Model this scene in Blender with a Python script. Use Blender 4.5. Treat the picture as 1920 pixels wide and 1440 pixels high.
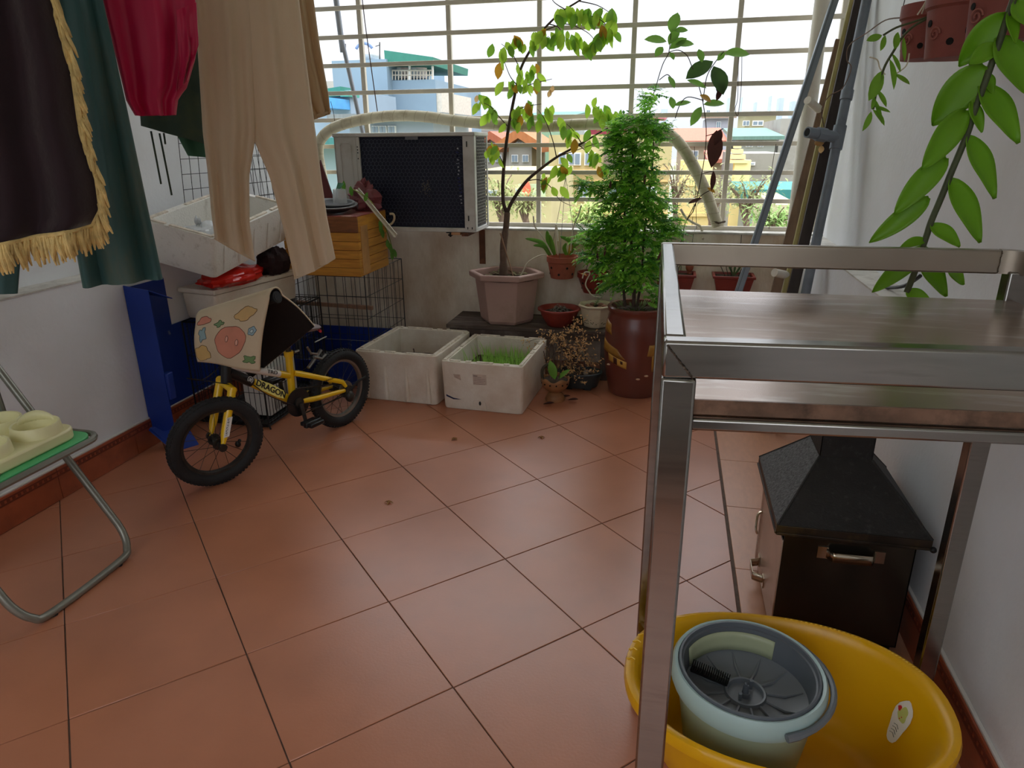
import bpy, bmesh, math, random
from mathutils import Vector, Matrix, noise

for o in list(bpy.data.objects):
    bpy.data.objects.remove(o, do_unlink=True)
scene = bpy.context.scene
COL = scene.collection
random.seed(7)
V = Vector
rad = math.radians

# ------------------------------------------------------------------ camera
CF = 1296.62                       # focal length in photo pixels
PITCH, ROLL, YAW = 0.337386, -0.0081345, rad(12.75)
CH = 1.26364
CAMP = V((0, 0, CH))
_Rz = Matrix.Rotation(YAW, 3, 'Z')
_F = V((0, math.cos(PITCH), -math.sin(PITCH)))
_R = V((1, 0, 0))
_U = _R.cross(_F)
CR = _Rz @ (_R * math.cos(ROLL) + _U * math.sin(ROLL))
CU = _Rz @ (_U * math.cos(ROLL) - _R * math.sin(ROLL))
CFW = _Rz @ _F
cam_data = bpy.data.cameras.new('camera')
cam_data.sensor_fit = 'HORIZONTAL'
cam_data.sensor_width = 36
cam_data.lens = CF / 1920 * 36
cam_data.clip_start = 0.02
cam_data.clip_end = 900
cam = bpy.data.objects.new('camera', cam_data)
COL.objects.link(cam)
m = Matrix.Identity(4)
for i in range(3):
    m[i][0] = CR[i]; m[i][1] = CU[i]; m[i][2] = -CFW[i]; m[i][3] = CAMP[i]
cam.matrix_world = m
scene.camera = cam

# ------------------------------------------------------------------ sky (overcast day)
SKY_STRENGTH = 1.0
world = bpy.data.worlds.new('world')
scene.world = world
world.use_nodes = True
nt = world.node_tree
nt.nodes.clear()
wo = nt.nodes.new('ShaderNodeOutputWorld')
bg = nt.nodes.new('ShaderNodeBackground')
tc = nt.nodes.new('ShaderNodeTexCoord')
sx = nt.nodes.new('ShaderNodeSeparateXYZ')
mr = nt.nodes.new('ShaderNodeMapRange')
mr.inputs[1].default_value = 0.0; mr.inputs[2].default_value = 1.0
mr.inputs[3].default_value = 0.0; mr.inputs[4].default_value = 1.0
cr = nt.nodes.new('ShaderNodeValToRGB')
cr.color_ramp.elements[0].color = (0.37, 0.395, 0.435, 1)
cr.color_ramp.elements[1].color = (2.55, 2.62, 2.76, 1)
_e = cr.color_ramp.elements.new(0.25); _e.color = (0.60, 0.63, 0.685, 1)
nt.links.new(tc.outputs['Generated'], sx.inputs[0])
nt.links.new(sx.outputs['Z'], mr.inputs[0])
nt.links.new(mr.outputs[0], cr.inputs[0])
nt.links.new(cr.outputs[0], bg.inputs[0])
bg.inputs[1].default_value = SKY_STRENGTH
nt.links.new(bg.outputs[0], wo.inputs[0])

vs = scene.view_settings
vs.view_transform = 'Standard'
vs.look = 'None'
vs.exposure = 1.3
vs.gamma = 1.0
vs.use_curve_mapping = False
try:
    scene.cycles.max_bounces = 12
    scene.cycles.diffuse_bounces = 8
    scene.cycles.glossy_bounces = 4
    scene.cycles.transmission_bounces = 6
    scene.cycles.sample_clamp_indirect = 6
except Exception:
    pass

# ------------------------------------------------------------------ pixel helpers (direction only; the distance is given)
def ray(x, y):
    return CFW + CR * ((x - 960) / CF) - CU * ((y - 720) / CF)
def PZ(x, y, z=0.0):
    d = ray(x, y); return CAMP + d * ((z - CH) / d.z)
def PY(x, y, Y):
    d = ray(x, y); return CAMP + d * (Y / d.y)
def PX(x, y, X):
    d = ray(x, y); return CAMP + d * (X / d.x)
def PL(x, y, P, N):
    d = ray(x, y); return CAMP + d * ((P - CAMP).dot(N) / d.dot(N))

# ------------------------------------------------------------------ materials
def lin(c):
    def f(u):
        u /= 255.0
        return u / 12.92 if u <= 0.04045 else ((u + 0.055) / 1.055) ** 2.4
    return tuple(f(u) for u in c)
MATS = {}
def mat(name, col, rough=0.6, metal=0.0, var=0.12, scale=8.0, bump=0.0, bscale=None, col2=None, spots=0.0,
        sscale=3.0, trans=0.0, alpha=1.0, sheen=0.0, coat=0.0, transl=0.0, stretch=(1, 1, 1), rvar=0.0,
        spec=0.5, sharp=0.12, ior=1.45, aniso=0.0):
    """procedural Principled material: base colour varied by noise, optional second-colour blotches, bump"""
    if name in MATS: return MATS[name]
    M = bpy.data.materials.new(name); M.use_nodes = True
    t = M.node_tree; n = t.nodes; L = t.links
    b = n['Principled BSDF']
    c = lin(col)
    co = n.new('ShaderNodeTexCoord'); mp = n.new('ShaderNodeMapping')
    mp.inputs['Scale'].default_value = stretch
    L.new(co.outputs['Object'], mp.inputs[0])
    nz = n.new('ShaderNodeTexNoise'); nz.inputs['Scale'].default_value = scale; nz.inputs['Detail'].default_value = 5
    L.new(mp.outputs[0], nz.inputs['Vector'])
    ra = n.new('ShaderNodeValToRGB')
    ra.color_ramp.elements[0].position = 0.3; ra.color_ramp.elements[1].position = 0.7
    ra.color_ramp.elements[0].color = (*[max(0, u * (1 - var)) for u in c], 1)
    ra.color_ramp.elements[1].color = (*[min(1, u * (1 + var)) for u in c], 1)
    L.new(nz.outputs['Fac'], ra.inputs[0])
    out = ra.outputs[0]
    if col2 is not None:
        n2 = n.new('ShaderNodeTexNoise'); n2.inputs['Scale'].default_value = sscale; n2.inputs['Detail'].default_value = 7
        n2.inputs['Roughness'].default_value = 0.65
        L.new(mp.outputs[0], n2.inputs['Vector'])
        r2 = n.new('ShaderNodeValToRGB')
        p = 0.72 - 0.4 * spots
        r2.color_ramp.elements[0].position = max(0, p - sharp); r2.color_ramp.elements[1].position = min(1, p + sharp)
        L.new(n2.outputs['Fac'], r2.inputs[0])
        mx = n.new('ShaderNodeMix'); mx.data_type = 'RGBA'
        L.new(r2.outputs[0], mx.inputs[0]); L.new(out, mx.inputs[6])
        mx.inputs[7].default_value = (*lin(col2), 1)
        out = mx.outputs[2]
    L.new(out, b.inputs['Base Color'])
    b.inputs['Roughness'].default_value = rough
    b.inputs['Metallic'].default_value = metal
    b.inputs['Specular IOR Level'].default_value = spec
    b.inputs['IOR'].default_value = ior
    if rvar:
        mm = n.new('ShaderNodeMapRange')
        mm.inputs[3].default_value = max(0.02, rough - rvar); mm.inputs[4].default_value = min(1, rough + rvar)
        L.new(nz.outputs['Fac'], mm.inputs[0]); L.new(mm.outputs[0], b.inputs['Roughness'])
    if trans: b.inputs['Transmission Weight'].default_value = trans
    if alpha < 1: b.inputs['Alpha'].default_value = alpha
    if sheen:
        b.inputs['Sheen Weight'].default_value = sheen; b.inputs['Sheen Roughness'].default_value = 0.4
    if coat:
        b.inputs['Coat Weight'].default_value = coat; b.inputs['Coat Roughness'].default_value = 0.1
    if aniso: b.inputs['Anisotropic'].default_value = aniso
    if bump:
        bn = n.new('ShaderNodeTexNoise'); bn.inputs['Scale'].default_value = bscale or scale * 6
        bn.inputs['Detail'].default_value = 4
        L.new(mp.outputs[0], bn.inputs['Vector'])
        bp = n.new('ShaderNodeBump'); bp.inputs['Strength'].default_value = bump; bp.inputs['Distance'].default_value = 0.01
        L.new(bn.outputs['Fac'], bp.inputs['Height']); L.new(bp.outputs[0], b.inputs['Normal'])
    if transl:
        tr = n.new('ShaderNodeBsdfTranslucent'); L.new(out, tr.inputs[0])
        ms = n.new('ShaderNodeMixShader'); ms.inputs[0].default_value = transl
        o = n['Material Output']
        L.new(b.outputs[0], ms.inputs[1]); L.new(tr.outputs[0], ms.inputs[2]); L.new(ms.outputs[0], o.inputs[0])
    MATS[name] = M
    return M

# ------------------------------------------------------------------ mesh builder
def frame_for(d):
    d = d.normalized()
    a = V((0, 0, 1)) if abs(d.z) < 0.9 else V((1, 0, 0))
    x = a.cross(d).normalized(); y = d.cross(x)
    return x, y
class MB:
    def __init__(self): self.v = []; self.f = []
    def add(self, vs_, fs):
        k = len(self.v); self.v += [V(p) for p in vs_]; self.f += [tuple(i + k for i in q) for q in fs]; return self
    def box(self, c, s, rot=None):
        c = V(c); hx, hy, hz = s[0] / 2, s[1] / 2, s[2] / 2
        p = [V((x, y, z)) for x in (-hx, hx) for y in (-hy, hy) for z in (-hz, hz)]
        if rot is not None: p = [rot @ q for q in p]
        return self.add([q + c for q in p], [(0, 1, 3, 2), (4, 6, 7, 5), (0, 4, 5, 1), (2, 3, 7, 6), (0, 2, 6, 4), (1, 5, 7, 3)])
    def span(self, a, b):
        return self.box([(a[i] + b[i]) / 2 for i in range(3)], [abs(b[i] - a[i]) for i in range(3)])
    def bar(self, p0, p1, w, h, up=(0, 0, 1)):
        p0, p1 = V(p0), V(p1); d = (p1 - p0); l = d.length; d.normalize()
        up = V(up)
        if abs(up.dot(d)) > 0.98: up = V((0, 1, 0))
        x = d.cross(up).normalized(); y = x.cross(d)
        rot = Matrix((x, d, y)).transposed()
        return self.box((p0 + p1) / 2, (w, l, h), rot)
    def tube(self, pts, r, seg=8, closed=False, caps=True, flat=None):
        pts = [V(p) for p in pts]; n = len(pts)
        rs = r if isinstance(r, (list, tuple)) else [r] * n
        tang = []
        for i in range(n):
            a = pts[(i - 1) % n] if (closed or i > 0) else pts[i]
            b = pts[(i + 1) % n] if (closed or i < n - 1) else pts[i]
            d = b - a
            tang.append(d.normalized() if d.length > 1e-9 else V((0, 0, 1)))
        x, y = frame_for(tang[0]); vs_ = []
        for i in range(n):
            t = tang[i]
            x = (x - t * x.dot(t))
            if x.length < 1e-6: x, _ = frame_for(t)
            x.normalize(); y = t.cross(x)
            for k in range(seg):
                a = 2 * math.pi * k / seg
                yy = rs[i] * (flat if flat else 1)
                vs_.append(pts[i] + x * (rs[i] * math.cos(a)) + y * (yy * math.sin(a)))
        fs = []
        m_ = n if closed else n - 1
        for i in range(m_):
            j = (i + 1) % n
            for k in range(seg):
                l = (k + 1) % seg
                fs.append((i * seg + k, i * seg + l, j * seg + l, j * seg + k))
        if caps and not closed:
            fs.append(tuple(reversed(range(seg)))); fs.append(tuple((n - 1) * seg + k for k in range(seg)))
        return self.add(vs_, fs)
    def cyl(self, p0, p1, r0, r1=None, seg=12, caps=True):
        return self.tube([p0, p1], [r0, r0 if r1 is None else r1], seg, False, caps)
    def lathe(self, prof, c=(0, 0, 0), seg=24, sx=1.0, sy=1.0, rot=None, poly=None, closed=False):
        c = V(c); vs_ = []; n = len(prof)
        for (r, z) in prof:
            for k in range(seg):
                a = 2 * math.pi * k / seg + (poly or 0)
                p = V((r * math.cos(a) * sx, r * math.sin(a) * sy, z))
                if rot is not None: p = rot @ p
                vs_.append(p + c)
        fs = []
        for i in range(n if closed else n - 1):
            j = (i + 1) % n
            for k in range(seg):
                l = (k + 1) % seg
                fs.append((i * seg + k, i * seg + l, j * seg + l, j * seg + k))
        if not closed:
            if prof[0][0] > 1e-5: fs.append(tuple(reversed(range(seg))))
            if prof[-1][0] > 1e-5: fs.append(tuple((n - 1) * seg + k for k in range(seg)))
        return self.add(vs_, fs)
    def sph(self, c, rx, ry=None, rz=None, seg=12, rings=8, rot=None):
        ry = ry or rx; rz = rz or rx; c = V(c); vs_ = []; fs = []
        for i in range(rings + 1):
            a = math.pi * i / rings
            for k in range(seg):
                b = 2 * math.pi * k / seg
                p = V((rx * math.sin(a) * math.cos(b), ry * math.sin(a) * math.sin(b), -rz * math.cos(a)))
                if rot is not None: p = rot @ p
                vs_.append(p + c)
        for i in range(rings):
            for k in range(seg):
                l = (k + 1) % seg
                fs.append((i * seg + k, i * seg + l, (i + 1) * seg + l, (i + 1) * seg + k))
        return self.add(vs_, fs)
    def prism(self, poly, ext):
        poly = [V(p) for p in poly]; e = V(ext); n = len(poly)
        fs = [tuple(reversed(range(n))), tuple(range(n, 2 * n))]
        for i in range(n):
            j = (i + 1) % n; fs.append((i, j, n + j, n + i))
        return self.add(poly + [p + e for p in poly], fs)
    def grid(self, fn, nu, nv, closed_u=False):
        vs_ = [V(fn(i / (nu if closed_u else nu - 1), j / (nv - 1))) for j in range(nv) for i in range(nu)]
        fs = []
        for j in range(nv - 1):
            for i in range(nu if closed_u else nu - 1):
                k = (i + 1) % nu
                fs.append((j * nu + i, j * nu + k, (j + 1) * nu + k, (j + 1) * nu + i))
        return self.add(vs_, fs)
    def leaf(self, base, d, nrm, l, w, curl=0.15, seg=4, fold=0.25, shape=1.0, thick=0.0):
        """a pointed leaf blade with a folded midrib; d = direction, nrm = upper side"""
        base = V(base); d = V(d).normalized(); nrm = V(nrm)
        nrm = (nrm - d * nrm.dot(d))
        if nrm.length < 1e-6: nrm = frame_for(d)[0]
        nrm.normalize(); s = d.cross(nrm); vs_ = []; fs = []
        for i in range(seg + 1):
            t = i / seg
            c = base + d * (l * t) - nrm * (curl * l * t * t)
            ww = w * 0.5 * (math.sin(math.pi * min(1, max(0, t ** shape))) ** 0.75 if 0 < t < 1 else 0.02)
            vs_ += [c - s * ww + nrm * (fold * ww), c, c + s * ww + nrm * (fold * ww)]
        for i in range(seg):
            a = i * 3
            fs += [(a, a + 1, a + 4, a + 3), (a + 1, a + 2, a + 5, a + 4)]
        return self.add(vs_, fs)
    def obj(self, name, material, parent=None, origin=None, smooth=True, bevel=0.0, solid=0.0, sub=0, angle=38, bseg=2):
        o_ = V((0, 0, 0))
        if parent is not None:
            q = parent
            while q is not None:
                o_ += V(q.location); q = q.parent
        elif origin is not None:
            o_ = V(origin)
        me = bpy.data.meshes.new(name)
        me.from_pydata([p - o_ for p in self.v], [], self.f)
        me.validate(); me.update()
        bm = bmesh.new(); bm.from_mesh(me)
        bmesh.ops.recalc_face_normals(bm, faces=bm.faces)
        bm.to_mesh(me); bm.free()
        if smooth:
            me.shade_smooth(); me.set_sharp_from_angle(angle=rad(angle))
        ob = bpy.data.objects.new(name, me); COL.objects.link(ob)
        if material: me.materials.append(material)
        if parent is not None: ob.parent = parent
        else: ob.location = o_
        if solid:
            md = ob.modifiers.new('solid', 'SOLIDIFY'); md.thickness = solid; md.offset = 0
        if sub:
            md = ob.modifiers.new('sub', 'SUBSURF'); md.levels = sub; md.render_levels = sub
        if bevel:
            md = ob.modifiers.new('bev', 'BEVEL'); md.width = bevel; md.segments = bseg; md.limit_method = 'ANGLE'
            md.angle_limit = rad(40)
        return ob

def tag(o, label=None, cat=None, group=None, kind=None):
    if label: o['label'] = label
    if cat: o['category'] = cat
    if group: o['group'] = group
    if kind: o['kind'] = kind
    return o
def thing(name, label, cat, loc=(0, 0, 0), group=None):
    o = bpy.data.objects.new(name, None); COL.objects.link(o)
    o.location = loc; o.empty_display_size = 0.05
    return tag(o, label, cat, group)
def struct(mb, name, material, **k):
    o = mb.obj(name, material, **k); o['kind'] = 'structure'; return o
def dup(o, parent=None):
    c = o.copy(); COL.objects.link(c)
    if parent is not None: c.parent = parent
    return c
def text_part(name, s, origin, right, up, height, material, parent, depth=0.0006, squash=1.0, bold=0.0, spacing=1.0):
    cu = bpy.data.curves.new('t', 'FONT'); cu.body = s; cu.size = 1.0; cu.align_x = 'CENTER'; cu.align_y = 'CENTER'
    cu.extrude = 0.02; cu.offset = bold; cu.space_character = spacing
    tmp = bpy.data.objects.new('t', cu); COL.objects.link(tmp)
    dg = bpy.context.evaluated_depsgraph_get(); dg.update()
    me0 = bpy.data.meshes.new_from_object(tmp.evaluated_get(dg))
    bpy.data.objects.remove(tmp, do_unlink=True)
    r = V(right).normalized(); u = V(up); u = (u - r * u.dot(r)).normalized(); nn = r.cross(u)
    mb = MB()
    mb.v = [V(origin) + r * (p.co.x * height * squash) + u * (p.co.y * height) + nn * (p.co.z * depth / 0.02 + depth) for p in me0.vertices]
    mb.f = [tuple(p.vertices) for p in me0.polygons]
    bpy.data.meshes.remove(me0)
    return mb.obj(name, material, parent, smooth=False)
def lerp(a, b, t): return a + (b - a) * t
def interp(tab, x):
    """piecewise linear table [(x, v...)] -> tuple of values"""
    if x <= tab[0][0]: return tab[0][1:]
    for i in range(len(tab) - 1):
        a, b = tab[i], tab[i + 1]
        if x <= b[0]:
            t = (x - a[0]) / (b[0] - a[0]) if b[0] != a[0] else 0
            return tuple(lerp(a[k], b[k], t) for k in range(1, len(a)))
    return tab[-1][1:]
def smooth_path(pts, n=6):
    pts = [V(p) for p in pts]; out = []
    P = [pts[0]] + pts + [pts[-1]]
    for i in range(1, len(P) - 2):
        p0, p1, p2, p3 = P[i - 1], P[i], P[i + 1], P[i + 2]
        for k in range(n):
            t = k / n
            out.append(0.5 * ((2 * p1) + (p2 - p0) * t + (2 * p0 - 5 * p1 + 4 * p2 - p3) * t * t + (3 * p1 - p0 - 3 * p2 + p3) * t ** 3))
    out.append(pts[-1]); return out
# ================================================================== THE ROOM
XL, XR, YB, ZL, ZC, Y0 = -2.187, 0.69, 4.0, 0.77, 2.75, -1.7
XLU, XRU = -2.29, 0.795
GY = 4.12
m_wall = mat('white_plaster', (226, 228, 231), 0.55, var=0.05, scale=2.5, bump=0.12, bscale=60, col2=(212, 211, 208), spots=0.12, sscale=1.6, sharp=0.25)
m_wall_dirty = mat('stained_plaster', (236, 226, 208), 0.7, var=0.06, scale=5, bump=0.2, bscale=45, col2=(176, 140, 100), spots=0.30, sscale=2.0, stretch=(1.6, 1, 0.8), sharp=0.22)
m_ceil = mat('ceiling_paint', (232, 232, 230), 0.8, var=0.03, scale=3)
m_ledge = mat('cement_ledge', (205, 202, 194), 0.7, var=0.12, scale=9, bump=0.25, col2=(150, 145, 132), spots=0.3, sscale=7)
m_grout = mat('grout', (96, 78, 68), 0.85, var=0.2, scale=30)
m_tile = mat('terracotta_tile', (178, 114, 84), 0.33, var=0.10, scale=4.5, bump=0.03, bscale=140, rvar=0.06, spec=0.9)
m_tile2 = mat('border_tile', (192, 136, 104), 0.38, var=0.07, scale=20, stretch=(3, 1, 1), rvar=0.06, spec=0.9)
m_base = mat('baseboard_tile', (158, 80, 50), 0.35, var=0.15, scale=9, bump=0.06, col2=(128, 66, 44), spots=0.3, sscale=6)
m_base_dark = mat('baseboard_band', (112, 50, 32), 0.45, var=0.15, scale=20)
m_cement = mat('white_cement', (214, 212, 206), 0.7, var=0.08, scale=14, bump=0.2)

m_grille = mat('painted_steel_bar', (206, 198, 184), 0.45, var=0.08, scale=6, metal=0.1)
floor = struct(MB().span((XL - 0.3, Y0, -0.06), (XR + 0.3, YB + 0.1, -0.003)), 'floor', m_grout, smooth=False)
# diagonal 40 cm tiles, clipped to the room and to the straight border joint
def clip(poly, axis, val, keep_less):
    out = []
    for i in range(len(poly)):
        a, b = poly[i], poly[(i + 1) % len(poly)]
        ia = (a[axis] <= val) if keep_less else (a[axis] >= val)
        ib = (b[axis] <= val) if keep_less else (b[axis] >= val)
        if ia: out.append(a)
        if ia != ib:
            t = (val - a[axis]) / (b[axis] - a[axis])
            out.append((a[0] + (b[0] - a[0]) * t, a[1] + (b[1] - a[1]) * t))
    return out
GO = (-1.58, 2.418); GA = rad(-44.861); TS = 0.4; JT = 0.0017
ga, gb = (math.cos(GA), math.sin(GA)), (-math.sin(GA), math.cos(GA))
trng = random.Random(3)
for i in range(-12, 22):
    for j in range(-16, 20):
        q = []
        for (u, w) in ((i * TS + JT, j * TS + JT), ((i + 1) * TS - JT, j * TS + JT), ((i + 1) * TS - JT, (j + 1) * TS - JT), (i * TS + JT, (j + 1) * TS - JT)):
            q.append((GO[0] + ga[0] * u + gb[0] * w, GO[1] + ga[1] * u + gb[1] * w))
        for ax, val, less in ((0, XL - 0.005, False), (0, 0.257, True), (1, -1.0, False), (1, YB, True)):
            if q: q = clip(q, ax, val, less)
        if len(q) < 3: continue
        ar = abs(sum(q[k][0] * q[(k + 1) % len(q)][1] - q[(k + 1) % len(q)][0] * q[k][1] for k in range(len(q)))) / 2
        if ar < 0.0015: continue
        dz = trng.uniform(-0.0006, 0.0004)
        MB().prism([(x, y, -0.006) for x, y in q], (0, 0, 0.006 + dz)).obj('tile', m_tile, floor, bevel=0.0009, bseg=1)
ys = [0.354 + 0.4 * k - 2.0 + 0.0 for k in range(-1, 16)]
for y in ys:
    a, b = max(y + 0.0015, -1.0), min(y + 0.3985, YB)
    if b - a > 0.02:
        MB().span((0.268, a, -0.006), (XR + 0.004, b, trng.uniform(-0.0004, 0.0004))).obj('border_tile', m_tile2, floor, bevel=0.001, bseg=1)

wl = MB().prism([(XL, Y0, 0), (XL, Y0, ZL), (XLU, Y0, ZL), (XLU, Y0, ZC), (XLU - 0.15, Y0, ZC), (XLU - 0.15, Y0, 0)], (0, GY + 0.15 - Y0, 0))
wall_left = struct(wl, 'wall_left', m_wall, smooth=False)
wr = MB().prism([(XR, Y0, 0), (XRU + 0.15, Y0, 0), (XRU + 0.15, Y0, ZC), (XRU, Y0, ZC), (XRU, Y0, ZL), (XR, Y0, ZL)], (0, GY + 0.15 - Y0, 0))
wall_right = struct(wr, 'wall_right', m_wall, smooth=False)
MB().span((XLU, Y0, ZL), (XL + 0.003, YB, ZL + 0.006)).obj('ledge_top', m_ledge, wall_left, smooth=False)
MB().span((XR - 0.003, Y0, ZL), (XRU, YB, ZL + 0.006)).obj('ledge_top', m_ledge, wall_right, smooth=False)
wall_back = struct(MB().span((XLU, YB, 0), (XRU, GY + 0.14, ZL + 0.004)), 'wall_back', m_wall_dirty, smooth=False)
MB().span((XLU, YB - 0.006, ZL + 0.004), (XRU, GY + 0.15, ZL + 0.016)).obj('sill_top', m_ledge, wall_back, smooth=False, bevel=0.003)
struct(MB().span((XLU - 0.15, Y0, ZC), (XRU + 0.15, GY + 0.15, ZC + 0.15)), 'ceiling', m_ceil, smooth=False)
# unseen end behind the camera: parapet, open window added as fill light, two mullions
wf = MB().span((XLU - 0.15, Y0 - 0.15, 0), (XRU + 0.15, Y0, 0.75)).span((XLU - 0.15, Y0 - 0.15, 2.62), (XRU + 0.15, Y0, ZC))
wf.span((XLU - 0.15, Y0 - 0.15, 0.75), (XLU + 0.10, Y0, 2.62)).span((XRU - 0.10, Y0 - 0.15, 0.75), (XRU + 0.15, Y0, 2.62))
struct(wf, 'wall_front', m_wall, smooth=False)
wn = struct(MB().span((XLU + 0.10, Y0 - 0.10, 0.75), (XRU - 0.10, Y0 - 0.04, 0.80)), 'fill_window_1', m_grille, bevel=0.003)
for x in (XLU + 0.12, -1.2, -0.3, XRU - 0.12):
    MB().span((x - 0.02, Y0 - 0.10, 0.80), (x + 0.02, Y0 - 0.04, 2.62)).obj('fill_mullion', m_grille, wn, bevel=0.003)

# skirting tiles
for nm, x, s in (('baseboard_left', XL, 1), ('baseboard_right', XR, -1)):
    bbm = MB().span((x, Y0, 0), (x + s * 0.006, YB, 0.122))
    bb = struct(bbm, nm, m_grout, smooth=False)
    y = Y0
    while y < YB - 0.01:
        y2 = min(y + 0.3985, YB)
        t = MB().span((x + s * 0.004, y, 0.001), (x + s * 0.013, y2, 0.126)).obj('tile', m_base, bb, bevel=0.0015, bseg=1)
        band = MB().span((x + s * 0.012, y, 0.092), (x + s * 0.0145, y2, 0.098)).span((x + s * 0.012, y, 0.110), (x + s * 0.0145, y2, 0.116))
        k = y + 0.01
        while k < y2 - 0.02:
            band.span((x + s * 0.012, k, 0.099), (x + s * 0.0142, k + 0.012, 0.109)); k += 0.022
        band.obj('relief_band', m_base_dark, t, smooth=False)
        y += 0.4
    MB().span((x, Y0, 0.125), (x + s * 0.009, YB, 0.133)).obj('cement_bead', m_cement, bb, bevel=0.002)

# ------------------------------------------------------------------ window grille
gr = thing('window_grille', 'beige painted steel grille of square bars above the parapet', 'grille', (-0.75, GY, 0.79))
vx = [-2.27, -1.806, -1.276, -0.762, -0.251, 0.281, 0.775]
hz = [0.797 + 0.1485 * k for k in range(0, 13)]
for x in vx:
    MB().span((x - 0.013, GY - 0.013, 0.787), (x + 0.013, GY + 0.013, ZC)).obj('vertical_bar', m_grille, gr, bevel=0.002)
for k, z in enumerate(hz):
    MB().span((XLU, GY - 0.027, z - 0.0115), (XRU, GY - 0.0135, z + 0.0115)).obj('horizontal_bar', m_grille, gr, bevel=0.002)
# ================================================================== LARGE OBJECTS
m_steel = mat('brushed_stainless', (146, 143, 138), 0.18, 1.0, var=0.1, scale=5, stretch=(1, 14, 14), rvar=0.08, col2=(120, 116, 110), spots=0.12, sscale=5)
m_steel_dull = mat('dull_stainless', (168, 158, 146), 0.3, 1.0, var=0.12, scale=4, rvar=0.1, bump=0.03, bscale=30)
m_tray = mat('smeared_steel_sheet', (164, 142, 126), 0.24, 0.75, var=0.1, scale=3, stretch=(1, 5, 1), rvar=0.07, col2=(214, 210, 204), spots=0.22, sscale=7)
m_weld = mat('weld_burn', (96, 84, 72), 0.5, 0.8, var=0.4, scale=120, bump=0.6, bscale=200)
m_black = mat('black_paint', (22, 21, 20), 0.5, var=0.25, scale=12)
m_rubber = mat('black_rubber', (34, 34, 35), 0.75, var=0.2, scale=20, bump=0.2, bscale=120)

# ---- stainless serving cart ------------------------------------------------
cart = thing('steel_cart', 'stainless steel cart with raised rim rails standing over a yellow tub', 'cart', (0.3, 1.0, 0))
TB = 0.034                                   # square tube width seen from above
cb = [V((0.003, 1.345, 0)), V((0.590, 1.352, 0)), V((0.600, 0.725, 0)), V((0.018, 0.679, 0))]   # back-left, back-right, front-right, front-left leg centres
def leg_part(c, ztop, w=TB):
    return MB().span((c.x - w / 2, c.y - w / 2, 0.022), (c.x + w / 2, c.y + w / 2, ztop)).obj('leg', m_steel, cart, bevel=0.003)
for k, c in enumerate(cb):
    l = leg_part(c, 1.042 if k != 1 else 1.046)
    MB().span((c.x - 0.020, c.y - 0.020, 0.0), (c.x + 0.020, c.y + 0.020, 0.03)).obj('rubber_foot', m_rubber, l, bevel=0.003)
def rail(a, b, z0, z1, w=0.022, name='rail', mm=None):
    d = (b - a).normalized()
    return MB().bar(a + V((0, 0, (z0 + z1) / 2)), b + V((0, 0, (z0 + z1) / 2)), w, z1 - z0).obj(name, mm or m_steel, cart, bevel=0.003)
e = 0.017
rail(cb[0] + V((-e, 0.006, 0)), cb[1] + V((-0.03, 0.006, 0)), 1.040, 1.081, 0.020, 'back_rail', m_steel_dull)
rail(cb[3] + V((-e, -0.006, 0)), cb[2] + V((e, -0.006, 0)), 1.042, 1.080, 0.022, 'front_rail')
rail(cb[0] + V((-0.006, 0.016, 0)), cb[3] + V((-0.006, 0.006, 0)), 1.042, 1.0805, 0.022, 'side_rail')
# rounded right side rail: a bent tube
bend = []
for k in range(9):
    a = k / 8 * math.pi / 2
    bend.append(V((cb[1].x - 0.03 + 0.045 * math.sin(a), cb[1].y + 0.006 - 0.045 * (1 - math.cos(a)), 1.061)))
bend.append(V((cb[2].x + 0.010, cb[2].y, 1.061)))
rr = MB()
prev = None; vs_ = []; fs_ = []
for i, q in enumerate(bend):
    t = (bend[min(i + 1, len(bend) - 1)] - bend[max(i - 1, 0)]).normalized(); s = t.cross(V((0, 0, 1)))
    for (a, b) in ((-0.010, -0.020), (0.010, -0.020), (0.010, 0.020), (-0.010, 0.020)):
        vs_.append(q + s * a + V((0, 0, b)))
for i in range(len(bend) - 1):
    for k in range(4):
        l = (k + 1) % 4; fs_.append((i * 4 + k, i * 4 + l, i * 4 + 4 + l, i * 4 + 4 + k))
fs_ += [(0, 1, 2, 3), tuple(len(vs_) - 4 + k for k in range(4))]
rr.add(vs_, fs_).obj('curved_side_rail', m_steel_dull, cart)
# tray sheet with a folded lip and the frame that carries it
sheet = MB().prism([cb[0] + V((0.0, -0.008, 0.992)), cb[1] + V((0.0, -0.008, 0.992)), cb[2] + V((0.0, 0.0, 1.012)), cb[3] + V((0, 0.0, 1.012))], (0, 0, 0.004))
sh_o = sheet.obj('tray_sheet', m_tray, cart, bevel=0.001)
MB().bar(cb[3] + V((0.0, -0.001, 1.0085)), cb[2] + V((0, -0.001, 1.0085)), 0.003, 0.0155).obj('folded_lip', mat('smeared_lip', (128, 98, 80), 0.35, 0.5, var=0.35, scale=22, col2=(84, 66, 54), spots=0.4, sscale=30), sh_o)
rail(cb[3] + V((0.01, -0.002, 0)), cb[2] + V((0, 0.0, 0)), 0.986, 0.9995, 0.020, 'tray_rail')
rail(cb[0] + V((0, 0, 0)), cb[1], 0.950, 0.972, 0.020, 'tray_rail')
rail(cb[0], cb[3], 0.950, 0.972, 0.020, 'tray_rail')
rail(cb[1], cb[2], 0.950, 0.972, 0.020, 'tray_rail')
wd = MB()
for k in range(26):
    t = k / 25
    wd.sph(V((cb[3].x - 0.013 + 0.026 * t, cb[3].y - 0.0185, 1.076 - 0.032 * t)), 0.0008 + 0.0006 * random.random(), seg=5, rings=4)
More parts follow.
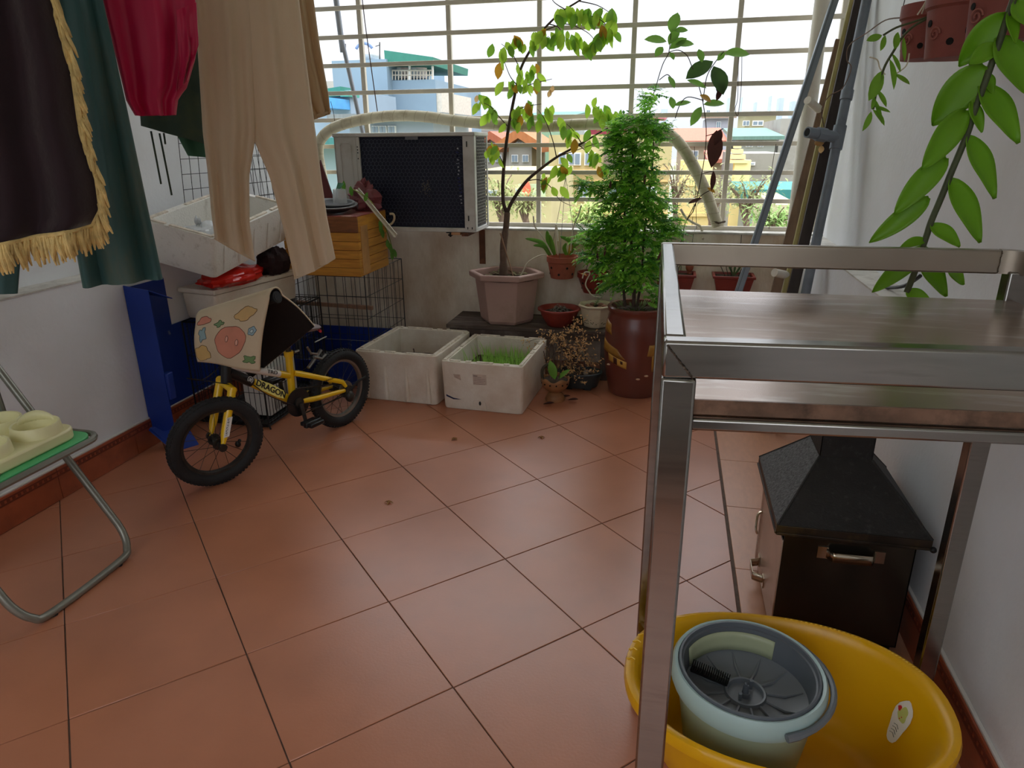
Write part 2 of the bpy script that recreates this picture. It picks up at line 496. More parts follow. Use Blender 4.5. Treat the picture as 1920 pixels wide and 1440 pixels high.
for k in range(14):
    wd.sph(V((cb[1].x - 0.032 + 0.001 * math.sin(k), cb[1].y - 0.006, 1.079 - 0.0026 * k)), 0.0007 + 0.0005 * random.random(), seg=5, rings=4)
tag(wd.obj('weld_seam', m_weld, cart), kind='stuff')

# ---- yellow tub -------------------------------------------------------------
m_yellow = mat('yellow_plastic', (228, 170, 12), 0.32, var=0.06, scale=3, col2=(200, 142, 10), spots=0.14, sscale=3)
TC = V((0.283, 1.212, 0)); TA, TBB = 0.296, 0.212
tub = thing('baby_bathtub', 'yellow oval plastic tub on the floor beneath the steel cart', 'tub', TC)
def oval(a, b, z, n=64, p=2.25):
    out = []
    for k in range(n):
        t = 2 * math.pi * k / n; c, s = math.cos(t), math.sin(t)
        out.append(TC + V((a * math.copysign(abs(c) ** (2 / p), c), b * math.copysign(abs(s) ** (2 / p), s), z)))
    return out
prof = [(0.0, 0.004), (0.60, 0.004), (0.72, 0.012), (0.80, 0.05), (0.88, 0.12), (0.955, 0.195), (0.98, 0.212), (1.02, 0.221), (1.06, 0.218), (1.072, 0.205), (1.066, 0.194),
        (1.04, 0.200), (1.0, 0.205), (0.965, 0.190), (0.895, 0.118), (0.815, 0.048), (0.735, 0.006), (0.6, 0.0005), (0.0, 0.0005)]
tm = MB(); rings = [oval(max(TA * s, 0.001), max(TBB * s, 0.001), z) for s, z in prof]
n = 64
tm.add([p for r in rings for p in r], [(i * n + k, i * n + (k + 1) % n, (i + 1) * n + (k + 1) % n, (i + 1) * n + k) for i in range(len(prof) - 1) for k in range(n)])
tub_body = tm.obj('shell', m_yellow, tub, angle=60)
dent = MB()
for k in range(34):
    t = rad(22 + k * 1.9); p = 2.25
    c, s = math.cos(t), math.sin(t)
    dent.sph(TC + V((TA * 1.03 * abs(c) ** (2 / p), TBB * 1.03 * abs(s) ** (2 / p), 0.2205)), 0.0032, 0.0018, 0.0012, seg=6, rings=4)
for k in range(5):
    t = rad(150 + k * 7); c, s = math.cos(t), math.sin(t)
    a = TC + V((-TA * 1.00 * abs(c) ** (2 / 2.25), TBB * 1.00 * abs(s) ** (2 / 2.25), 0.2208))
    dent.tube([a, a + V((-0.008, 0.004, 0.0012)), a + V((-0.014, 0.0, -0.0004)), a + V((-0.018, 0.003, -0.003))], 0.0014, 5)
tag(dent.obj('rim_creases', mat('yellow_crease', (240, 196, 60), 0.3, var=0.05), tub), kind='stuff')
# sticker on the inner wall
def tub_s(z): return interp([(0.0, 0.70), (0.012, 0.72), (0.05, 0.80), (0.12, 0.88), (0.195, 0.955), (0.23, 1.0)], z)[0]
def tub_g(p): return (abs((p.x - TC.x) / TA) ** 2.25 + abs((p.y - TC.y) / TBB) ** 2.25) ** (1 / 2.25) - tub_s(p.z)
dr_ = ray(1690, 1352); tq = (0.215 - CH) / dr_.z
while tub_g(CAMP + dr_ * tq) < 0 and (CAMP + dr_ * tq).z > 0.01: tq += 0.0008
sp = CAMP + dr_ * tq; h_ = 0.002
sn = -V((tub_g(sp + V((h_, 0, 0))) - tub_g(sp - V((h_, 0, 0))), tub_g(sp + V((0, h_, 0))) - tub_g(sp - V((0, h_, 0))), tub_g(sp + V((0, 0, h_))) - tub_g(sp - V((0, 0, h_))))).normalized()
sr = V((0, 0, 1)).cross(sn).normalized(); su = sn.cross(sr)
def blob(mb, c, rx, ry, nn, off, seed, n=22, amp=0.12, r_=None, u_=None):
    r_, u_ = r_ or sr, u_ or su
    rg = random.Random(seed); ph = [rg.uniform(0, 6.28) for _ in range(4)]
    pts = []
    for k in range(n):
        a = 2 * math.pi * k / n
        w = 1 + amp * (math.sin(3 * a + ph[0]) + 0.6 * math.sin(5 * a + ph[1]))
        pts.append(c + r_ * (rx * w * math.cos(a)) + u_ * (ry * w * math.sin(a)) + nn * off)
    mb.prism(pts, nn * 0.0004)
st = MB(); blob(st, sp, 0.022, 0.052, sn, 0.004, 2, amp=0.08)
stk = st.obj('sticker', mat('sticker_white', (232, 228, 214), 0.4, var=0.04), tub, smooth=False)
st = MB(); blob(st, sp + su * 0.016, 0.012, 0.017, sn, 0.0046, 5); st.obj('green_print', mat('sticker_green', (190, 196, 110), 0.4), stk, smooth=False)
st = MB(); blob(st, sp + su * 0.022 - sr * 0.013, 0.0045, 0.006, sn, 0.0047, 6); blob(st, sp + su * 0.010 + sr * 0.001, 0.0012, 0.0014, sn, 0.0052, 7)
blob(st, sp + su * 0.004 - sr * 0.002, 0.0012, 0.0014, sn, 0.0052, 8); tag(st.obj('red_print', mat('sticker_red', (196, 40, 44), 0.4), stk, smooth=False), kind='stuff')
st = MB()
for k in range(4):
    a = sp - su * (0.014 + 0.007 * k) + sn * 0.005
    st.tube([a - sr * 0.008, a + su * 0.003, a + sr * 0.007 - su * 0.002], 0.0006, 4)
tag(st.obj('dark_print', mat('sticker_dark', (70, 70, 60), 0.5), stk), kind='stuff')

# ---- mop bucket ---------------------------------------------------------------
m_mint = mat('pale_green_plastic', (188, 205, 178), 0.3, var=0.05, scale=3, transl=0.25)
m_mintrim = mat('mint_rim_plastic', (176, 202, 200), 0.3, var=0.04, scale=3)
m_grey = mat('grey_plastic', (112, 118, 124), 0.36, var=0.06, scale=4)
m_grey2 = mat('dark_grey_plastic', (92, 98, 104), 0.4, var=0.06, scale=4)
BC = V((0.214, 1.212, 0.006)); BR = 0.150
tilt = Matrix.Rotation(rad(3), 3, 'X')
bk = thing('spin_mop_bucket', 'pale green spin mop bucket with grey basket inside the yellow tub', 'bucket', BC)
MB().lathe([(0.098, 0.002), (0.108, 0.0), (0.118, 0.06), (0.132, 0.16), (0.139, 0.215), (0.136, 0.215), (0.128, 0.16), (0.114, 0.06), (0.1, 0.006), (0.0, 0.006)], BC, 48).obj('body', m_mint, bk, angle=50)
MB().lathe([(0.139, 0.200), (BR - 0.002, 0.202), (BR + 0.003, 0.216), (BR + 0.001, 0.240), (BR - 0.004, 0.248), (BR - 0.010, 0.246), (BR - 0.012, 0.235), (0.138, 0.222)], BC, 56, closed=True).obj('rim', m_mintrim, bk, angle=50)
MB().lathe([(BR - 0.011, 0.244), (BR - 0.013, 0.250), (BR - 0.017, 0.250), (BR - 0.019, 0.238), (BR - 0.023, 0.21), (0.124, 0.182), (0.121, 0.182), (BR - 0.026, 0.21), (BR - 0.022, 0.24)], BC, 56, closed=True).obj('inner_collar', m_grey2, bk, angle=50)
# spinner disc with radial ribs
disc = MB().lathe([(0.0, 0.172), (0.035, 0.174), (0.036, 0.184), (0.040, 0.185), (0.042, 0.178), (0.08, 0.172), (0.122, 0.186), (0.122, 0.182), (0.08, 0.168), (0.0, 0.168)], BC, 56)
d_o = disc.obj('basket_disc', m_grey, bk, angle=40)
for k in range(12):
    a = 2 * math.pi * (k + 0.3) / 12
    p0 = BC + V((0.042 * math.cos(a), 0.042 * math.sin(a), 0.179)); p1 = BC + V((0.080 * math.cos(a), 0.080 * math.sin(a), 0.174)); p2 = BC + V((0.116 * math.cos(a), 0.116 * math.sin(a), 0.185))
    MB().tube([p0, p1, p2], [0.0036, 0.0036, 0.0012], 6).obj('rib', m_grey, d_o)
hub = MB().cyl(BC + V((0, 0, 0.172)), BC + V((0, 0, 0.182)), 0.010).cyl(BC + V((0, 0, 0.182)), BC + V((0, 0, 0.200)), 0.007, 0.0055).sph(BC + V((0, 0, 0.202)), 0.0042, seg=8, rings=6)
hub.box(BC + V((0.012, 0.018, 0.188)), (0.006, 0.008, 0.02)).box(BC + V((-0.012, -0.018, 0.185)), (0.006, 0.008, 0.016)).obj('spindle', m_grey2, d_o)
# side opening shield
def shield(u, v):
    a = rad(58 + 100 * u); r = lerp(0.1245, 0.1195, v)
    return BC + V((r * math.cos(a), r * math.sin(a), lerp(0.232, 0.188, v)))
MB().grid(shield, 20, 4).obj('clear_window', mat('mint_window', (206, 214, 178), 0.25, transl=0.4), bk, solid=0.0015)
br = MB()
b0, b1 = BC + V((-0.108, 0.035, 0.192)), BC + V((-0.035, 0.012, 0.186))
br.bar(b0, b1, 0.016, 0.005)
for k in range(18):
    for s in (-1, 0, 1):
        q = lerp(b0, b1, k / 17) + V((0.002 * s, 0.006 * s, 0))
        br.cyl(q, q + V((0.002, -0.004 + 0.003 * s, 0.020)), 0.0016, 0.0010, 5)
tag(br.obj('brush', m_black, bk), kind='stuff')
hd = []
for k in range(17):
    a = rad(-70 + 118 * k / 16)
    hd.append(BC + V(((BR + 0.011) * math.cos(a), (BR + 0.011) * math.sin(a), 0.225 + 0.006 * math.sin(rad(180 * k / 16)))))
MB().tube(hd, [0.008] * 2 + [0.0065] * 13 + [0.008] * 2, 8).obj('handle', m_grey, bk)

# ---- black paper-burning furnace ---------------------------------------------
m_soot = mat('soot_black_steel', (40, 38, 36), 0.62, 0.2, var=0.3, scale=14, bump=0.25, bscale=160, col2=(66, 64, 62), spots=0.12, sscale=60)
m_sootg = mat('speckled_black_steel', (92, 92, 92), 0.75, 0.0, var=0.5, scale=140, bump=0.5, bscale=180)
m_dark = mat('dark_steel_sheet', (74, 68, 60), 0.24, 0.85, var=0.2, scale=4, rvar=0.08)
m_bare = mat('bare_steel_sheet', (196, 172, 156), 0.38, 0.55, var=0.08, scale=6, col2=(150, 122, 104), spots=0.2, sscale=8)
m_chrome = mat('chrome_handle', (190, 178, 158), 0.16, 1.0, var=0.08)
fu = thing('burning_furnace', 'black metal box furnace with pyramid hood behind the steel cart', 'furnace', (0.485, 1.81, 0))
fx0, fx1, fy0, fy1, fzb, fze = 0.330, 0.640, 1.640, 1.985, 0.02, 0.330
bodym = MB()
bodym.span((fx0 + 0.004, fy0, fzb), (fx1, fy0 + 0.004, fze)).span((fx1 - 0.004, fy0, fzb), (fx1, fy1, fze)).span((fx0 + 0.004, fy1 - 0.004, fzb), (fx1, fy1, fze)).span((fx0, fy0, fzb), (fx1, fy1, fzb + 0.004))
fb = bodym.obj('body', m_dark, fu, bevel=0.001)
for (x, y) in ((fx0 + 0.02, fy0 + 0.02), (fx1 - 0.02, fy0 + 0.02), (fx0 + 0.02, fy1 - 0.02), (fx1 - 0.02, fy1 - 0.02)):
    MB().cyl((x, y, 0), (x, y, fzb), 0.012).obj('foot', m_soot, fu)
side = MB().span((fx0, fy0, fzb), (fx0 + 0.004, fy1, fze - 0.03)).obj('side_door', m_bare, fu, bevel=0.001)
MB().span((fx0 - 0.004, fy1 - 0.012, fzb), (fx0 + 0.004, fy1, fze - 0.028)).obj('door_edge', m_bare, side)
MB().tube(smooth_path([(fx0, fy1 - 0.02, 0.20), (fx0 - 0.014, fy1 - 0.03, 0.195), (fx0 - 0.02, fy1 - 0.06, 0.165), (fx0 - 0.015, fy1 - 0.065, 0.15)], 4), 0.004, 6).obj('latch', m_chrome, side)
def strap_handle(parent, a, b, out, w=0.026):
    a, b, out = V(a), V(b), V(out); d = (b - a).normalized()
    pts = [a, a + out * 0.25 + d * 0.004, a + out * 0.9 + d * 0.012, a + out + d * 0.022, b + out - d * 0.022, b + out * 0.9 - d * 0.012, b + out * 0.25 - d * 0.004, b]
    pts = smooth_path(pts, 4); up = d.cross(out).normalized(); mb = MB(); vv = []; ff = []
    for i, p in enumerate(pts):
        vv += [p - up * w / 2, p + up * w / 2]
        if i: ff.append((2 * i - 2, 2 * i - 1, 2 * i + 1, 2 * i))
    mb.add(vv, ff)
    h = mb.obj('handle', m_chrome, parent, solid=0.0025)
    for q, s in ((a, -1), (b, 1)):
        MB().box(q + d * (0.008 * s) + out * 0.04, (abs(d.x) * 0.022 + 0.003, abs(d.y) * 0.022 + 0.003, w * 1.25 if abs(d.z) < 0.5 else 0.022)).obj('bracket', m_chrome, h)
    return h
strap_handle(fu, (0.437, fy0 - 0.001, 0.280), (0.552, fy0 - 0.001, 0.282), (0, -0.022, 0))
strap_handle(side, (fx0 - 0.001, fy0 + 0.18, 0.060), (fx0 - 0.001, fy0 + 0.27, 0.062), (-0.028, 0, 0))
# hood: sloping pyramid with a neck
ex0, ex1, ey0, ey1 = 0.312, 0.664, 1.625, 2.03
nx0, nx1, ny0, ny1, nzb = 0.418, 0.545, 1.768, 1.90, 0.485
hoodf = MB()
E0 = [V((ex0, ey0, fze)), V((ex1, ey0, fze)), V((ex1, ey1, fze)), V((ex0, ey1, fze))]
E1 = [p + V((0, 0, 0.022)) for p in E0]
N0 = [V((nx0, ny0, nzb)), V((nx1, ny0, nzb)), V((nx1, ny1, nzb)), V((nx0, ny1, nzb))]
hoodf.add([E1[0], E1[1], N0[1], N0[0], E1[2], N0[2], E1[3], N0[3]], [(0, 1, 2, 3), (1, 4, 5, 2), (4, 6, 7, 5)])
hd_o = hoodf.obj('hood', m_soot, fu, smooth=False, solid=0.003)
MB().add([E1[3], E1[0], N0[0], N0[3]], [(0, 1, 2, 3)]).obj('hood_side', m_sootg, hd_o, smooth=False, solid=0.003)
sk = MB()
for k in range(4):
    a, b = E0[k] + V((0, 0, 0.008)), E0[(k + 1) % 4] + V((0, 0, 0.008))
    sk.bar(a, b, 0.004, 0.028)
sk.bar(E0[0], E0[1], 0.010, 0.006).bar(E0[3], E0[0], 0.010, 0.006)
sk.obj('hood_skirt', mat('burnt_skirt', (52, 42, 34), 0.45, 0.5, var=0.4, scale=14, col2=(96, 76, 40), spots=0.25, sscale=10), hd_o, bevel=0.001)
for k in range(4): MB().tube([E1[k], N0[k]], 0.0035, 6).obj('hood_seam', m_soot, hd_o)
nk = MB(); e_ = 0.002
nk.span((nx0, ny0, nzb - 0.01), (nx1, ny0 + e_, 0.60)).span((nx0, ny1 - e_, nzb - 0.01), (nx1, ny1, 0.60)).span((nx0, ny0, nzb - 0.01), (nx0 + e_, ny1, 0.60)).span((nx1 - e_, ny0, nzb - 0.01), (nx1, ny1, 0.60))
nk.obj('chimney_neck', m_soot, fu, smooth=False)
MB().sph((ex1 + 0.004, ey0 - 0.004, fze - 0.001), 0.008, seg=10, rings=8).obj('hinge_knob', m_black, fu)

# ---- folding chair ------------------------------------------------------------
m_tube = mat('grey_painted_tube', (128, 126, 116), 0.35, 0.5, var=0.1, scale=8)
m_green = mat('green_vinyl', (84, 178, 112), 0.5, var=0.06, scale=6, bump=0.08, bscale=180)
ch = thing('folding_chair', 'folding chair with green seat board and grey tube frame beside the left wall', 'chair', (-1.80, 1.40, 0))
yf, yn = 1.645, 1.235          # far and near side of the frame
def fx(z): return -1.640 - (z - 0.012) * 0.617
fr = [V((fx(0.86), yf, 0.86)), V((fx(0.45), yf, 0.45)), V((fx(0.13), yf, 0.13)), V((fx(0.075), yf - 0.003, 0.075)), V((fx(0.03), yf - 0.026, 0.030)), V((fx(0.012), yf - 0.075, 0.0125)),
      V((fx(0.012), yn + 0.075, 0.0125)), V((fx(0.03), yn + 0.026, 0.030)), V((fx(0.075), yn + 0.003, 0.075)), V((fx(0.13), yn, 0.13)), V((fx(0.45), yn, 0.45)), V((fx(0.86), yn, 0.86))]
pth = [fr[0], fr[1]] + smooth_path(fr[2:10], 6) + [fr[10], fr[11]]
MB().tube(pth, 0.0115, 10).obj('front_frame', m_tube, ch)
for y in (yf - 0.08, yn + 0.08):
    MB().cyl((fx(0.012), y, 0.0), (fx(0.012), y, 0.006), 0.010).obj('rubber_foot', m_rubber, ch)
for y in (yf - 0.29, yn + 0.03):
    MB().tube([(-1.74, y, 0.445), (-2.085, y, 0.012)], 0.010, 8).obj('rear_leg', m_tube, ch)
    MB().cyl((-1.975, 1.60 if y > 1.3 else y, 0.43), (-1.985, 1.60 if y > 1.3 else y, 0.56), 0.009, seg=8).obj('strut', m_tube, ch)
MB().tube([(-2.085, yf - 0.29, 0.0105), (-2.085, yn + 0.03, 0.0105)], 0.010, 8).obj('rear_bar', m_tube, ch)
# seat board with rounded corners, a tube edge round it
def rrect(x0, x1, y0, y1, r, z, n=6):
    out = []
    for (cx, cy, a0) in ((x1 - r, y1 - r, 0), (x0 + r, y1 - r, 90), (x0 + r, y0 + r, 180), (x1 - r, y0 + r, 270)):
        for k in range(n + 1):
            a = rad(a0 + 90 * k / n); out.append(V((cx + r * math.cos(a), cy + r * math.sin(a), z)))
    return out
ZS = 0.445
MB().prism(rrect(-2.0, -1.625, 1.165, 1.575, 0.05, ZS), (0, 0, 0.012)).obj('seat', m_green, ch, bevel=0.003)
MB().tube(rrect(-2.01, -1.613, 1.155, 1.587, 0.055, ZS + 0.002), 0.0095, 8, closed=True).obj('seat_frame', m_tube, ch)
MB().tube([(-1.86, yn, ZS - 0.01), (-1.86, 1.19, ZS - 0.01)], 0.006, 6).tube([(-1.86, yf, ZS - 0.01), (-1.86, 1.56, ZS - 0.01)], 0.006, 6).obj('pivot_rod', m_tube, ch)
bkm = MB().grid(lambda u, v: V((fx(0.66 + 0.18 * v) - 0.008 - 0.02 * math.sin(math.pi * u), lerp(yn, yf, u), 0.66 + 0.18 * v)), 9, 4)
bkm.obj('backrest', m_green, ch, solid=0.012)

# cream cup tray on the seat
m_cream = mat('cream_plastic', (226, 220, 170), 0.42, var=0.05, scale=4)
ct = thing('cup_tray', 'cream plastic tray with round wells lying on the green chair seat', 'tray', (-1.79, 1.38, ZS + 0.012))
zt = ZS + 0.0125
MB().prism(rrect(-1.935, -1.650, 1.215, 1.548, 0.045, zt), (0, 0, 0.034)).obj('base', m_cream, ct, bevel=0.006)
wells = [(-1.718, 1.470), (-1.728, 1.318), (-1.855, 1.475), (-1.862, 1.325)]
for k, (x, y) in enumerate(wells):
    R_ = 0.061
    MB().lathe([(0.0, 0.0345), (R_ - 0.012, 0.0345), (R_ - 0.006, 0.064), (R_ - 0.002, 0.066), (R_, 0.064), (R_ + 0.004, 0.030), (R_ - 0.004, 0.030), (0, 0.030)], (x, y, zt), 32).obj('well', m_cream, ct, angle=50)
def tongue(u, v):
    a = rad(80 + 110 * u); r = 0.056
    return V((wells[0][0] + r * math.cos(a), wells[0][1] + r * math.sin(a), zt + 0.05 + 0.034 * v * math.sin(math.pi * (0.1 + 0.8 * u))))
MB().grid(tongue, 14, 3).obj('raised_rim', m_cream, ct, solid=0.006)
MB().prism(rrect(-1.925, -1.87, 1.225, 1.27, 0.018, zt + 0.034), (0, 0, 0.03)).obj('spout', m_cream, ct, bevel=0.006)
sp_ = thing('metal_whisk', 'thin metal wire tool lying on the green seat under the cream tray', 'utensil', (-1.66, 1.24, ZS + 0.013))
MB().tube(smooth_path([(-1.72, 1.17, ZS + 0.0165), (-1.668, 1.19, ZS + 0.0165), (-1.648, 1.25, ZS + 0.0165), (-1.652, 1.285, ZS + 0.0165), (-1.664, 1.27, ZS + 0.0165), (-1.668, 1.22, ZS + 0.0165), (-1.70, 1.17, ZS + 0.0165)], 5), 0.0022, 6).obj('wire_loop', m_chrome, sp_)
MB().tube([(-1.70, 1.17, ZS + 0.021), (-1.79, 1.16, ZS + 0.021)], 0.004, 6).obj('grip', m_grey2, sp_)
# ---- air conditioner outdoor unit ---------------------------------------------
m_ac = mat('ac_grey_white', (198, 196, 190), 0.45, var=0.06, scale=4, col2=(170, 164, 152), spots=0.2, sscale=5)
m_coil = mat('coil_fins', (30, 34, 52), 0.5, 0.3, var=0.15, scale=60, stretch=(1, 1, 40))
m_guard = mat('dark_guard_wire', (74, 78, 94), 0.5, var=0.1)
AY0, AY1, AX0, AX1, AZ0, AZ1 = 3.66, 3.93, -1.806, -1.020, 0.800, 1.312
ac = thing('outdoor_ac_unit', 'grey white air conditioner outdoor unit with dark honeycomb guard against the grille', 'air conditioner', ((AX0 + AX1) / 2, 3.8, AZ0))
core = MB().span((AX0 + 0.14, AY0 + 0.02, AZ0 + 0.02), (AX1 - 0.012, AY1 - 0.01, AZ1 - 0.02)).obj('coil', m_coil, ac, smooth=False)
pan = MB().span((AX0, AY0, AZ0), (AX1, AY1, AZ0 + 0.022)).obj('base_pan', m_ac, ac, bevel=0.003)
lid = MB().span((AX0 - 0.006, AY0 - 0.008, AZ1 - 0.020), (AX1 + 0.006, AY1 + 0.006, AZ1)).obj('top_lid', m_ac, ac, bevel=0.005)
lp = MB().span((AX0, AY0, AZ0 + 0.02), (AX0 + 0.146, AY0 + 0.012, AZ1 - 0.019)).span((AX0, AY0, AZ0 + 0.02), (AX0 + 0.01, AY1, AZ1 - 0.019)).obj('left_panel', m_ac, ac, bevel=0.002)
MB().tube([(AX0 + 0.035, AY0 - 0.001, AZ0 + 0.06), (AX0 + 0.035, AY0 - 0.001, AZ1 - 0.06), (AX0 + 0.045, AY0 - 0.001, AZ1 - 0.05), (AX0 + 0.088, AY0 - 0.001, AZ1 - 0.05), (AX0 + 0.098, AY0 - 0.001, AZ1 - 0.06), (AX0 + 0.098, AY0 - 0.001, AZ0 + 0.06)], 0.004, 6, closed=True).obj('embossed_frame', m_ac, lp)
scr = MB()
for z in (AZ1 - 0.07, AZ1 - 0.085, AZ1 - 0.1, AZ1 - 0.13):
    scr.cyl((AX0 + 0.135, AY0 - 0.002, z), (AX0 + 0.135, AY0 + 0.002, z), 0.0035, seg=8)
tag(scr.obj('vent_holes', m_black, lp), kind='stuff')
MB().span((AX0 + 0.122, AY0 - 0.004, AZ0 + 0.02), (AX0 + 0.126, AY0, AZ1 - 0.02)).obj('fold_line', m_ac, lp)
post = MB().span((AX1 - 0.062, AY0 - 0.002, AZ0 + 0.012), (AX1, AY0 + 0.006, AZ1 - 0.012)).span((AX1 - 0.005, AY0 - 0.002, AZ0 + 0.012), (AX1 + 0.001, AY0 + 0.036, AZ1 - 0.012)).obj('corner_post', m_ac, ac, bevel=0.003)
sl = MB()
for z in (AZ0 + 0.075, AZ1 - 0.06): sl.span((AX1 - 0.042, AY0 - 0.0045, z - 0.014), (AX1 - 0.036, AY0 - 0.001, z + 0.014))
for z in (AZ0 + 0.02, AZ0 + 0.026):
    for x in (AX1 - 0.045, AX1 - 0.02): sl.cyl((x, AY0 - 0.005, z), (x, AY0 - 0.001, z), 0.003, seg=8)
tag(sl.obj('slots', m_black, post), kind='stuff')
MB().span((AX1 - 0.003, AY1 - 0.02, AZ0 + 0.012), (AX1 + 0.003, AY1, AZ1 - 0.012)).obj('rear_post', m_ac, ac, bevel=0.001)
def honeycomb(o, u, w, W, H, s=0.0125, t=0.0016):
    """hexagonal wire net in the plane o + u*a + w*b"""
    o, u, w = V(o), V(u), V(w); nn = u.cross(w); mb = MB(); dx = s * math.sqrt(3); dy = 1.5 * s
    j = 0; y = s
    while y < H - s * 0.4:
        x = dx / 2 + (dx / 2 if j % 2 else 0)
        while x < W - dx * 0.4:
            pts = []
            for k in range(4):
                a = math.pi / 6 + k * math.pi / 3 - math.pi / 3 * 0
                pts.append(o + u * (x + s * math.cos(a)) + w * (y + s * math.sin(a)))
            for k in range(3):
                mb.bar(pts[k], pts[k + 1], t, t, nn)
            x += dx
        y += dy; j += 1
    return mb
honeycomb((AX0 + 0.148, AY0 + 0.010, AZ0 + 0.024), (1, 0, 0), (0, 0, 1), AX1 - 0.064 - AX0 - 0.148, AZ1 - AZ0 - 0.046).obj('rear_guard', m_guard, ac, smooth=False)
honeycomb((AX1 - 0.001, AY0 + 0.040, AZ0 + 0.024), (0, 1, 0), (0, 0, 1), AY1 - AY0 - 0.062, AZ1 - AZ0 - 0.046, s=0.011, t=0.003).obj('side_guard', mat('side_guard_paint', (120, 116, 108), 0.5), ac, smooth=False)
MB().span((-1.395, AY0 - 0.004, AZ1 - 0.036), (-1.325, AY0 + 0.004, AZ1 - 0.018)).obj('grip_label', mat('label_grey', (110, 112, 118), 0.4), ac)
gl = random.Random(5); tw = MB(); tb_ = MB()  # white and blue specks: sky light through coil gaps, put in as coloured plates
for k in range(16):
    z = AZ1 - 0.085 - 0.0185 * k
    for q in range(3):
        x = AX1 - 0.105 + 0.012 * gl.random() + 0.012 * (k / 16)
        (tb_ if (k > 7 and k < 13) or gl.random() < 0.25 else tw).span((x, AY0 + 0.0145, z), (x + 0.002 + 0.005 * gl.random(), AY0 + 0.0185, z + 0.003 + 0.005 * gl.random()))
tag(tw.obj('white_gap_light_specks', mat('white_gap_light', (220, 224, 228), 0.4), ac, smooth=False), kind='stuff')
tag(tb_.obj('blue_gap_light_specks', mat('blue_gap_light', (40, 44, 120), 0.4), ac, smooth=False), kind='stuff')
tw = MB()
for k in range(40):
    x, z = gl.gauss(-1.30, 0.014), gl.gauss(1.03, 0.022)
    tw.span((x, AY0 + 0.0145, z), (x + 0.003, AY0 + 0.0185, z + 0.005))
tag(tw.obj('bent_fins', mat('bent_fin', (120, 112, 92), 0.4, 0.5), ac, smooth=False), kind='stuff')
# bracket that carries it on the parapet
m_rust = mat('rusty_angle_iron', (104, 66, 48), 0.8, 0.2, var=0.3, scale=14, bump=0.3, col2=(150, 96, 62), spots=0.3, sscale=12)
for k, x in enumerate((-1.078, -1.70)):
    t = thing('wall_bracket', ('rusty angle bracket under the right end of the air conditioner', 'rusty angle bracket under the left end of the air conditioner')[k], 'bracket', (x, YB, 0.6), 'air conditioner brackets')
    MB().span((x - 0.018, YB - 0.006, 0.575), (x + 0.018, YB, 0.775)).obj('upright', m_rust, t)
    MB().span((x - 0.018, 3.64, 0.782), (x + 0.018, YB - 0.006, 0.7995)).obj('arm', m_rust, t)
    MB().span((x - 0.08, 3.652, 0.786), (x - 0.03, 3.80, 0.7995)).obj('wood_packer', mat('packer_wood', (196, 146, 108), 0.7, var=0.15, scale=8, stretch=(1, 8, 1)), t)
    MB().cyl((x - 0.10, 3.70, 0.77), (x - 0.10, 3.70, 0.80), 0.006, seg=6).cyl((x - 0.10, 3.70, 0.776), (x - 0.10, 3.70, 0.784), 0.013, seg=6).cyl((x - 0.10, 3.70, 0.792), (x - 0.10, 3.70, 0.7995), 0.024, seg=10).obj('mounting_bolt', m_black, t)

# wrapped refrigerant pipe
m_wrap = mat('pipe_wrap_tape', (206, 198, 172), 0.6, var=0.12, scale=7, col2=(166, 152, 124), spots=0.25, sscale=9)
pp = [(612, 385), (604, 330), (597, 285), (604, 258), (630, 238), (680, 224), (740, 217), (800, 219), (850, 226), (930, 233), (1010, 237), (1100, 233), (1180, 232), (1240, 244), (1276, 272), (1305, 320), (1326, 368), (1346, 424)]
pipe = thing('wrapped_pipe', 'cream tape wrapped refrigerant pipe arching over the air conditioner along the grille', 'pipe', PY(1346, 428, 4.03))
pth = smooth_path([PY(x, y, 4.03) for x, y in pp], 6)
MB().tube(pth, 0.031, 14).obj('insulated_tube', m_wrap, pipe)
wr_ = MB(); acc = 0
for i in range(1, len(pth) - 1):
    acc += (pth[i] - pth[i - 1]).length
    if acc > 0.055:
        acc = 0; t = (pth[i + 1] - pth[i - 1]).normalized(); x, y = frame_for(t)
        rg = [pth[i] + (x * math.cos(a) + y * math.sin(a)) * 0.0312 + t * (0.008 * math.sin(a)) for a in [2 * math.pi * k / 14 for k in range(14)]]
        wr_.tube(rg, 0.0013, 4, closed=True)
wr_o = wr_.obj('tape_edges', mat('tape_edge', (170, 158, 130), 0.7), pipe); wr_o['kind'] = 'stuff'
MB().tube([pth[-1] + V((-0.03, -0.02, 0.03)), pth[-1] + V((0, -0.034, 0.02)), pth[-1] + V((0.034, 0, 0.025)), pth[-1] + V((0, 0.034, 0.015)), pth[-1] + V((-0.034, 0, 0.018))], 0.006, 6).obj('tie_rag', mat('rag', (92, 78, 62), 0.9), pipe)

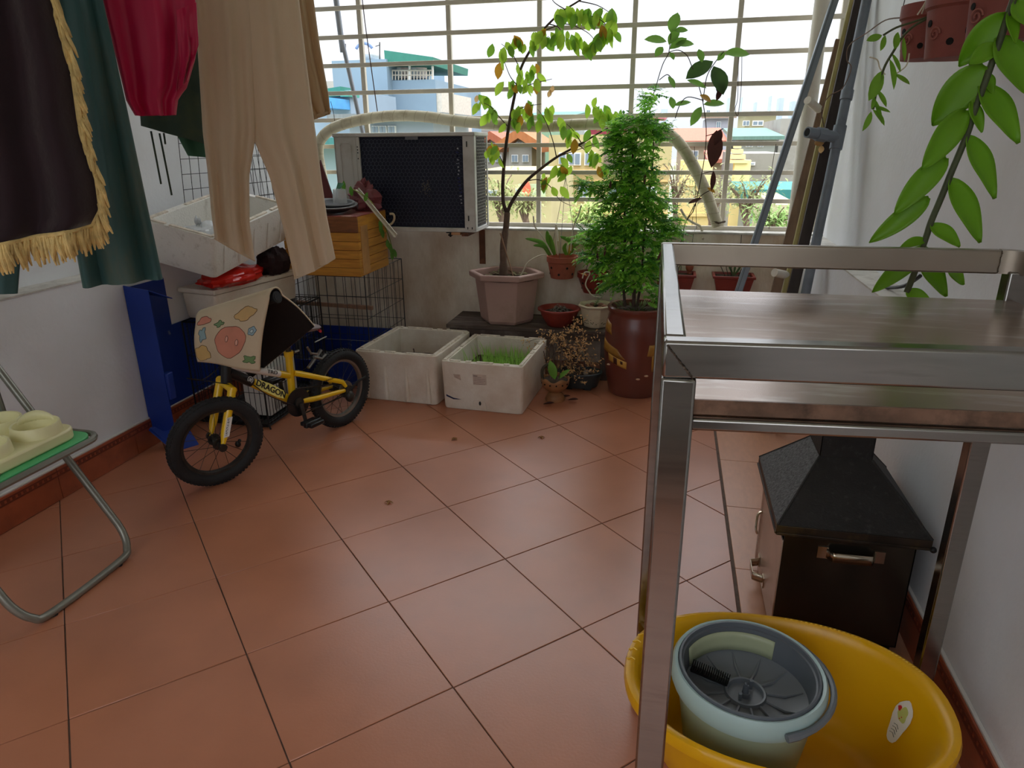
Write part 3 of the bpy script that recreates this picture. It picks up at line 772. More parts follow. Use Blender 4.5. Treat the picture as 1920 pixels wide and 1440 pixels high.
# ---- floor foam planters ------------------------------------------------------
m_foam = mat('dirty_foam', (226, 218, 204), 0.75, var=0.05, scale=5, bump=0.25, bscale=150, col2=(186, 160, 132), spots=0.22, sscale=3.5, sharp=0.25)
m_foam_edge = mat('chipped_foam', (220, 208, 192), 0.85, var=0.2, scale=40, bump=0.6, bscale=120)
m_soil = mat('dark_soil', (70, 54, 42), 0.95, var=0.4, scale=50, bump=0.8, bscale=70)
def foam_box(name, label, c, w, d, h, wall, yaw, ribs=0, chips=3, seed=1, soil=None, tilt_m=None, material=None, matin=None):
    """open foam box; c = centre of its base"""
    mt = material or m_foam
    c = V(c); rot = Matrix.Rotation(yaw, 3, 'Z')
    if tilt_m is not None: rot = tilt_m @ rot
    T = lambda p: c + rot @ V(p)
    t = thing(name, label, 'foam box', c)
    rg = random.Random(seed)
    def outer(s, z):
        pts = []
        for q in rrect(-w / 2 * s, w / 2 * s, -d / 2 * s, d / 2 * s, 0.022, z, 4): pts.append(q)
        return pts
    mb = MB(); rings = []
    for (kind, s, z) in (('o', 0.955, 0.0), ('o', 0.972, 0.012), ('o', 1.0, h - 0.012), ('o', 1.0, h), ('i', 1.0, h), ('i', 0.985, h * 0.15), ('i', 0.97, wall)):
        if kind == 'o': r_ = outer(s, z)
        else: r_ = rrect(-w / 2 * s + wall, w / 2 * s - wall, -d / 2 * s + wall, d / 2 * s - wall, 0.012, z, 4)
        if z == h:
            r_ = [V((q.x, q.y, q.z + rg.uniform(-0.003, 0.0015))) for q in r_]
        rings.append(r_)
    nn = len(rings[0])
    mb.add([T(p) for r_ in rings for p in r_], [(i * nn + k, i * nn + (k + 1) % nn, (i + 1) * nn + (k + 1) % nn, (i + 1) * nn + k) for i in range(len(rings) - 1) for k in range(nn)]
           + [tuple(range(nn)), tuple((len(rings) - 1) * nn + k for k in range(nn))])
    mb.obj('shell', mt, t, angle=45, bevel=0.003)
    # rim step: a thin raised inner lip
    lipm = MB()
    for s0, s1 in (((-1, -1), (1, -1)), ((1, -1), (1, 1)), ((1, 1), (-1, 1)), ((-1, 1), (-1, -1))):
        a = V((s0[0] * (w / 2 - wall * 0.55), s0[1] * (d / 2 - wall * 0.55), h + 0.001)); b = V((s1[0] * (w / 2 - wall * 0.55), s1[1] * (d / 2 - wall * 0.55), h + 0.001))
        n_ = 14; last = a
        for k in range(1, n_ + 1):
            p = lerp(a, b, k / n_)
            if rg.random() > 0.18: lipm.bar(T(last), T(p), wall * 0.5, 0.007, rot @ V((0, 0, 1)))
            last = p
    tag(lipm.obj('rim_lip', m_foam_edge, t, smooth=False), kind='stuff')
    for k in range(ribs):
        x = lerp(-w / 2 + 0.05, w / 2 - 0.05, k / max(1, ribs - 1))
        rb = MB().tube([T((x, -d / 2 * 0.972 - 0.001, 0.012)), T((x, -d / 2 * 0.99, h * 0.45)), T((x, -d / 2 + 0.004, h * 0.72))], [0.016, 0.012, 0.004], 8)
        rb.obj('rib', mt, t)
    if soil:
        sm_ = MB().grid(lambda u, v: T((lerp(-w / 2 + wall * 0.99, w / 2 - wall * 0.99, u), lerp(-d / 2 + wall * 0.99, d / 2 - wall * 0.99, v), soil + 0.012 * noise.noise(V((u * 6, v * 6, seed))))), 16, 16)
        sm_.obj('soil', m_soil, t)
    return t, T
fa, TA_ = foam_box('foam_planter', 'white foam planter box with bare soil between bicycle and grass box', (-1.295, 3.375, 0), 0.45, 0.51, 0.262, 0.032, rad(-4), ribs=4, seed=4, soil=0.12)
fbx, TB_ = foam_box('foam_planter', 'white foam planter box with green grass and torn paper labels', (-0.835, 3.335, 0), 0.42, 0.52, 0.250, 0.030, rad(-3), ribs=0, seed=9, soil=0.14)
# grass
m_grass = mat('grass_blade', (160, 206, 96), 0.55, var=0.25, scale=30, transl=0.35)
gs = MB(); rg = random.Random(11)
for k in range(520):
    x, y = rg.uniform(-0.10, 0.16), rg.uniform(-0.20, 0.15)
    a = rg.uniform(0, 6.28); l = rg.uniform(0.05, 0.11); ln = rg.uniform(0.2, 1.1)
    b = TB_((x, y, 0.14)); d = V((math.cos(a) * ln, math.sin(a) * ln, 1)).normalized()
    gs.leaf(b, d, V((math.cos(a), math.sin(a), 0.4)), l, 0.004, curl=rg.uniform(0.1, 0.55), seg=3, fold=0.2)
for k in range(6):
    a = rg.uniform(0, 6.28); gs.leaf(TB_((-0.14 + 0.01 * k, -0.1 + 0.04 * k, 0.14)), V((0.1 * math.cos(a), 0.1 * math.sin(a), 1)), V((1, 0, 0.2)), 0.13, 0.011, 0.2)
tag(gs.obj('grass', m_grass, fbx), kind='stuff')
dr = MB()
for k in range(9):
    a = rg.uniform(0, 6.28); b = TA_((rg.uniform(-0.1, 0.14), rg.uniform(0, 0.15), 0.135))
    dr.tube(smooth_path([b, b + V((0.05 * math.cos(a), 0.05 * math.sin(a), 0.025)), b + V((0.11 * math.cos(a), 0.11 * math.sin(a), 0.008))], 4), 0.003, 5)
tag(dr.obj('dead_stems', mat('dead_stem', (84, 62, 48), 0.9), fa), kind='stuff')
# labels and marks on the front of the grass box
fn_ = (TB_((0, -1, 0)) - TB_((0, 0, 0))).normalized(); fr_ = (TB_((1, 0, 0)) - TB_((0, 0, 0))).normalized(); fup = V((0, 0, 1))
m_paper = mat('aged_paper', (196, 176, 160), 0.8, var=0.1, scale=30)
m_ink = mat('faded_ink', (112, 96, 92), 0.8)
def onfront(x, z, off=0.0012):
    return TB_((x, -0.26 * lerp(0.972, 1.0, z / 0.25), z)) + fn_ * off
lb = MB().prism([onfront(-0.045, 0.195), onfront(0.025, 0.195), onfront(0.025, 0.143), onfront(-0.043, 0.139)], fn_ * 0.0006).obj('paper_label', m_paper, fbx, smooth=False)
ink = MB()
for k in range(6):
    z = 0.188 - 0.0085 * k; x1 = (-0.02, 0.0, 0.018, 0.02, 0.012, 0.018)[k]
    ink.prism([onfront(-0.041, z, 0.0022), onfront(x1, z, 0.0022), onfront(x1, z - (0.004 if k == 0 else 0.0014), 0.0022), onfront(-0.041, z - (0.004 if k == 0 else 0.0014), 0.0022)], fn_ * 0.0003)
tag(ink.obj('print_lines', m_ink, lb, smooth=False), kind='stuff')
lb2 = MB().prism([onfront(-0.145, 0.186), onfront(-0.110, 0.186), onfront(-0.106, 0.156), onfront(-0.140, 0.170)], fn_ * 0.0006).obj('torn_label', mat('aged_paper2', (182, 160, 144), 0.8, var=0.2, scale=50), fbx, smooth=False)
MB().prism([onfront(-0.188, 0.076), onfront(-0.150, 0.060), onfront(-0.108, 0.055), onfront(-0.150, 0.052), onfront(-0.187, 0.066)], fn_ * 0.0005).obj('blue_mark', mat('blue_marker', (26, 32, 70), 0.6), fbx, smooth=False)
MB().sph(onfront(-0.012, 0.042, 0.001), 0.006, 0.004, 0.011, seg=8, rings=6).obj('drain_hole', m_black, fbx)
MB().tube([onfront(-0.048, 0.012, 0.0), onfront(-0.044, 0.050, 0.0), onfront(-0.034, 0.058, 0.0), onfront(0.006, 0.058, 0.0), onfront(0.018, 0.050, 0.0), onfront(0.022, 0.012, 0.0)], 0.003, 6).obj('drain_panel_edge', m_foam, fbx)

# ---- low bench behind the planters -------------------------------------------
m_bench = mat('old_dark_wood', (84, 70, 62), 0.8, var=0.2, scale=6, stretch=(1, 6, 1), bump=0.3, col2=(130, 116, 104), spots=0.25, sscale=5)
bn = thing('low_bench', 'low dark weathered plank bench carrying pots along the parapet', 'bench', (-0.72, 3.81, 0))
for k in range(3):
    y = 3.655 + k * 0.113
    MB().span((-1.21, y, 0.262), (-0.27, y + 0.108, 0.284)).obj('plank', m_bench, bn, bevel=0.003)
for (x, y) in ((-1.17, 3.68), (-0.31, 3.69), (-1.17, 3.96), (-0.31, 3.96)):
    MB().span((x - 0.02, y - 0.02, 0), (x + 0.02, y + 0.02, 0.262)).obj('leg', m_bench, bn)
MB().span((-1.19, 3.668, 0.225), (-0.285, 3.688, 0.262)).obj('apron', m_bench, bn)
BZ = 0.2845
# ================================================================== LEFT CORNER CLUSTER
m_blue = mat('blue_painted_steel', (22, 52, 136), 0.42, 0.1, var=0.15, scale=5, col2=(150, 158, 176), spots=0.02, sscale=9, sharp=0.05)
m_wire = mat('black_wire', (26, 26, 28), 0.5, 0.3)
m_wireg = mat('grey_wire', (70, 68, 66), 0.4, 0.7)
# blue steel tray standing on end against the wall
bt = thing('blue_metal_tray', 'dented blue steel tray standing on end against the left wall', 'tray', (-2.11, 2.5, 0))
MB().prism([(-2.183, 2.405, 0.03), (-2.183, 2.405, 0.705), (-2.183, 2.64, 0.705), (-2.183, 2.64, 0.49), (-2.183, 3.26, 0.49), (-2.183, 3.26, 0.03)], (0.004, 0, 0)).obj('back_sheet', m_blue, bt, smooth=False)
MB().prism([(-2.183, 2.402, 0.055), (-2.062, 2.402, 0.085), (-2.066, 2.402, 0.70), (-2.183, 2.402, 0.715)], (0, 0.004, 0)).obj('side_flange', m_blue, bt, smooth=False)
MB().prism([(-2.183, 2.38, 0.085), (-2.040, 2.352, 0.0), (-1.985, 2.44, 0.0), (-2.062, 2.47, 0.085)], (0, 0.003, 0.004)).obj('bottom_flange', m_blue, bt, smooth=False)
MB().prism([(-2.180, 2.405, 0.70), (-2.06, 2.405, 0.695), (-2.005, 2.46, 0.655), (-2.12, 2.47, 0.665)], (0, 0.0, 0.004)).obj('top_flap', m_blue, bt, smooth=False)
MB().span((-2.08, 2.405, 0.22), (-2.05, 2.44, 0.34)).obj('stiffener', m_blue, bt, bevel=0.004)
# low blue tray under the wire pen
b2 = thing('blue_floor_tray', 'low blue steel tray on the floor under the grey wire pen', 'tray', (-1.83, 3.6, 0))
MB().span((-2.14, 3.31, 0.002), (-1.535, 3.90, 0.008)).obj('bottom', mat('ash_grey', (118, 118, 120), 0.9, var=0.3, scale=20), b2)
for a, b in (((-2.14, 3.89, 0.002), (-1.535, 3.90, 0.175)), ((-2.14, 3.31, 0.002), (-1.535, 3.318, 0.135)), ((-2.14, 3.31, 0.002), (-2.132, 3.90, 0.17)), ((-1.543, 3.31, 0.002), (-1.535, 3.90, 0.17))):
    MB().span(a, b).obj('side', m_blue, b2)
def wire_panel(a, u, w, nu, nw, r, mb=None):
    """grid of wires: corner a, edges u and w, nu wires along w and nw wires along u"""
    mb = mb or MB(); a, u, w = V(a), V(u), V(w)
    for i in range(nu): mb.cyl(a + u * (i / (nu - 1)), a + u * (i / (nu - 1)) + w, r, seg=5)
    for j in range(nw): mb.cyl(a + w * (j / (nw - 1)), a + w * (j / (nw - 1)) + u, r, seg=5)
    return mb
def cage(name, label, x0, x1, y0, y1, z0, z1, pitch, hs, r, mm, top=True, frame=0.004):
    t = thing(name, label, 'cage', ((x0 + x1) / 2, (y0 + y1) / 2, z0))
    dx, dy, dz = x1 - x0, y1 - y0, z1 - z0
    def P(nm, a, u, w, nu, nw): tag(wire_panel(a, u, w, nu, nw, r).obj(nm, mm, t), kind='stuff')
    P('front_panel', (x0, y0, z0), (dx, 0, 0), (0, 0, dz), int(dx / pitch) + 1, hs)
    P('back_panel', (x0, y1, z0), (dx, 0, 0), (0, 0, dz), int(dx / pitch) + 1, hs)
    P('left_panel', (x0, y0, z0), (0, dy, 0), (0, 0, dz), int(dy / pitch) + 1, hs)
    P('right_panel', (x1, y0, z0), (0, dy, 0), (0, 0, dz), int(dy / pitch) + 1, hs)
    if top: P('top_panel', (x0, y0, z1), (dx, 0, 0), (0, dy, 0), int(dx / (pitch * 1.0)) + 1, 5)
    f = MB()
    for (x, y) in ((x0, y0), (x1, y0), (x1, y1), (x0, y1)): f.cyl((x, y, z0), (x, y, z1), frame, seg=6)
    for z in (z0, z1):
        f.tube([(x0, y0, z), (x1, y0, z), (x1, y1, z), (x0, y1, z)], frame, 5, closed=True)
    f.obj('frame', mm, t)
    return t
cg = cage('black_dog_cage', 'black wire dog cage on the floor behind the bicycle', -2.15, -1.775, 2.672, 3.275, 0.012, 0.497, 0.026, 4, 0.0016, m_wire)
MB().span((-2.14, 2.68, 0.0), (-1.785, 3.265, 0.022)).obj('floor_pan', m_black, cg, bevel=0.004)
for y in (2.672, 2.97, 3.275):
    MB().tube([(-1.775, y, 0.02), (-1.768, y, 0.0), (-1.760, y - 0.01, 0.004)], 0.004, 6).obj('foot', m_wire, cg)
fl = MB()
for k in range(18): fl.cyl((-2.14 + k * 0.0208, 2.69, 0.030), (-2.14 + k * 0.0208, 3.26, 0.030), 0.0016, seg=4)
tag(fl.obj('floor_grid', m_wire, cg), kind='stuff')
pen = cage('grey_wire_pen', 'grey open wire pen under the wooden crate beside the parapet', -2.10, -1.545, 3.345, 3.875, 0.010, 0.612, 0.055, 6, 0.0017, m_wireg, top=False, frame=0.003)
MB().bar((-2.09, 3.40, 0.438), (-1.53, 3.39, 0.425), 0.018, 0.022).obj('wood_perch', mat('perch_wood', (140, 108, 86), 0.7, var=0.2, scale=10, stretch=(8, 1, 1)), pen, bevel=0.003)
MB().cyl((-1.98, 3.36, 0.01), (-1.98, 3.36, 0.61), 0.016, seg=10).obj('corner_post', mat('grey_post', (92, 92, 94), 0.5), pen)
# loose wire mesh sheet behind the hanging trousers
ws = thing('wire_mesh_sheet', 'loose folded wire mesh sheet leaning on the left wall behind the trousers', 'wire mesh', (-2.2, 3.5, 0.785))
for k, (a, u, w) in enumerate((((-2.26, 2.95, 0.785), (0.02, 0.95, 0), (0.02, 0.02, 0.55)), ((-2.17, 3.30, 0.785), (0.05, 0.62, 0), (-0.07, 0.05, 0.56)))):
    tag(wire_panel(a, u, w, 16, 9, 0.0016).obj('mesh_panel', m_wire, ws), kind='stuff')

# foam box with lid on the cage
lb_t, LT = foam_box('lidded_foam_box', 'white foam box with a battered lid on top of the black cage', (-2.024, 2.984, 0.5025), 0.205, 0.56, 0.118, 0.02, rad(-10), seed=21)
ldm = MB(); rot10 = Matrix.Rotation(rad(-10), 3, 'Z')
ldm.box(V((-2.024, 2.984, 0.634)), (0.222, 0.578, 0.022), rot10)
lid_o = ldm.obj('lid', m_foam, lb_t, bevel=0.005)
for k in range(7):
    a = LT((0.085, -0.25 + k * 0.08, 0.143)); b = LT((0.085, -0.185 + k * 0.08, 0.143))
    MB().bar(a, b, 0.026, 0.008).obj('lid_lug', m_foam, lid_o, bevel=0.002)
MB().bar(LT((0.104, -0.27, 0.075)), LT((0.104, -0.27, 0.03)), 0.004, 0.008).obj('tape_mark', mat('brown_tape', (92, 72, 56), 0.6), lb_t)
# big foam box, tilted, resting on the bag and on the wall ledge
ax_l = V((-math.cos(rad(13)), 0, math.sin(rad(13)))); ay_b = V((0, math.cos(rad(8)), math.sin(rad(8))))
corner = V((-1.895, 2.60, 0.712)); W_, D_, H_ = 0.34, 0.64, 0.185
nrm = ay_b.cross(ax_l)
nrm = -nrm if nrm.z < 0 else nrm
nrm.normalize()
rotm = Matrix((-ax_l, ay_b, nrm)).transposed()
cbase = corner + ax_l * (W_ / 2) + ay_b * (D_ / 2)
m_foam2 = mat('speckled_foam', (232, 229, 222), 0.75, var=0.04, scale=6, bump=0.35, bscale=110, col2=(190, 184, 172), spots=0.14, sscale=22, sharp=0.1)
ub, UT = foam_box('large_foam_box', 'large open white foam box tilted on a red bag by the left wall', cbase, W_, D_, H_, 0.03, 0.0, seed=31, tilt_m=rotm, material=m_foam2)
for k in range(5):
    y = -D_ / 2 + 0.08 + k * 0.12
    MB().tube([UT((W_ / 2 * 0.985, y, 0.015)), UT((W_ / 2 + 0.001, y, H_ * 0.75))], [0.006, 0.002], 6).obj('side_groove', m_foam2, ub)
# plastic bags
def bag(name, label, cat, c, rx, ry, rz, material, seed, amp=0.35, n=22, knot=None, flat=0.0):
    rg = random.Random(seed); o = V((rg.uniform(0, 50), rg.uniform(0, 50), 0)); c = V(c)
    mb = MB(); seg = n + 8; vs_ = []; fs = []
    for i in range(n + 1):
        a = math.pi * i / n
        for k in range(seg):
            b = 2 * math.pi * k / seg
            d = V((math.sin(a) * math.cos(b), math.sin(a) * math.sin(b), -math.cos(a)))
            w = 1 + amp * (noise.noise(d * 2.2 + o) + 0.45 * noise.noise(d * 5.5 + o) + 0.25 * abs(noise.noise(d * 11 + o)))
            p = V((d.x * rx * w, d.y * ry * w, d.z * rz * w))
            if p.z < -rz * 0.75: p.z = -rz * 0.75
            if flat and p.z > flat: p.z = flat + (p.z - flat) * 0.15
            vs_.append(c + p)
    for i in range(n):
        for k in range(seg):
            l = (k + 1) % seg; fs.append((i * seg + k, i * seg + l, (i + 1) * seg + l, (i + 1) * seg + k))
    mb.add(vs_, fs)
    t = thing(name, label, cat, c - V((0, 0, rz * 0.75)))
    mb.obj('film', material, t, angle=25)
    if knot:
        km = MB(); kz = c + V(knot)
        for q in range(9):
            a = q / 9 * 6.28; km.leaf(kz, V((0.5 * math.cos(a), 0.5 * math.sin(a), 1)), V((math.cos(a), math.sin(a), 0)), 0.026 + 0.02 * rg.random(), 0.022, 0.3, fold=0.6)
        km.sph(kz, 0.012, 0.012, 0.01, seg=8, rings=6)
        tag(km.obj('gathered_top', material, t, solid=0.001), kind='stuff')
    return t
m_redbag = mat('red_plastic_film', (206, 40, 30), 0.22, var=0.2, scale=9, transl=0.15, bump=0.3, bscale=18)
bag('red_plastic_bag', 'crumpled glossy red plastic bag squeezed between the two foam boxes', 'bag', (-1.985, 2.86, 0.680), 0.10, 0.20, 0.046, m_redbag, 3, amp=0.22)
m_clear = mat('clear_film', (236, 240, 242), 0.15, var=0.03, trans=0.55, alpha=0.55, bump=0.3, bscale=25)
bag('clear_plastic_bag', 'knotted translucent white plastic bag inside the tilted foam box', 'bag', UT((-0.02, -0.10, 0.085)), 0.075, 0.12, 0.055, mat('white_film', (236, 238, 240), 0.25, var=0.03, transl=0.5, bump=0.3, bscale=25), 8, knot=(0, -0.03, 0.05))
bag('dark_cloth_bundle', 'dark maroon cloth bundle on the foam lid behind the cream trousers', 'cloth', (-1.925, 3.12, 0.703), 0.075, 0.085, 0.075, mat('maroon_cloth', (40, 20, 22), 0.85, var=0.3, scale=14, bump=0.3), 12, amp=0.25)
MB_ = thing('dark_red_board', 'thin dark red board leaning between the wrapped pipe and crate', 'board', (-1.95, 3.64, 0.93))
MB().prism([PY(596, 322, 3.63), PY(600, 300, 3.63), PY(630, 388, 3.63), PY(610, 398, 3.63)], (0, 0.012, 0)).obj('panel', mat('dark_red_paint', (96, 34, 34), 0.5, var=0.15), MB_)

# ---- wooden crate on the pen ------------------------------------------------------
m_plank = mat('yellow_pine', (206, 146, 56), 0.5, var=0.16, scale=5, stretch=(1.5, 1.5, 14), bump=0.08, col2=(176, 112, 40), spots=0.3, sscale=3)
m_plank_b = mat('brown_stained_pine', (140, 88, 50), 0.6, var=0.25, scale=7, stretch=(1.5, 1.5, 10), bump=0.1, col2=(104, 62, 40), spots=0.3, sscale=5)
ctop, cbot, cx0, cx1, cy0, cy1 = 0.918, 0.616, -1.93, -1.518, 3.25, 3.62
cr_ = thing('wooden_crate', 'yellow plank wooden crate with brown stained top board on the wire pen', 'crate', ((cx0 + cx1) / 2, (cy0 + cy1) / 2, cbot))
MB().span((cx0 + 0.006, cy0 + 0.006, cbot), (cx1 - 0.006, cy1 - 0.006, ctop - 0.004)).obj('core', m_plank_b, cr_)
zs = [cbot + 0.002, cbot + 0.046, cbot + 0.090, cbot + 0.134, cbot + 0.178, cbot + 0.222, ctop]
for k in range(6):
    a, b = zs[k] + 0.0012, zs[k + 1] - 0.0012
    mm = m_plank_b if k == 5 else m_plank
    MB().span((cx0, cy0, a), (cx1, cy0 + 0.012, b)).obj('plank', mm, cr_, bevel=0.0015)
    MB().span((cx1 - 0.012, cy0 + 0.0125, a), (cx1, cy1, b)).obj('plank', m_plank if k != 5 else m_plank, cr_, bevel=0.0015)
MB().span((cx1 - 0.001, cy0 + 0.03, cbot + 0.01), (cx1 + 0.003, cy0 + 0.115, ctop - 0.05)).obj('corner_strip', mat('pale_strip', (190, 140, 84), 0.6, var=0.25, scale=12), cr_)
MB().span((cx0, cy0, ctop - 0.004), (cx1, cy1, ctop + 0.002)).obj('top_film', mat('red_wrap', (140, 60, 56), 0.45, var=0.35, scale=16, bump=0.3, col2=(186, 156, 140), spots=0.3, sscale=14), cr_, bevel=0.002)
ZT = ctop + 0.0022
# things on the crate
m_dkgrey = mat('dark_grey_pan', (52, 54, 58), 0.45, var=0.1)
def dish(name, label, c, R_, h, tiltv):
    rot = Matrix.Rotation(tiltv[0], 3, 'X') @ Matrix.Rotation(tiltv[1], 3, 'Y')
    t = thing(name, label, 'dish', c)
    MB().lathe([(0.0, 0.003), (R_ * 0.6, 0.003), (R_ * 0.82, h * 0.6), (R_, h), (R_ * 1.01, h - 0.003), (R_ * 0.86, h * 0.45), (R_ * 0.66, 0.0), (0, 0.0)], c, 36, rot=rot).obj('bowl', m_dkgrey, t)
    MB().lathe([(R_ * 0.93, h - 0.003), (R_, h + 0.002), (R_ * 1.04, h - 0.001), (R_ * 1.02, h - 0.006)], c, 36, rot=rot, closed=True).obj('rim', mat('worn_grey_rim', (128, 130, 134), 0.4, var=0.1), t)
    return t
dish('pot_saucer', 'large dark grey round saucer on top of the wooden crate', V((-1.72, 3.38, ZT + 0.016)), 0.135, 0.034, (rad(5), rad(4)))
dish('pot_saucer', 'smaller dark grey saucer nested inside the larger one on the crate', V((-1.685, 3.385, ZT + 0.031)), 0.088, 0.026, (rad(6), rad(3)))
pk = thing('clear_plastic_box', 'crumpled clear plastic punnet lying in the grey saucers', 'packaging', (-1.655, 3.37, ZT + 0.05))
pm = MB(); rg = random.Random(4)
base = [V((-1.655 + 0.036 * math.cos(a) * (1 + 0.25 * rg.random()), 3.37 + 0.03 * math.sin(a), ZT + 0.052)) for a in [k * 6.283 / 9 for k in range(9)]]
topv = [p + V((0.012 * rg.uniform(-1, 1), 0.01 * rg.uniform(-1, 1), 0.055 + 0.02 * rg.random())) for p in base]
pm.add(base + topv + [V((-1.655, 3.37, ZT + 0.052)), V((-1.652, 3.37, ZT + 0.122))], [(k, (k + 1) % 9, 9 + (k + 1) % 9) for k in range(9)] + [(k, 9 + (k + 1) % 9, 9 + k) for k in range(9)] + [(18, (k + 1) % 9, k) for k in range(9)] + [(19, 9 + k, 9 + (k + 1) % 9) for k in range(9)])
pm.obj('film', m_clear, pk, smooth=False, solid=0.0008)
MB().prism([V((-1.672, 3.36, ZT + 0.115)), V((-1.640, 3.352, ZT + 0.125)), V((-1.628, 3.37, ZT + 0.150)), V((-1.665, 3.378, ZT + 0.152))], (0, 0.003, 0)).obj('green_label', mat('label_green', (74, 128, 96), 0.5, var=0.3, scale=60), pk)
bag('pink_plastic_bag', 'knotted pinkish red plastic bag of rubbish behind the saucers', 'bag', (-1.60, 3.545, ZT + 0.058), 0.082, 0.052, 0.077, mat('pink_film', (150, 84, 90), 0.3, var=0.3, scale=12, transl=0.2, bump=0.3, bscale=20), 17, amp=0.45, knot=(0, 0, 0.068))
sr_ = thing('plastic_rail', 'off white plastic rail slanting over the right edge of the crate', 'rail', PY(741, 445, 3.24))
MB().bar(PY(668, 356, 3.44), PY(741, 445, 3.235), 0.010, 0.006).obj('strip', mat('offwhite_plastic', (214, 206, 186), 0.45, var=0.05), sr_, bevel=0.001)
MB().bar(PY(672, 354, 3.44), PY(744, 441, 3.235), 0.004, 0.012).obj('groove', mat('offwhite_plastic2', (190, 182, 160), 0.45), sr_)
rp = thing('rope_loop', 'pale rope loop hanging off the crate in front of the air conditioner', 'rope', PY(735, 410, 3.5))
MB().tube(smooth_path([PY(x, y, 3.5) for x, y in ((706, 400), (716, 408), (722, 418), (732, 421), (739, 412), (738, 402), (731, 401))], 5), 0.006, 7).obj('strand', mat('pale_rope', (206, 190, 160), 0.8, bump=0.5, bscale=300), rp)
m_leafg = mat('fresh_leaf', (92, 148, 50), 0.5, var=0.25, scale=14, transl=0.35)
vn = thing('leafy_sprig', 'wilting green leafy sprig hanging down the right side of the crate', 'plant', PY(735, 470, 3.5))
stem = smooth_path([PY(x, y, Yq) for x, y, Yq in ((655, 352, 3.40), (690, 372, 3.36), (712, 405, 3.42), (728, 440, 3.55), (736, 470, 3.60))], 5)
MB().tube(stem, 0.003, 5).obj('stem', mat('sprig_stem', (130, 140, 70), 0.7), vn)
for k, (x, y, Yq) in enumerate(((645, 358, 3.4), (660, 368, 3.38), (684, 378, 3.37), (712, 412, 3.45), (714, 420, 3.45), (716, 428, 3.46), (726, 448, 3.55), (730, 455, 3.57), (733, 462, 3.58), (735, 470, 3.6), (738, 466, 3.6))):
    p = PY(x, y, Yq); a = random.uniform(-0.5, 0.5)
    MB().leaf(p, V((0.35 * a + 0.1, -0.15, -1 if k > 2 else 0.4)), V((0.3, -1, 0.2)), 0.052, 0.022, 0.2).obj('leaf', m_leafg, vn)

# ================================================================== BICYCLE
m_by = mat('yellow_frame_paint', (236, 190, 22), 0.3, var=0.08, scale=6, coat=0.3, col2=(168, 124, 24), spots=0.08, sscale=9)
m_bk = mat('black_frame_paint', (26, 26, 28), 0.35, var=0.2, scale=9)
m_bw = mat('white_decal', (222, 216, 208), 0.45, var=0.08, scale=12)
m_rim = mat('worn_alloy', (150, 148, 142), 0.35, 0.9, var=0.15)
m_gunk = mat('greasy_metal', (62, 58, 54), 0.5, 0.6, var=0.3, scale=30, bump=0.2)
Aw, Bw = V((-1.677, 2.122, 0)), V((-1.461, 2.78, 0))
bd = (Bw - Aw).normalized(); bn_ = V((bd.y, -bd.x, 0))
def BP(x, y, off=0.0):
    return PL(x, y, Aw, bn_) + bn_ * off
bike = thing('child_bicycle', 'small yellow and black child bicycle with a mat over its handlebar', 'bicycle', (Aw + Bw) / 2)
WR = 0.185
def wheel(c, ax, R_, tread, spokes_n, nm):
    ax = ax.normalized(); u = V((0, 0, 1)); u = (u - ax * u.dot(ax)).normalized(); w = ax.cross(u); c = V(c)
    rot = Matrix((u, w, ax)).transposed()
    tr = 0.026
    prof = [(R_ - 2 * tr + tr * (1 - math.cos(a)) * 1.0, tr * math.sin(a)) for a in [2 * math.pi * k / 14 for k in range(14)]]
    wt = MB().lathe([(R_ - tr + tr * math.cos(a), tr * 0.95 * math.sin(a)) for a in [2 * math.pi * k / 14 for k in range(14)]], c, 56, rot=rot, closed=True).obj('tire', m_rubber, bike, angle=60)
    kn = MB(); N_ = 72
    for k in range(N_):
        a = 2 * math.pi * k / N_
        for s in (-1, 0, 1):
            aa = a + (0.5 if s == 0 else 0) * 2 * math.pi / N_
            rr_ = R_ - (0.0005 if s == 0 else 0.006); d = u * math.cos(aa) + w * math.sin(aa)
            kn.box(c + d * rr_ + ax * (s * 0.013), (0.006 * tread, 0.009, 0.009), Matrix((d, ax.cross(d), ax)).transposed())
    tag(kn.obj('tread_knobs', m_rubber, wt), kind='stuff')
    ri = R_ - 2 * tr
    rim = MB().lathe([(ri + 0.004, -0.012), (ri - 0.006, -0.010), (ri - 0.009, 0), (ri - 0.006, 0.010), (ri + 0.004, 0.012)], c, 56, rot=rot, closed=True).obj('rim', m_gunk if nm == 'f' else m_rim, bike)
    sp = MB()
    for k in range(spokes_n):
        a = 2 * math.pi * k / spokes_n; s = 1 if k % 2 else -1
        d = u * math.cos(a) + w * math.sin(a); d2 = u * math.cos(a + 0.5 * s) + w * math.sin(a + 0.5 * s)
        sp.cyl(c + d2 * 0.018 + ax * (0.022 * s), c + d * (ri - 0.006), 0.0011, seg=4)
    tag(sp.obj('spokes', m_gunk, rim), kind='stuff')
    MB().cyl(c - ax * 0.03, c + ax * 0.03, 0.014, seg=14).cyl(c - ax * 0.025, c - ax * 0.020, 0.024, seg=16).cyl(c + ax * 0.020, c + ax * 0.025, 0.024, seg=16).cyl(c - ax * 0.062, c + ax * 0.062, 0.005, seg=8).obj('hub', m_gunk, bike)
    return u, w
fax = V((0.842, -0.54, -0.14)).normalized()
fhub = Aw + V((0.030, 0.004, 0.1835))
fu_, fw_ = wheel(fhub, fax, WR, 0.6, 20, 'f')
rhub = Bw + bd * 0.008 + V((0.006, 0, 0.185))
ru_, rw_ = wheel(rhub, bn_, WR, 1.2, 20, 'r')
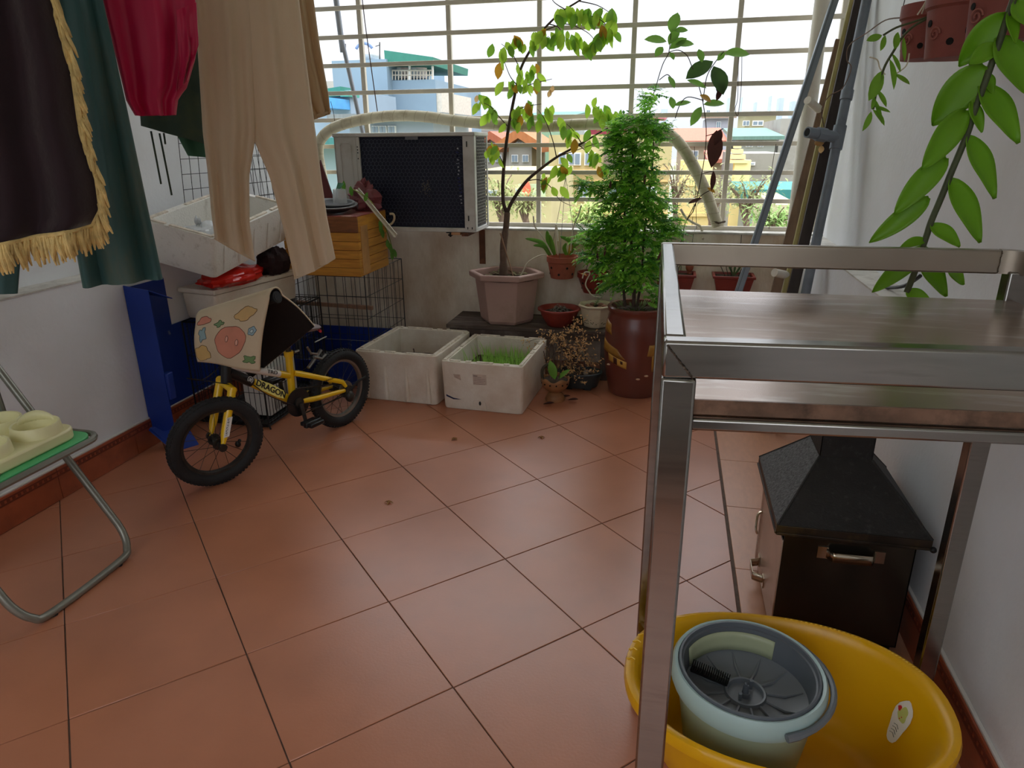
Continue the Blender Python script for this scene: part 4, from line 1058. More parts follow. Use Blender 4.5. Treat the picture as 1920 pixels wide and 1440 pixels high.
# main frame
Hb, Ht = BP(424, 716), BP(424, 680)
hd_ = (Ht - Hb).normalized()
MB().cyl(Hb - hd_ * 0.004, Ht + hd_ * 0.012, 0.020, seg=16).obj('head_tube', m_bk, bike)
BB, SC = BP(549, 752), BP(541, 662)
dtA, dtB = BP(428, 697), BP(545, 750)
dmid = lerp(dtA, dtB, 0.34)
MB().tube([dtA, dmid], [0.021, 0.020], 14).obj('down_tube_front', m_bk, bike)
MB().tube([dmid, dtB], [0.0195, 0.0185], 14).obj('down_tube', m_by, bike)
ttA, ttB = BP(428, 686), BP(542, 704)
tmid = lerp(ttA, ttB, 0.82)
MB().tube([ttA, tmid], 0.0145, 12).obj('top_tube_front', m_bw, bike)
MB().tube([tmid, ttB], 0.0150, 12).obj('top_tube', m_by, bike)
MB().tube([SC, BB], [0.0155, 0.016], 12).obj('seat_tube', m_by, bike)
MB().cyl(SC - V((0, 0, 0.014)), SC + V((0, 0, 0.008)), 0.020, seg=14).obj('seat_clamp', m_by, bike)
MB().tube([SC + bn_ * 0.012 + bd * 0.02, SC + bn_ * 0.012 + bd * 0.045 + V((0, 0, 0.002))], 0.006, 8).obj('clamp_bolt', m_rim, bike)
MB().tube([SC, BP(538, 630)], 0.0115, 10).obj('seat_post', m_gunk, bike)
ax_r = bn_
for s in (-1, 1):
    o = ax_r * (0.046 * s)
    MB().tube([BP(547, 699) + o * 0.35, BP(575, 703) + o, BP(628, 713) + o, rhub + o * 1.05 + V((0, 0, 0.018)) - bd * 0.01], [0.012, 0.012, 0.011, 0.008], 10).obj('seat_stay', m_by, bike)
    MB().tube([BB + o * 0.5, lerp(BB, rhub, 0.3) + o, lerp(BB, rhub, 0.75) + o, rhub + o * 1.05], [0.012, 0.012, 0.011, 0.008], 10).obj('chain_stay', m_by, bike)
    MB().cyl(rhub + o * 1.0, rhub + o * 1.3, 0.022, seg=12).obj('dropout', m_gunk, bike)
# fork
crown = Hb - hd_ * 0.012
MB().cyl(crown - fax * 0.062, crown + fax * 0.062, 0.015, seg=12).obj('fork_crown', m_by, bike)
fdir = (crown - fhub).normalized()
for s in (-1, 1):
    o = fax * (0.052 * s)
    leg = MB().tube([crown + o + fdir * 0.006, crown + o - fdir * 0.02 + fw_ * 0.0, lerp(crown, fhub, 0.75) + o, fhub + o * 1.02], [0.017, 0.016, 0.015, 0.006], 12).obj('fork_leg', m_by, bike)
    MB().cyl(fhub + o * 1.0, fhub + o * 1.18, 0.016, seg=10).obj('axle_nut', m_gunk, leg)
    if s > 0:
        c_ = lerp(crown, fhub, 0.62) + o * 1.34
        MB().box(c_, (0.020, 0.003, 0.075), Matrix((fu_.cross(fax), fax, fdir)).transposed()).obj('decal_plate', m_bw, leg)
        text_part('lettering', 'DRAGON', c_ + fax * 0.0016, -fdir, fax.cross(fdir), 0.016, m_bk, leg, squash=0.95)
# drivetrain
MB().cyl(BB - ax_r * 0.045, BB + ax_r * 0.045, 0.022, seg=16).obj('bottom_bracket', m_gunk, bike)
MB().lathe([(0.0, -0.003), (0.062, -0.003), (0.062, 0.003), (0.0, 0.003)], BB + ax_r * 0.034, 32, rot=Matrix((V((0, 0, 1)), bd, ax_r)).transposed()).obj('chain_wheel', m_bk, bike)
MB().tube([BB + ax_r * 0.05, BB + ax_r * 0.055 + bd * 0.01 + V((0, 0, -0.085))], [0.010, 0.008], 8).obj('crank', m_gunk, bike)
MB().tube([BB - ax_r * 0.05, BB - ax_r * 0.055 - bd * 0.01 + V((0, 0, 0.085))], [0.010, 0.008], 8).obj('crank', m_gunk, bike)
for s in (1, -1):
    pc = BB + ax_r * (0.095 * s) + (bd * 0.01 + V((0, 0, -0.085))) * s
    rotp = Matrix((bd, ax_r, V((0, 0, 1)))).transposed()
    MB().box(pc, (0.075, 0.07, 0.018), rotp).box(pc, (0.085, 0.022, 0.024), rotp).obj('pedal', m_bk, bike, bevel=0.004)
chn = MB()
cc = BB + ax_r * 0.03; rc = rhub + ax_r * 0.03
chn.tube([cc + V((0, 0, 0.062)), rc + V((0, 0, 0.03)), rc + bd * 0.03, rc - V((0, 0, 0.03)), cc - V((0, 0, 0.062)), cc - bd * 0.062], 0.0035, 5, closed=True)
chn.obj('chain', m_gunk, bike)
MB().tube([rhub + ax_r * 0.055 + V((0, 0, -0.005)), rhub + ax_r * 0.07 + bd * 0.05 + V((0, 0, 0.03)), PL(686, 706, rhub + ax_r * 0.08, ax_r)], [0.007, 0.006, 0.005], 8).obj('axle_peg', m_bk, bike)
MB().sph(rhub + ax_r * 0.055 + V((0, 0, -0.03)), 0.022, 0.022, 0.028, seg=10, rings=8).obj('training_wheel_mount', m_gunk, bike)
MB().lathe([(0.02, -0.004), (0.04, -0.004), (0.04, 0.004), (0.02, 0.004)], rhub + ax_r * 0.035, 24, rot=Matrix((V((0, 0, 1)), bd, ax_r)).transposed(), closed=True).obj('band_brake', m_rim, bike)
cab = MB()
cab.tube(smooth_path([Hb + V((0.0, 0, 0.05)), BP(460, 716, 0.03), BP(500, 742, 0.03), BP(560, 762, 0.05), BP(600, 752, 0.05), rhub + ax_r * 0.05], 6), 0.0022, 5)
cab.obj('brake_cable', m_bk, bike)
cab = MB().tube(smooth_path([Hb - bn_ * 0.02 + V((0, 0, 0.06)), BP(380, 712, 0.0), BP(352, 709, 0.0), BP(420, 718, 0.03)], 6), 0.002, 5)
cab.obj('front_cable', m_bk, bike)
MB().tube([BP(585, 668, 0.01), BP(600, 672, 0.01), BP(608, 664, 0.01)], 0.006, 8).tube([BP(573, 650, 0.01), BP(580, 662, 0.01), BP(592, 663, 0.01)], 0.005, 8).tube([BP(578, 690, 0.0), BP(602, 656, 0.0)], 0.008, 8).tube([BP(590, 642, 0.0), BP(612, 631, 0.0)], 0.003, 6).obj('carrier_bracket', m_rim, bike)['kind'] = 'stuff'
# saddle
sb0, sb1 = BP(500, 628), BP(593, 612)
def saddle(u, v):
    w = lerp(0.022, 0.062, min(1, v * 1.25)); a = 2 * math.pi * u
    c = lerp(sb0, sb1, v) + V((0, 0, 0.006 * math.sin(v * 3.1)))
    k = (math.sin(math.pi * (0.06 + 0.90 * v))) ** 0.35
    return c + bn_ * (w * k * math.cos(a)) + V((0, 0, 0.022 * k * math.sin(a)))
sd = MB().grid(saddle, 18, 12, True).obj('saddle', mat('grey_saddle', (134, 122, 124), 0.5, var=0.15, scale=16), bike)
MB().tube([sb1 + bn_ * 0.045 - bd * 0.02 - V((0, 0, 0.012)), sb1 - V((0, 0, 0.013)) + bd * 0.005, sb1 - bn_ * 0.045 - bd * 0.02 - V((0, 0, 0.012))], 0.006, 8).obj('red_trim', mat('red_trim', (206, 60, 66), 0.5), sd)
# handlebar (under the mat)
hb_c = Ht + hd_ * 0.10 + V((0, 0, 0.10)); Nn = V((-1.350, 2.177, 0.777)); Ff = V((-1.702, 2.236, 0.666))
hbm = lerp(Nn, Ff, 0.72) - V((0, 0, 0.032))
barm = MB().tube(smooth_path([Ht, Ht + hd_ * 0.05, hbm], 4), 0.013, 10)
barm.tube(smooth_path([V((Nn.x, Nn.y, Nn.z - 0.030)), lerp(Nn, Ff, 0.5) - V((0, 0, 0.032)), lerp(Nn, Ff, 0.97) - V((0, 0, 0.032))], 6), 0.011, 10)
barm.obj('handlebar', m_gunk, bike)
MB().tube([V((Nn.x, Nn.y, Nn.z - 0.030)) + (Nn - Ff).normalized() * 0.01, lerp(Nn, Ff, 0.22) - V((0, 0, 0.032))], 0.016, 12).cyl(V((Nn.x, Nn.y, Nn.z - 0.030)), V((Nn.x, Nn.y, Nn.z - 0.030)) + (Nn - Ff).normalized() * 0.008, 0.022, seg=16).obj('grip', m_rubber, bike)
# lettering on the frame
dd = (dtB - dtA).normalized(); nfr = (bn_ + V((0, 0, 0.25)) - dd * dd.dot(bn_ + V((0, 0, 0.25)))).normalized()
def on_tube(a, b, t, r): return lerp(a, b, t) + nfr * r
lc = on_tube(dtA, dtB, 0.60, 0.0215); ud = nfr.cross(dd); ud = ud if ud.z > 0 else -ud
plate = MB()
pts = []
for k in range(30):
    a = 2 * math.pi * k / 30; w = 1 + 0.06 * math.sin(9 * a)
    pts.append(lc + dd * (0.085 * w * math.copysign(abs(math.cos(a)) ** 0.6, math.cos(a))) + ud * (0.020 * w * math.copysign(abs(math.sin(a)) ** 0.6, math.sin(a))) - nfr * 0.001)
plate.prism(pts, nfr * 0.0008)
dp = plate.obj('name_decal', mat('decal_pale_yellow', (240, 228, 130), 0.4), bike, smooth=False)
text_part('lettering', 'DRAGON', lc + nfr * 0.0002, dd, ud, 0.034, m_bk, dp, bold=0.02, squash=1.15)
bl = on_tube(dtA, dtB, 0.27, 0.0215)
bdg = MB(); bpts = [bl + dd * (0.013 * math.cos(k * 6.283 / 20)) + ud * (0.013 * math.sin(k * 6.283 / 20)) for k in range(20)]
bdg.tube(bpts, 0.0013, 4, closed=True)
for k in range(4): bdg.tube([bl + dd * (-0.006 + 0.004 * k) - ud * 0.007, bl + dd * (-0.004 + 0.003 * k) + ud * 0.006], 0.0012, 4)
tag(bdg.obj('round_emblem', m_bw, bike), kind='stuff')
dt2 = (ttB - ttA).normalized(); ut2 = nfr.cross(dt2); ut2 = ut2 if ut2.z > 0 else -ut2
text_part('lettering', 'TRD', lerp(ttA, ttB, 0.66) + nfr * 0.0155, dt2, ut2, 0.022, m_bk, bike, squash=1.3)
text_part('lettering', 'DRAGON', lerp(BP(575, 703), BP(628, 713), 0.45) + bn_ * 0.060, bd, V((0, 0, 1)), 0.012, m_bk, bike, squash=1.2)

# ---- printed foam mat draped over the handlebar -------------------------------------
m_mat = mat('printed_mat_face', (206, 188, 158), 0.75, var=0.06, scale=7, bump=0.1, bscale=120)
m_matb = mat('black_mat_back', (20, 20, 21), 0.8, var=0.15, scale=40)
matt = thing('play_mat', 'cream printed rubber mat folded over the bicycle handlebar', 'mat', V((-1.62, 2.37, 0.5)))
hN = (Nn - Ff); hN.z = 0; hN.normalize(); pn = V((-hN.y, hN.x, 0))
if pn.y < 0: pn = -pn                       # pn points away from the camera side
br_ = PL(497, 692, Nn, pn) - pn * 0.02; bl_ = PL(376, 676, Nn, pn) - pn * 0.02
tip = PL(590, 611, Nn, hN)                   # corner of the rear flap at the near end
dback = tip - Nn
def matpt(u, v):
    """u along the ridge (0 far-left, 1 near-right), v: 0 front hem, 0.5 ridge, 1 rear hem"""
    ridge = lerp(Ff, Nn, u) + V((0, 0, 0.0))
    front = lerp(bl_, br_, u); rear = lerp(Ff + dback * 1.0 - V((0, 0, 0.15)), tip, u)
    if v < 0.42:
        t = v / 0.42; p = lerp(front, ridge - pn * 0.035 - V((0, 0, 0.03)), t)
        p += -pn * 0.012 * math.sin(t * math.pi) + pn * 0.012 * math.sin(u * 5 + 0.6) * (1 - t)
    elif v > 0.58:
        t = (v - 0.58) / 0.42; p = lerp(ridge + pn * 0.035 - V((0, 0, 0.028)), rear, t)
        p += V((0, 0, 0.012 * math.sin(t * math.pi)))
    else:
        a = (v - 0.42) / 0.16 * math.pi
        p = ridge - pn * (0.035 * math.cos(a)) + V((0, 0, -0.03 + 0.036 * math.sin(a)))
    return p
nu_, nv_ = 24, 60
mo = MB().grid(lambda u, v: matpt(u, v), nu_, nv_).obj('sheet', m_mat, matt, angle=60)
mo.data.materials.append(m_matb)
md = mo.modifiers.new('solid', 'SOLIDIFY'); md.thickness = 0.006; md.offset = 0; md.material_offset = 0
# printed face outside, black foam inside: a second thin sheet just under the first
inner = MB()
def matin(u, v):
    e = 0.004
    p = matpt(u, v); du = matpt(min(1, u + e), v) - matpt(max(0, u - e), v); dv = matpt(u, min(1, v + e)) - matpt(u, max(0, v - e))
    n_ = du.cross(dv).normalized()
    mid = lerp(Ff, Nn, u) - V((0, 0, 0.10)) + pn * 0.03
    if n_.dot(mid - p) < 0: n_ = -n_
    return p + n_ * 0.0046
inner.grid(lambda u, v: matin(0.004 + 0.992 * u, 0.003 + 0.994 * v), nu_, nv_).obj('black_backing', m_matb, matt, angle=60, solid=0.002)
# printed motifs: thin raised shapes following the front flap
def motif(nm, cu, cv, ru, rv, col, seed, amp=0.10, lobes=3, off=0.0042, n=26, outline=True):
    rg = random.Random(seed); ph = rg.uniform(0, 6.28)
    e = 0.004
    def surf(u, v, h):
        u = min(0.99, max(0.01, u)); v = min(0.99, max(0.01, v))
        p = matpt(u, v); du = matpt(min(1, u + e), v) - matpt(max(0, u - e), v); dv = matpt(u, min(1, v + e)) - matpt(u, max(0, v - e))
        n_ = du.cross(dv).normalized(); mid = lerp(Ff, Nn, u) - V((0, 0, 0.12))
        if n_.dot(mid - p) > 0: n_ = -n_
        return p + n_ * h
    ring = []
    for k in range(n):
        a = 2 * math.pi * k / n; w = 1 + amp * math.sin(lobes * a + ph) + 0.4 * amp * math.sin((2 * lobes + 1) * a)
        ring.append((cu + ru * w * math.cos(a), cv + rv * w * math.sin(a)))
    mb = MB(); vs_ = [surf(cu, cv, off)]
    for s in (0.5, 1.0):
        vs_ += [surf(cu + (p[0] - cu) * s, cv + (p[1] - cv) * s, off) for p in ring]
    fs = [(0, 1 + k, 1 + (k + 1) % n) for k in range(n)] + [(1 + k, 1 + n + k, 1 + n + (k + 1) % n, 1 + (k + 1) % n) for k in range(n)]
    mb.add(vs_, fs)
    o = mb.obj(nm, mat('print_' + nm + str(seed), col, 0.75, var=0.08, scale=16), mo)
    if outline:
        MB().tube([surf(p[0], p[1], off) for p in ring], 0.0011, 4, closed=True).obj('outline', mat('print_line_' + nm, tuple(int(c * 0.62) for c in col), 0.8), o)
    return o
motif('pink_blob', 0.54, 0.195, 0.235, 0.118, (206, 136, 112), 1, 0.06, 3)
motif('pink_mark', 0.50, 0.22, 0.020, 0.022, (228, 172, 150), 2, 0.05, 2, 0.0055)
motif('pink_mark', 0.66, 0.19, 0.020, 0.022, (228, 172, 150), 3, 0.05, 2, 0.0055)
motif('blue_flower', 0.86, 0.255, 0.055, 0.026, (150, 176, 186), 4, 0.10, 5)
motif('blue_centre', 0.86, 0.255, 0.022, 0.011, (190, 206, 206), 5, 0.05, 3, 0.0055)
motif('green_sprig', 0.86, 0.075, 0.085, 0.024, (112, 142, 92), 6, 0.30, 4)
motif('green_sprig', 0.36, 0.345, 0.06, 0.022, (118, 146, 104), 7, 0.28, 4)
motif('tan_flower', 0.72, 0.372, 0.14, 0.042, (208, 172, 116), 8, 0.12, 4)
motif('tan_flower', 0.10, 0.10, 0.12, 0.075, (210, 176, 112), 9, 0.12, 4)
motif('blue_sprig', 0.12, 0.28, 0.05, 0.060, (142, 170, 176), 10, 0.25, 4)
motif('pink_blob', 0.13, 0.40, 0.10, 0.03, (210, 140, 118), 11, 0.1, 3)

# white cartons inside the cage
wc = thing('white_carton', 'white carton with striped end standing inside the black cage', 'carton', (-1.86, 2.82, 0.034))
MB().span((-1.93, 2.74, 0.034), (-1.80, 3.0, 0.255)).obj('box', mat('white_card', (206, 204, 198), 0.6, var=0.06), wc, bevel=0.003)
sg = MB()
for k in range(12): sg.span((-1.7995, 2.78 + k * 0.017, 0.05), (-1.7985, 2.786 + k * 0.017, 0.16))
tag(sg.obj('stripes', mat('card_stripe', (110, 104, 98), 0.7), wc, smooth=False), kind='stuff')
sd_ = thing('black_seed_pod', 'small black dried pod lying on the floor behind the front wheel', 'seed pod', PZ(447, 838))
MB().sph(PZ(447, 838, 0.0) + V((0, 0, 0.014)), 0.014, 0.011, 0.014, seg=10, rings=8).sph(PZ(447, 838, 0.0) + V((0.006, 0.006, 0.028)), 0.008, seg=8, rings=6).obj('pod', m_black, sd_)

# ================================================================== LAUNDRY
POLE_X, POLE_Z = -1.37, 2.08
pole = thing('laundry_pole', 'stainless laundry pole hung from the ceiling above the clothes', 'pole', (POLE_X, 1.5, POLE_Z))
MB().cyl((POLE_X, 0.4, POLE_Z), (POLE_X, 3.2, POLE_Z), 0.0125, seg=14).obj('tube', m_steel, pole)
for y in (0.7, 2.9):
    MB().cyl((POLE_X, y, POLE_Z), (POLE_X, y, ZC), 0.005, seg=8).obj('hanger_rod', m_steel, pole)
def edge3(px, P, N, ztop):
    pts = [PL(x, y, P, N) for x, y in px]
    t = V((pts[0].x, pts[0].y, ztop)); return [t] + pts
def along(pts, v):
    ls = [0]
    for i in range(1, len(pts)): ls.append(ls[-1] + (pts[i] - pts[i - 1]).length)
    s = v * ls[-1]
    for i in range(1, len(pts)):
        if s <= ls[i] + 1e-9:
            return lerp(pts[i - 1], pts[i], (s - ls[i - 1]) / max(1e-9, ls[i] - ls[i - 1]))
    return pts[-1]
def cloth_tube(mb, Lp, Rp, P, N, ztop=None, t=0.02, folds=3, amp=0.012, ph=0.0, nu=44, nv=36, pinch=0.0, tt=None):
    """a flat hanging fabric tube between two traced edges, with vertical folds"""
    L3 = edge3(Lp, P, N, ztop) if ztop else [PL(x, y, P, N) for x, y in Lp]
    R3 = edge3(Rp, P, N, ztop) if ztop else [PL(x, y, P, N) for x, y in Rp]
    def fn(u, v):
        a = 2 * math.pi * u
        l, r = along(L3, v), along(R3, v)
        x = 0.5 - 0.5 * math.cos(a)
        p = lerp(l, r, x)
        w = (0.35 + 0.65 * v)
        f = amp * w * (math.sin(folds * 2 * math.pi * x + ph + v * 0.8) + 0.5 * math.sin(folds * 3.7 * math.pi * x + 2 * ph - v * 1.5))
        f += 0.006 * noise.noise(V((x * 3 + ph, v * 5, ph)))
        return p + N * (t * math.sin(a) * (0.5 + 0.5 * v) + f)
    mb.grid(fn, nu, nv, True)
    return fn
def nrm_to_cam(P, turn=0.0):
    d = V((-P.x, -P.y, 0)).normalized(); return Matrix.Rotation(turn, 3, 'Z') @ d
def hanger(t, P, z=POLE_Z, w=0.36):
    N = nrm_to_cam(P); r = V((0, 0, 1)).cross(N).normalized()
    MB().tube(smooth_path([V((P.x, P.y, z - 0.13)), V((P.x, P.y, z - 0.05)), V((P.x, P.y, z + 0.016)) + r * 0.0, V((P.x, P.y, z + 0.018)) + r * 0.02, V((P.x, P.y, z)) + r * 0.026], 4), 0.002, 6).tube([V((P.x, P.y, z - 0.10)) - r * (w / 2) - V((0, 0, 0.06)), V((P.x, P.y, z - 0.09)), V((P.x, P.y, z - 0.10)) + r * (w / 2) - V((0, 0, 0.06))], 0.004, 6).obj('hanger', m_grey2, t)
# dark velvet cloth with gold fringe
P = PX(90, 250, -1.22); N = nrm_to_cam(P, rad(-8))
vel = thing('velvet_cloth', 'dark maroon velvet cloth with gold fringe hanging nearest the green chair', 'cloth', V((P.x, P.y, 0.97)))
Lp = [(-260, 0), (-260, 250), (-260, 510)]; Rp = [(98, 0), (130, 108), (146, 230), (178, 330), (186, 395), (170, 425)]
L3, R3 = edge3(Lp, P, N, POLE_Z - 0.01), edge3(Rp, P, N, POLE_Z - 0.01)
def velf(u, v):
    p = lerp(along(L3, v), along(R3, v), u)
    return p + N * (0.022 * (0.3 + 0.7 * v) * (math.sin(7.2 * math.pi * u + 0.5) + 0.4 * math.sin(15 * u + 2 * v)))
m_velvet = mat('maroon_velvet', (34, 14, 22), 0.85, var=0.2, scale=8, sheen=0.5, bump=0.1, bscale=90)
vo = MB().grid(velf, 60, 50).obj('drape', m_velvet, vel, solid=0.005, angle=70)
m_gold = mat('gold_fringe', (214, 186, 122), 0.6, var=0.22, scale=50, bump=0.3, bscale=260)
frg = MB(); rg = random.Random(6)
def strand(p, l, sway):
    q = [p, p + V((0, 0, -l * 0.35)) + N * 0.006 + sway * 0.3, p + V((0, 0, -l * 0.7)) + N * 0.004 + sway * 0.7, p + V((0, 0, -l)) + sway]
    frg.tube(q, [0.0028, 0.0036, 0.0036, 0.0016], 5)
rdir = V((0, 0, 1)).cross(N).normalized()
for k in range(92):
    u = k / 91
    for j in range(2):
        strand(velf(u, 1.0) + N * rg.uniform(-0.004, 0.008), rg.uniform(0.042, 0.062), rdir * rg.uniform(-0.010, 0.010))
for k in range(74):
    v = 0.52 + 0.48 * k / 73
    for j in range(2):
        strand(velf(1.0, v) + N * rg.uniform(-0.004, 0.010) + rdir * rg.uniform(-0.002, 0.006), rg.uniform(0.040, 0.062), rdir * rg.uniform(-0.004, 0.014))
tag(frg.obj('fringe', m_gold, vel), kind='stuff')
MB().tube([velf(k / 60, 1.0) + N * 0.004 for k in range(61)], 0.005, 6).tube([velf(1.0, 0.5 + 0.5 * k / 40) + N * 0.004 for k in range(41)], 0.005, 6).obj('braid_trim', m_gold, vel)
# teal trousers
P = PX(230, 300, -1.40); N = nrm_to_cam(P, rad(-5))
m_teal = mat('teal_silk', (60, 100, 98), 0.5, var=0.25, scale=5, stretch=(1, 1, 0.3), sheen=0.3, transl=0.12, bump=0.05, col2=(124, 112, 76), spots=0.16, sscale=6, sharp=0.2)
te = thing('teal_trousers', 'dark teal satin trousers hanging behind the fringed velvet cloth', 'trousers', V((P.x, P.y, 0.85)))
mb = MB()
fR = cloth_tube(mb, [(96, 0), (110, 200), (130, 400), (156, 538)], [(193, 0), (238, 200), (280, 400), (306, 522)], P, N, POLE_Z - 0.02, 0.022, 2, 0.016, 0.4)
mb.obj('right_leg', m_teal, te, angle=70)
mb = MB()
cloth_tube(mb, [(-190, 0), (-180, 250), (-150, 545)], [(80, 0), (60, 250), (35, 549)], P + V((-0.05, 0.03, 0)), N, POLE_Z - 0.02, 0.020, 2, 0.014, 1.8)
mb.obj('left_leg', m_teal, te, angle=70)
hanger(te, V((POLE_X, P.y + 0.0, 0)))
# magenta top
P = PX(285, 150, -1.37); N = nrm_to_cam(P, rad(6))
m_mag = mat('magenta_satin', (196, 14, 74), 0.45, var=0.15, scale=5, stretch=(1, 1, 0.4), sheen=0.3, transl=0.15, bump=0.05)
mg = thing('magenta_top', 'bright magenta satin top hanging between the teal and cream trousers', 'top', V((P.x, P.y, 1.33)))
mb = MB()
cloth_tube(mb, [(192, 0), (212, 90), (236, 190), (252, 217)], [(366, 0), (370, 60), (366, 110), (350, 165), (334, 185), (330, 216)], P, N, POLE_Z - 0.06, 0.028, 2, 0.014, 0.9, nu=56)
mb.obj('body', m_mag, mg, angle=70)
mb = MB(); cloth_tube(mb, [(330, 20), (335, 120), (330, 172)], [(368, 5), (372, 85), (352, 150)], P + N * 0.035, N, None, 0.016, 2, 0.008, 2.0)
mb.obj('sleeve', m_mag, mg, angle=70)
hanger(mg, V((POLE_X, P.y, 0)))
# green dress behind
P = PX(330, 200, -1.78); N = nrm_to_cam(P, rad(4))
m_gd = mat('dark_green_fabric', (62, 84, 74), 0.6, var=0.25, scale=6, transl=0.35, col2=(96, 104, 66), spots=0.2, sscale=6, sharp=0.2)
gd = thing('green_dress', 'dark green thin dress with hanging ties behind the magenta top', 'dress', V((P.x, P.y, 1.2)))
mb = MB()
cloth_tube(mb, [(250, 0), (258, 150), (264, 236)], [(420, 0), (420, 150), (440, 285)], P, N, POLE_Z - 0.06, 0.03, 2, 0.012, 0.3)
mb.obj('skirt', m_gd, gd, angle=70)
mb = MB()
cloth_tube(mb, [(320, 180), (322, 235), (352, 292)], [(430, 180), (435, 240), (440, 300)], P - N * 0.05, N, None, 0.01, 2, 0.006, 0.3)
mb.obj('lining_tail', mat('green_lining', (70, 118, 94), 0.55, var=0.1, transl=0.35), gd, angle=70)
for (a, b) in (((283, 246), (302, 345)), ((299, 250), (322, 366)), ((307, 250), (310, 270))):
    MB().tube(smooth_path([PL(*a, P, N), lerp(PL(*a, P, N), PL(*b, P, N), 0.5) + N * 0.006, PL(*b, P, N)], 4), 0.0035, 5).obj('tie', m_gd, gd)
MB().tube(smooth_path([V((P.x, P.y, POLE_Z - 0.06)), V((P.x + 0.2, P.y - 0.1, POLE_Z + 0.02)), V((POLE_X, P.y - 0.2, POLE_Z + 0.018)), V((POLE_X + 0.02, P.y - 0.21, POLE_Z))], 5), 0.003, 6).obj('hanger', m_grey2, gd)
# cream trousers
P = PX(480, 250, -1.33); N = nrm_to_cam(P, rad(5))
m_creamc = mat('cream_linen', (226, 208, 180), 0.7, var=0.05, scale=6, stretch=(1, 1, 0.3), sheen=0.2, transl=0.28, bump=0.12, bscale=260)
cp = thing('cream_trousers', 'cream linen trousers hanging in front of the foam boxes', 'trousers', V((P.x, P.y, 0.82)))
mb = MB()
cloth_tube(mb, [(364, 0), (372, 120), (380, 250), (390, 330), (396, 400), (402, 445)], [(468, 0), (474, 120), (479, 256), (467, 330), (468, 420), (478, 487)], P, N, POLE_Z - 0.03, 0.034, 2, 0.017, 0.6, nu=56, nv=60)
mb.obj('left_leg', m_creamc, cp, angle=70)
mb = MB()
cloth_tube(mb, [(458, 0), (466, 120), (473, 256), (505, 330), (532, 430), (552, 522)], [(560, 0), (574, 120), (591, 250), (601, 330), (613, 410), (628, 482)], P, N, POLE_Z - 0.03, 0.034, 2, 0.017, 2.4, nu=56, nv=60)
mb.obj('right_leg', m_creamc, cp, angle=70)
for a, b in (((402, 447), (478, 489)), ((552, 523), (628, 484))):
    A_, B_ = PL(*a, P, N), PL(*b, P, N)
    MB().tube([lerp(A_, B_, k / 12) + N * (0.022 * math.sin(math.pi * k / 12)) for k in range(13)], 0.003, 5).obj('hem', m_creamc, cp)
hanger(cp, V((POLE_X, P.y, 0)))
# beige shirt behind the trousers
P = PX(590, 120, -1.40); N = nrm_to_cam(P, rad(10))
sh = thing('beige_shirt', 'beige shirt with a folded cuff hanging behind the cream trousers', 'shirt', V((P.x, P.y, 1.33)))
m_beige = mat('beige_cotton', (206, 180, 144), 0.7, var=0.08, scale=6, stretch=(1, 1, 0.3), transl=0.3, bump=0.08, bscale=200)
mb = MB(); cloth_tube(mb, [(500, 0), (520, 110), (548, 200), (574, 229)], [(588, 0), (600, 90), (616, 180), (619, 214)], P, N, POLE_Z - 0.05, 0.030, 3, 0.012, 0.9)
mb.obj('sleeve', m_beige, sh, angle=70)
A_, B_ = PL(576, 225, P, N), PL(618, 208, P, N)
MB().tube([lerp(A_, B_, k / 8) + N * (0.03 * math.sin(math.pi * k / 8)) for k in range(9)], 0.008, 6).obj('cuff', m_beige, sh)
hanger(sh, V((POLE_X, P.y, 0)))
# ================================================================== POTS AND PLANTS
m_terra = mat('terracotta_pot', (158, 84, 62), 0.75, var=0.15, scale=9, bump=0.15, col2=(120, 70, 56), spots=0.25, sscale=8)
m_redpot = mat('red_brown_plastic', (136, 50, 40), 0.4, var=0.12, scale=7, col2=(110, 48, 40), spots=0.25, sscale=6)
m_pinkpot = mat('dusty_pink_plastic', (176, 142, 132), 0.55, var=0.06, scale=5, bump=0.08, bscale=60, col2=(150, 120, 108), spots=0.2, sscale=4)
m_bark = mat('grey_bark', (104, 84, 72), 0.85, var=0.25, scale=22, bump=0.4, bscale=60, col2=(140, 118, 100), spots=0.25, sscale=10)
m_twig = mat('dark_twig', (74, 56, 48), 0.8, var=0.2, scale=20)
m_leaf_y = mat('light_green_leaf', (164, 200, 66), 0.45, var=0.22, scale=9, transl=0.45)
m_leaf_d = mat('mid_green_leaf', (120, 166, 56), 0.45, var=0.22, scale=9, transl=0.4)
m_leaf_o = mat('turning_leaf', (176, 130, 40), 0.5, var=0.3, scale=14, transl=0.4)
m_leaf_dry = mat('dry_brown_leaf', (74, 38, 30), 0.7, var=0.3, scale=12, transl=0.15)
m_pale = mat('pale_dry_leaf', (196, 160, 110), 0.7, var=0.2, scale=12, transl=0.4)
def soil_disc(t, c, r, seg=20, amp=0.012, squash=1.0):
    c = V(c)
    vs_ = [c + V((0, 0, 0.01))]; fs = []
    for j in range(1, 5):
        for k in range(seg):
            a = 2 * math.pi * k / seg; rr_ = r * j / 4
            p = V((rr_ * math.cos(a), rr_ * math.sin(a) * squash, 0)); p.z = amp * noise.noise(p * 30 + c) if j < 4 else 0
            vs_.append(c + p)
    fs += [(0, 1 + k, 1 + (k + 1) % seg) for k in range(seg)]
    for j in range(3):
        for k in range(seg): fs.append((1 + j * seg + k, 1 + (j + 1) * seg + k, 1 + (j + 1) * seg + (k + 1) % seg, 1 + j * seg + (k + 1) % seg))
    return MB().add(vs_, fs).obj('soil', m_soil, t)

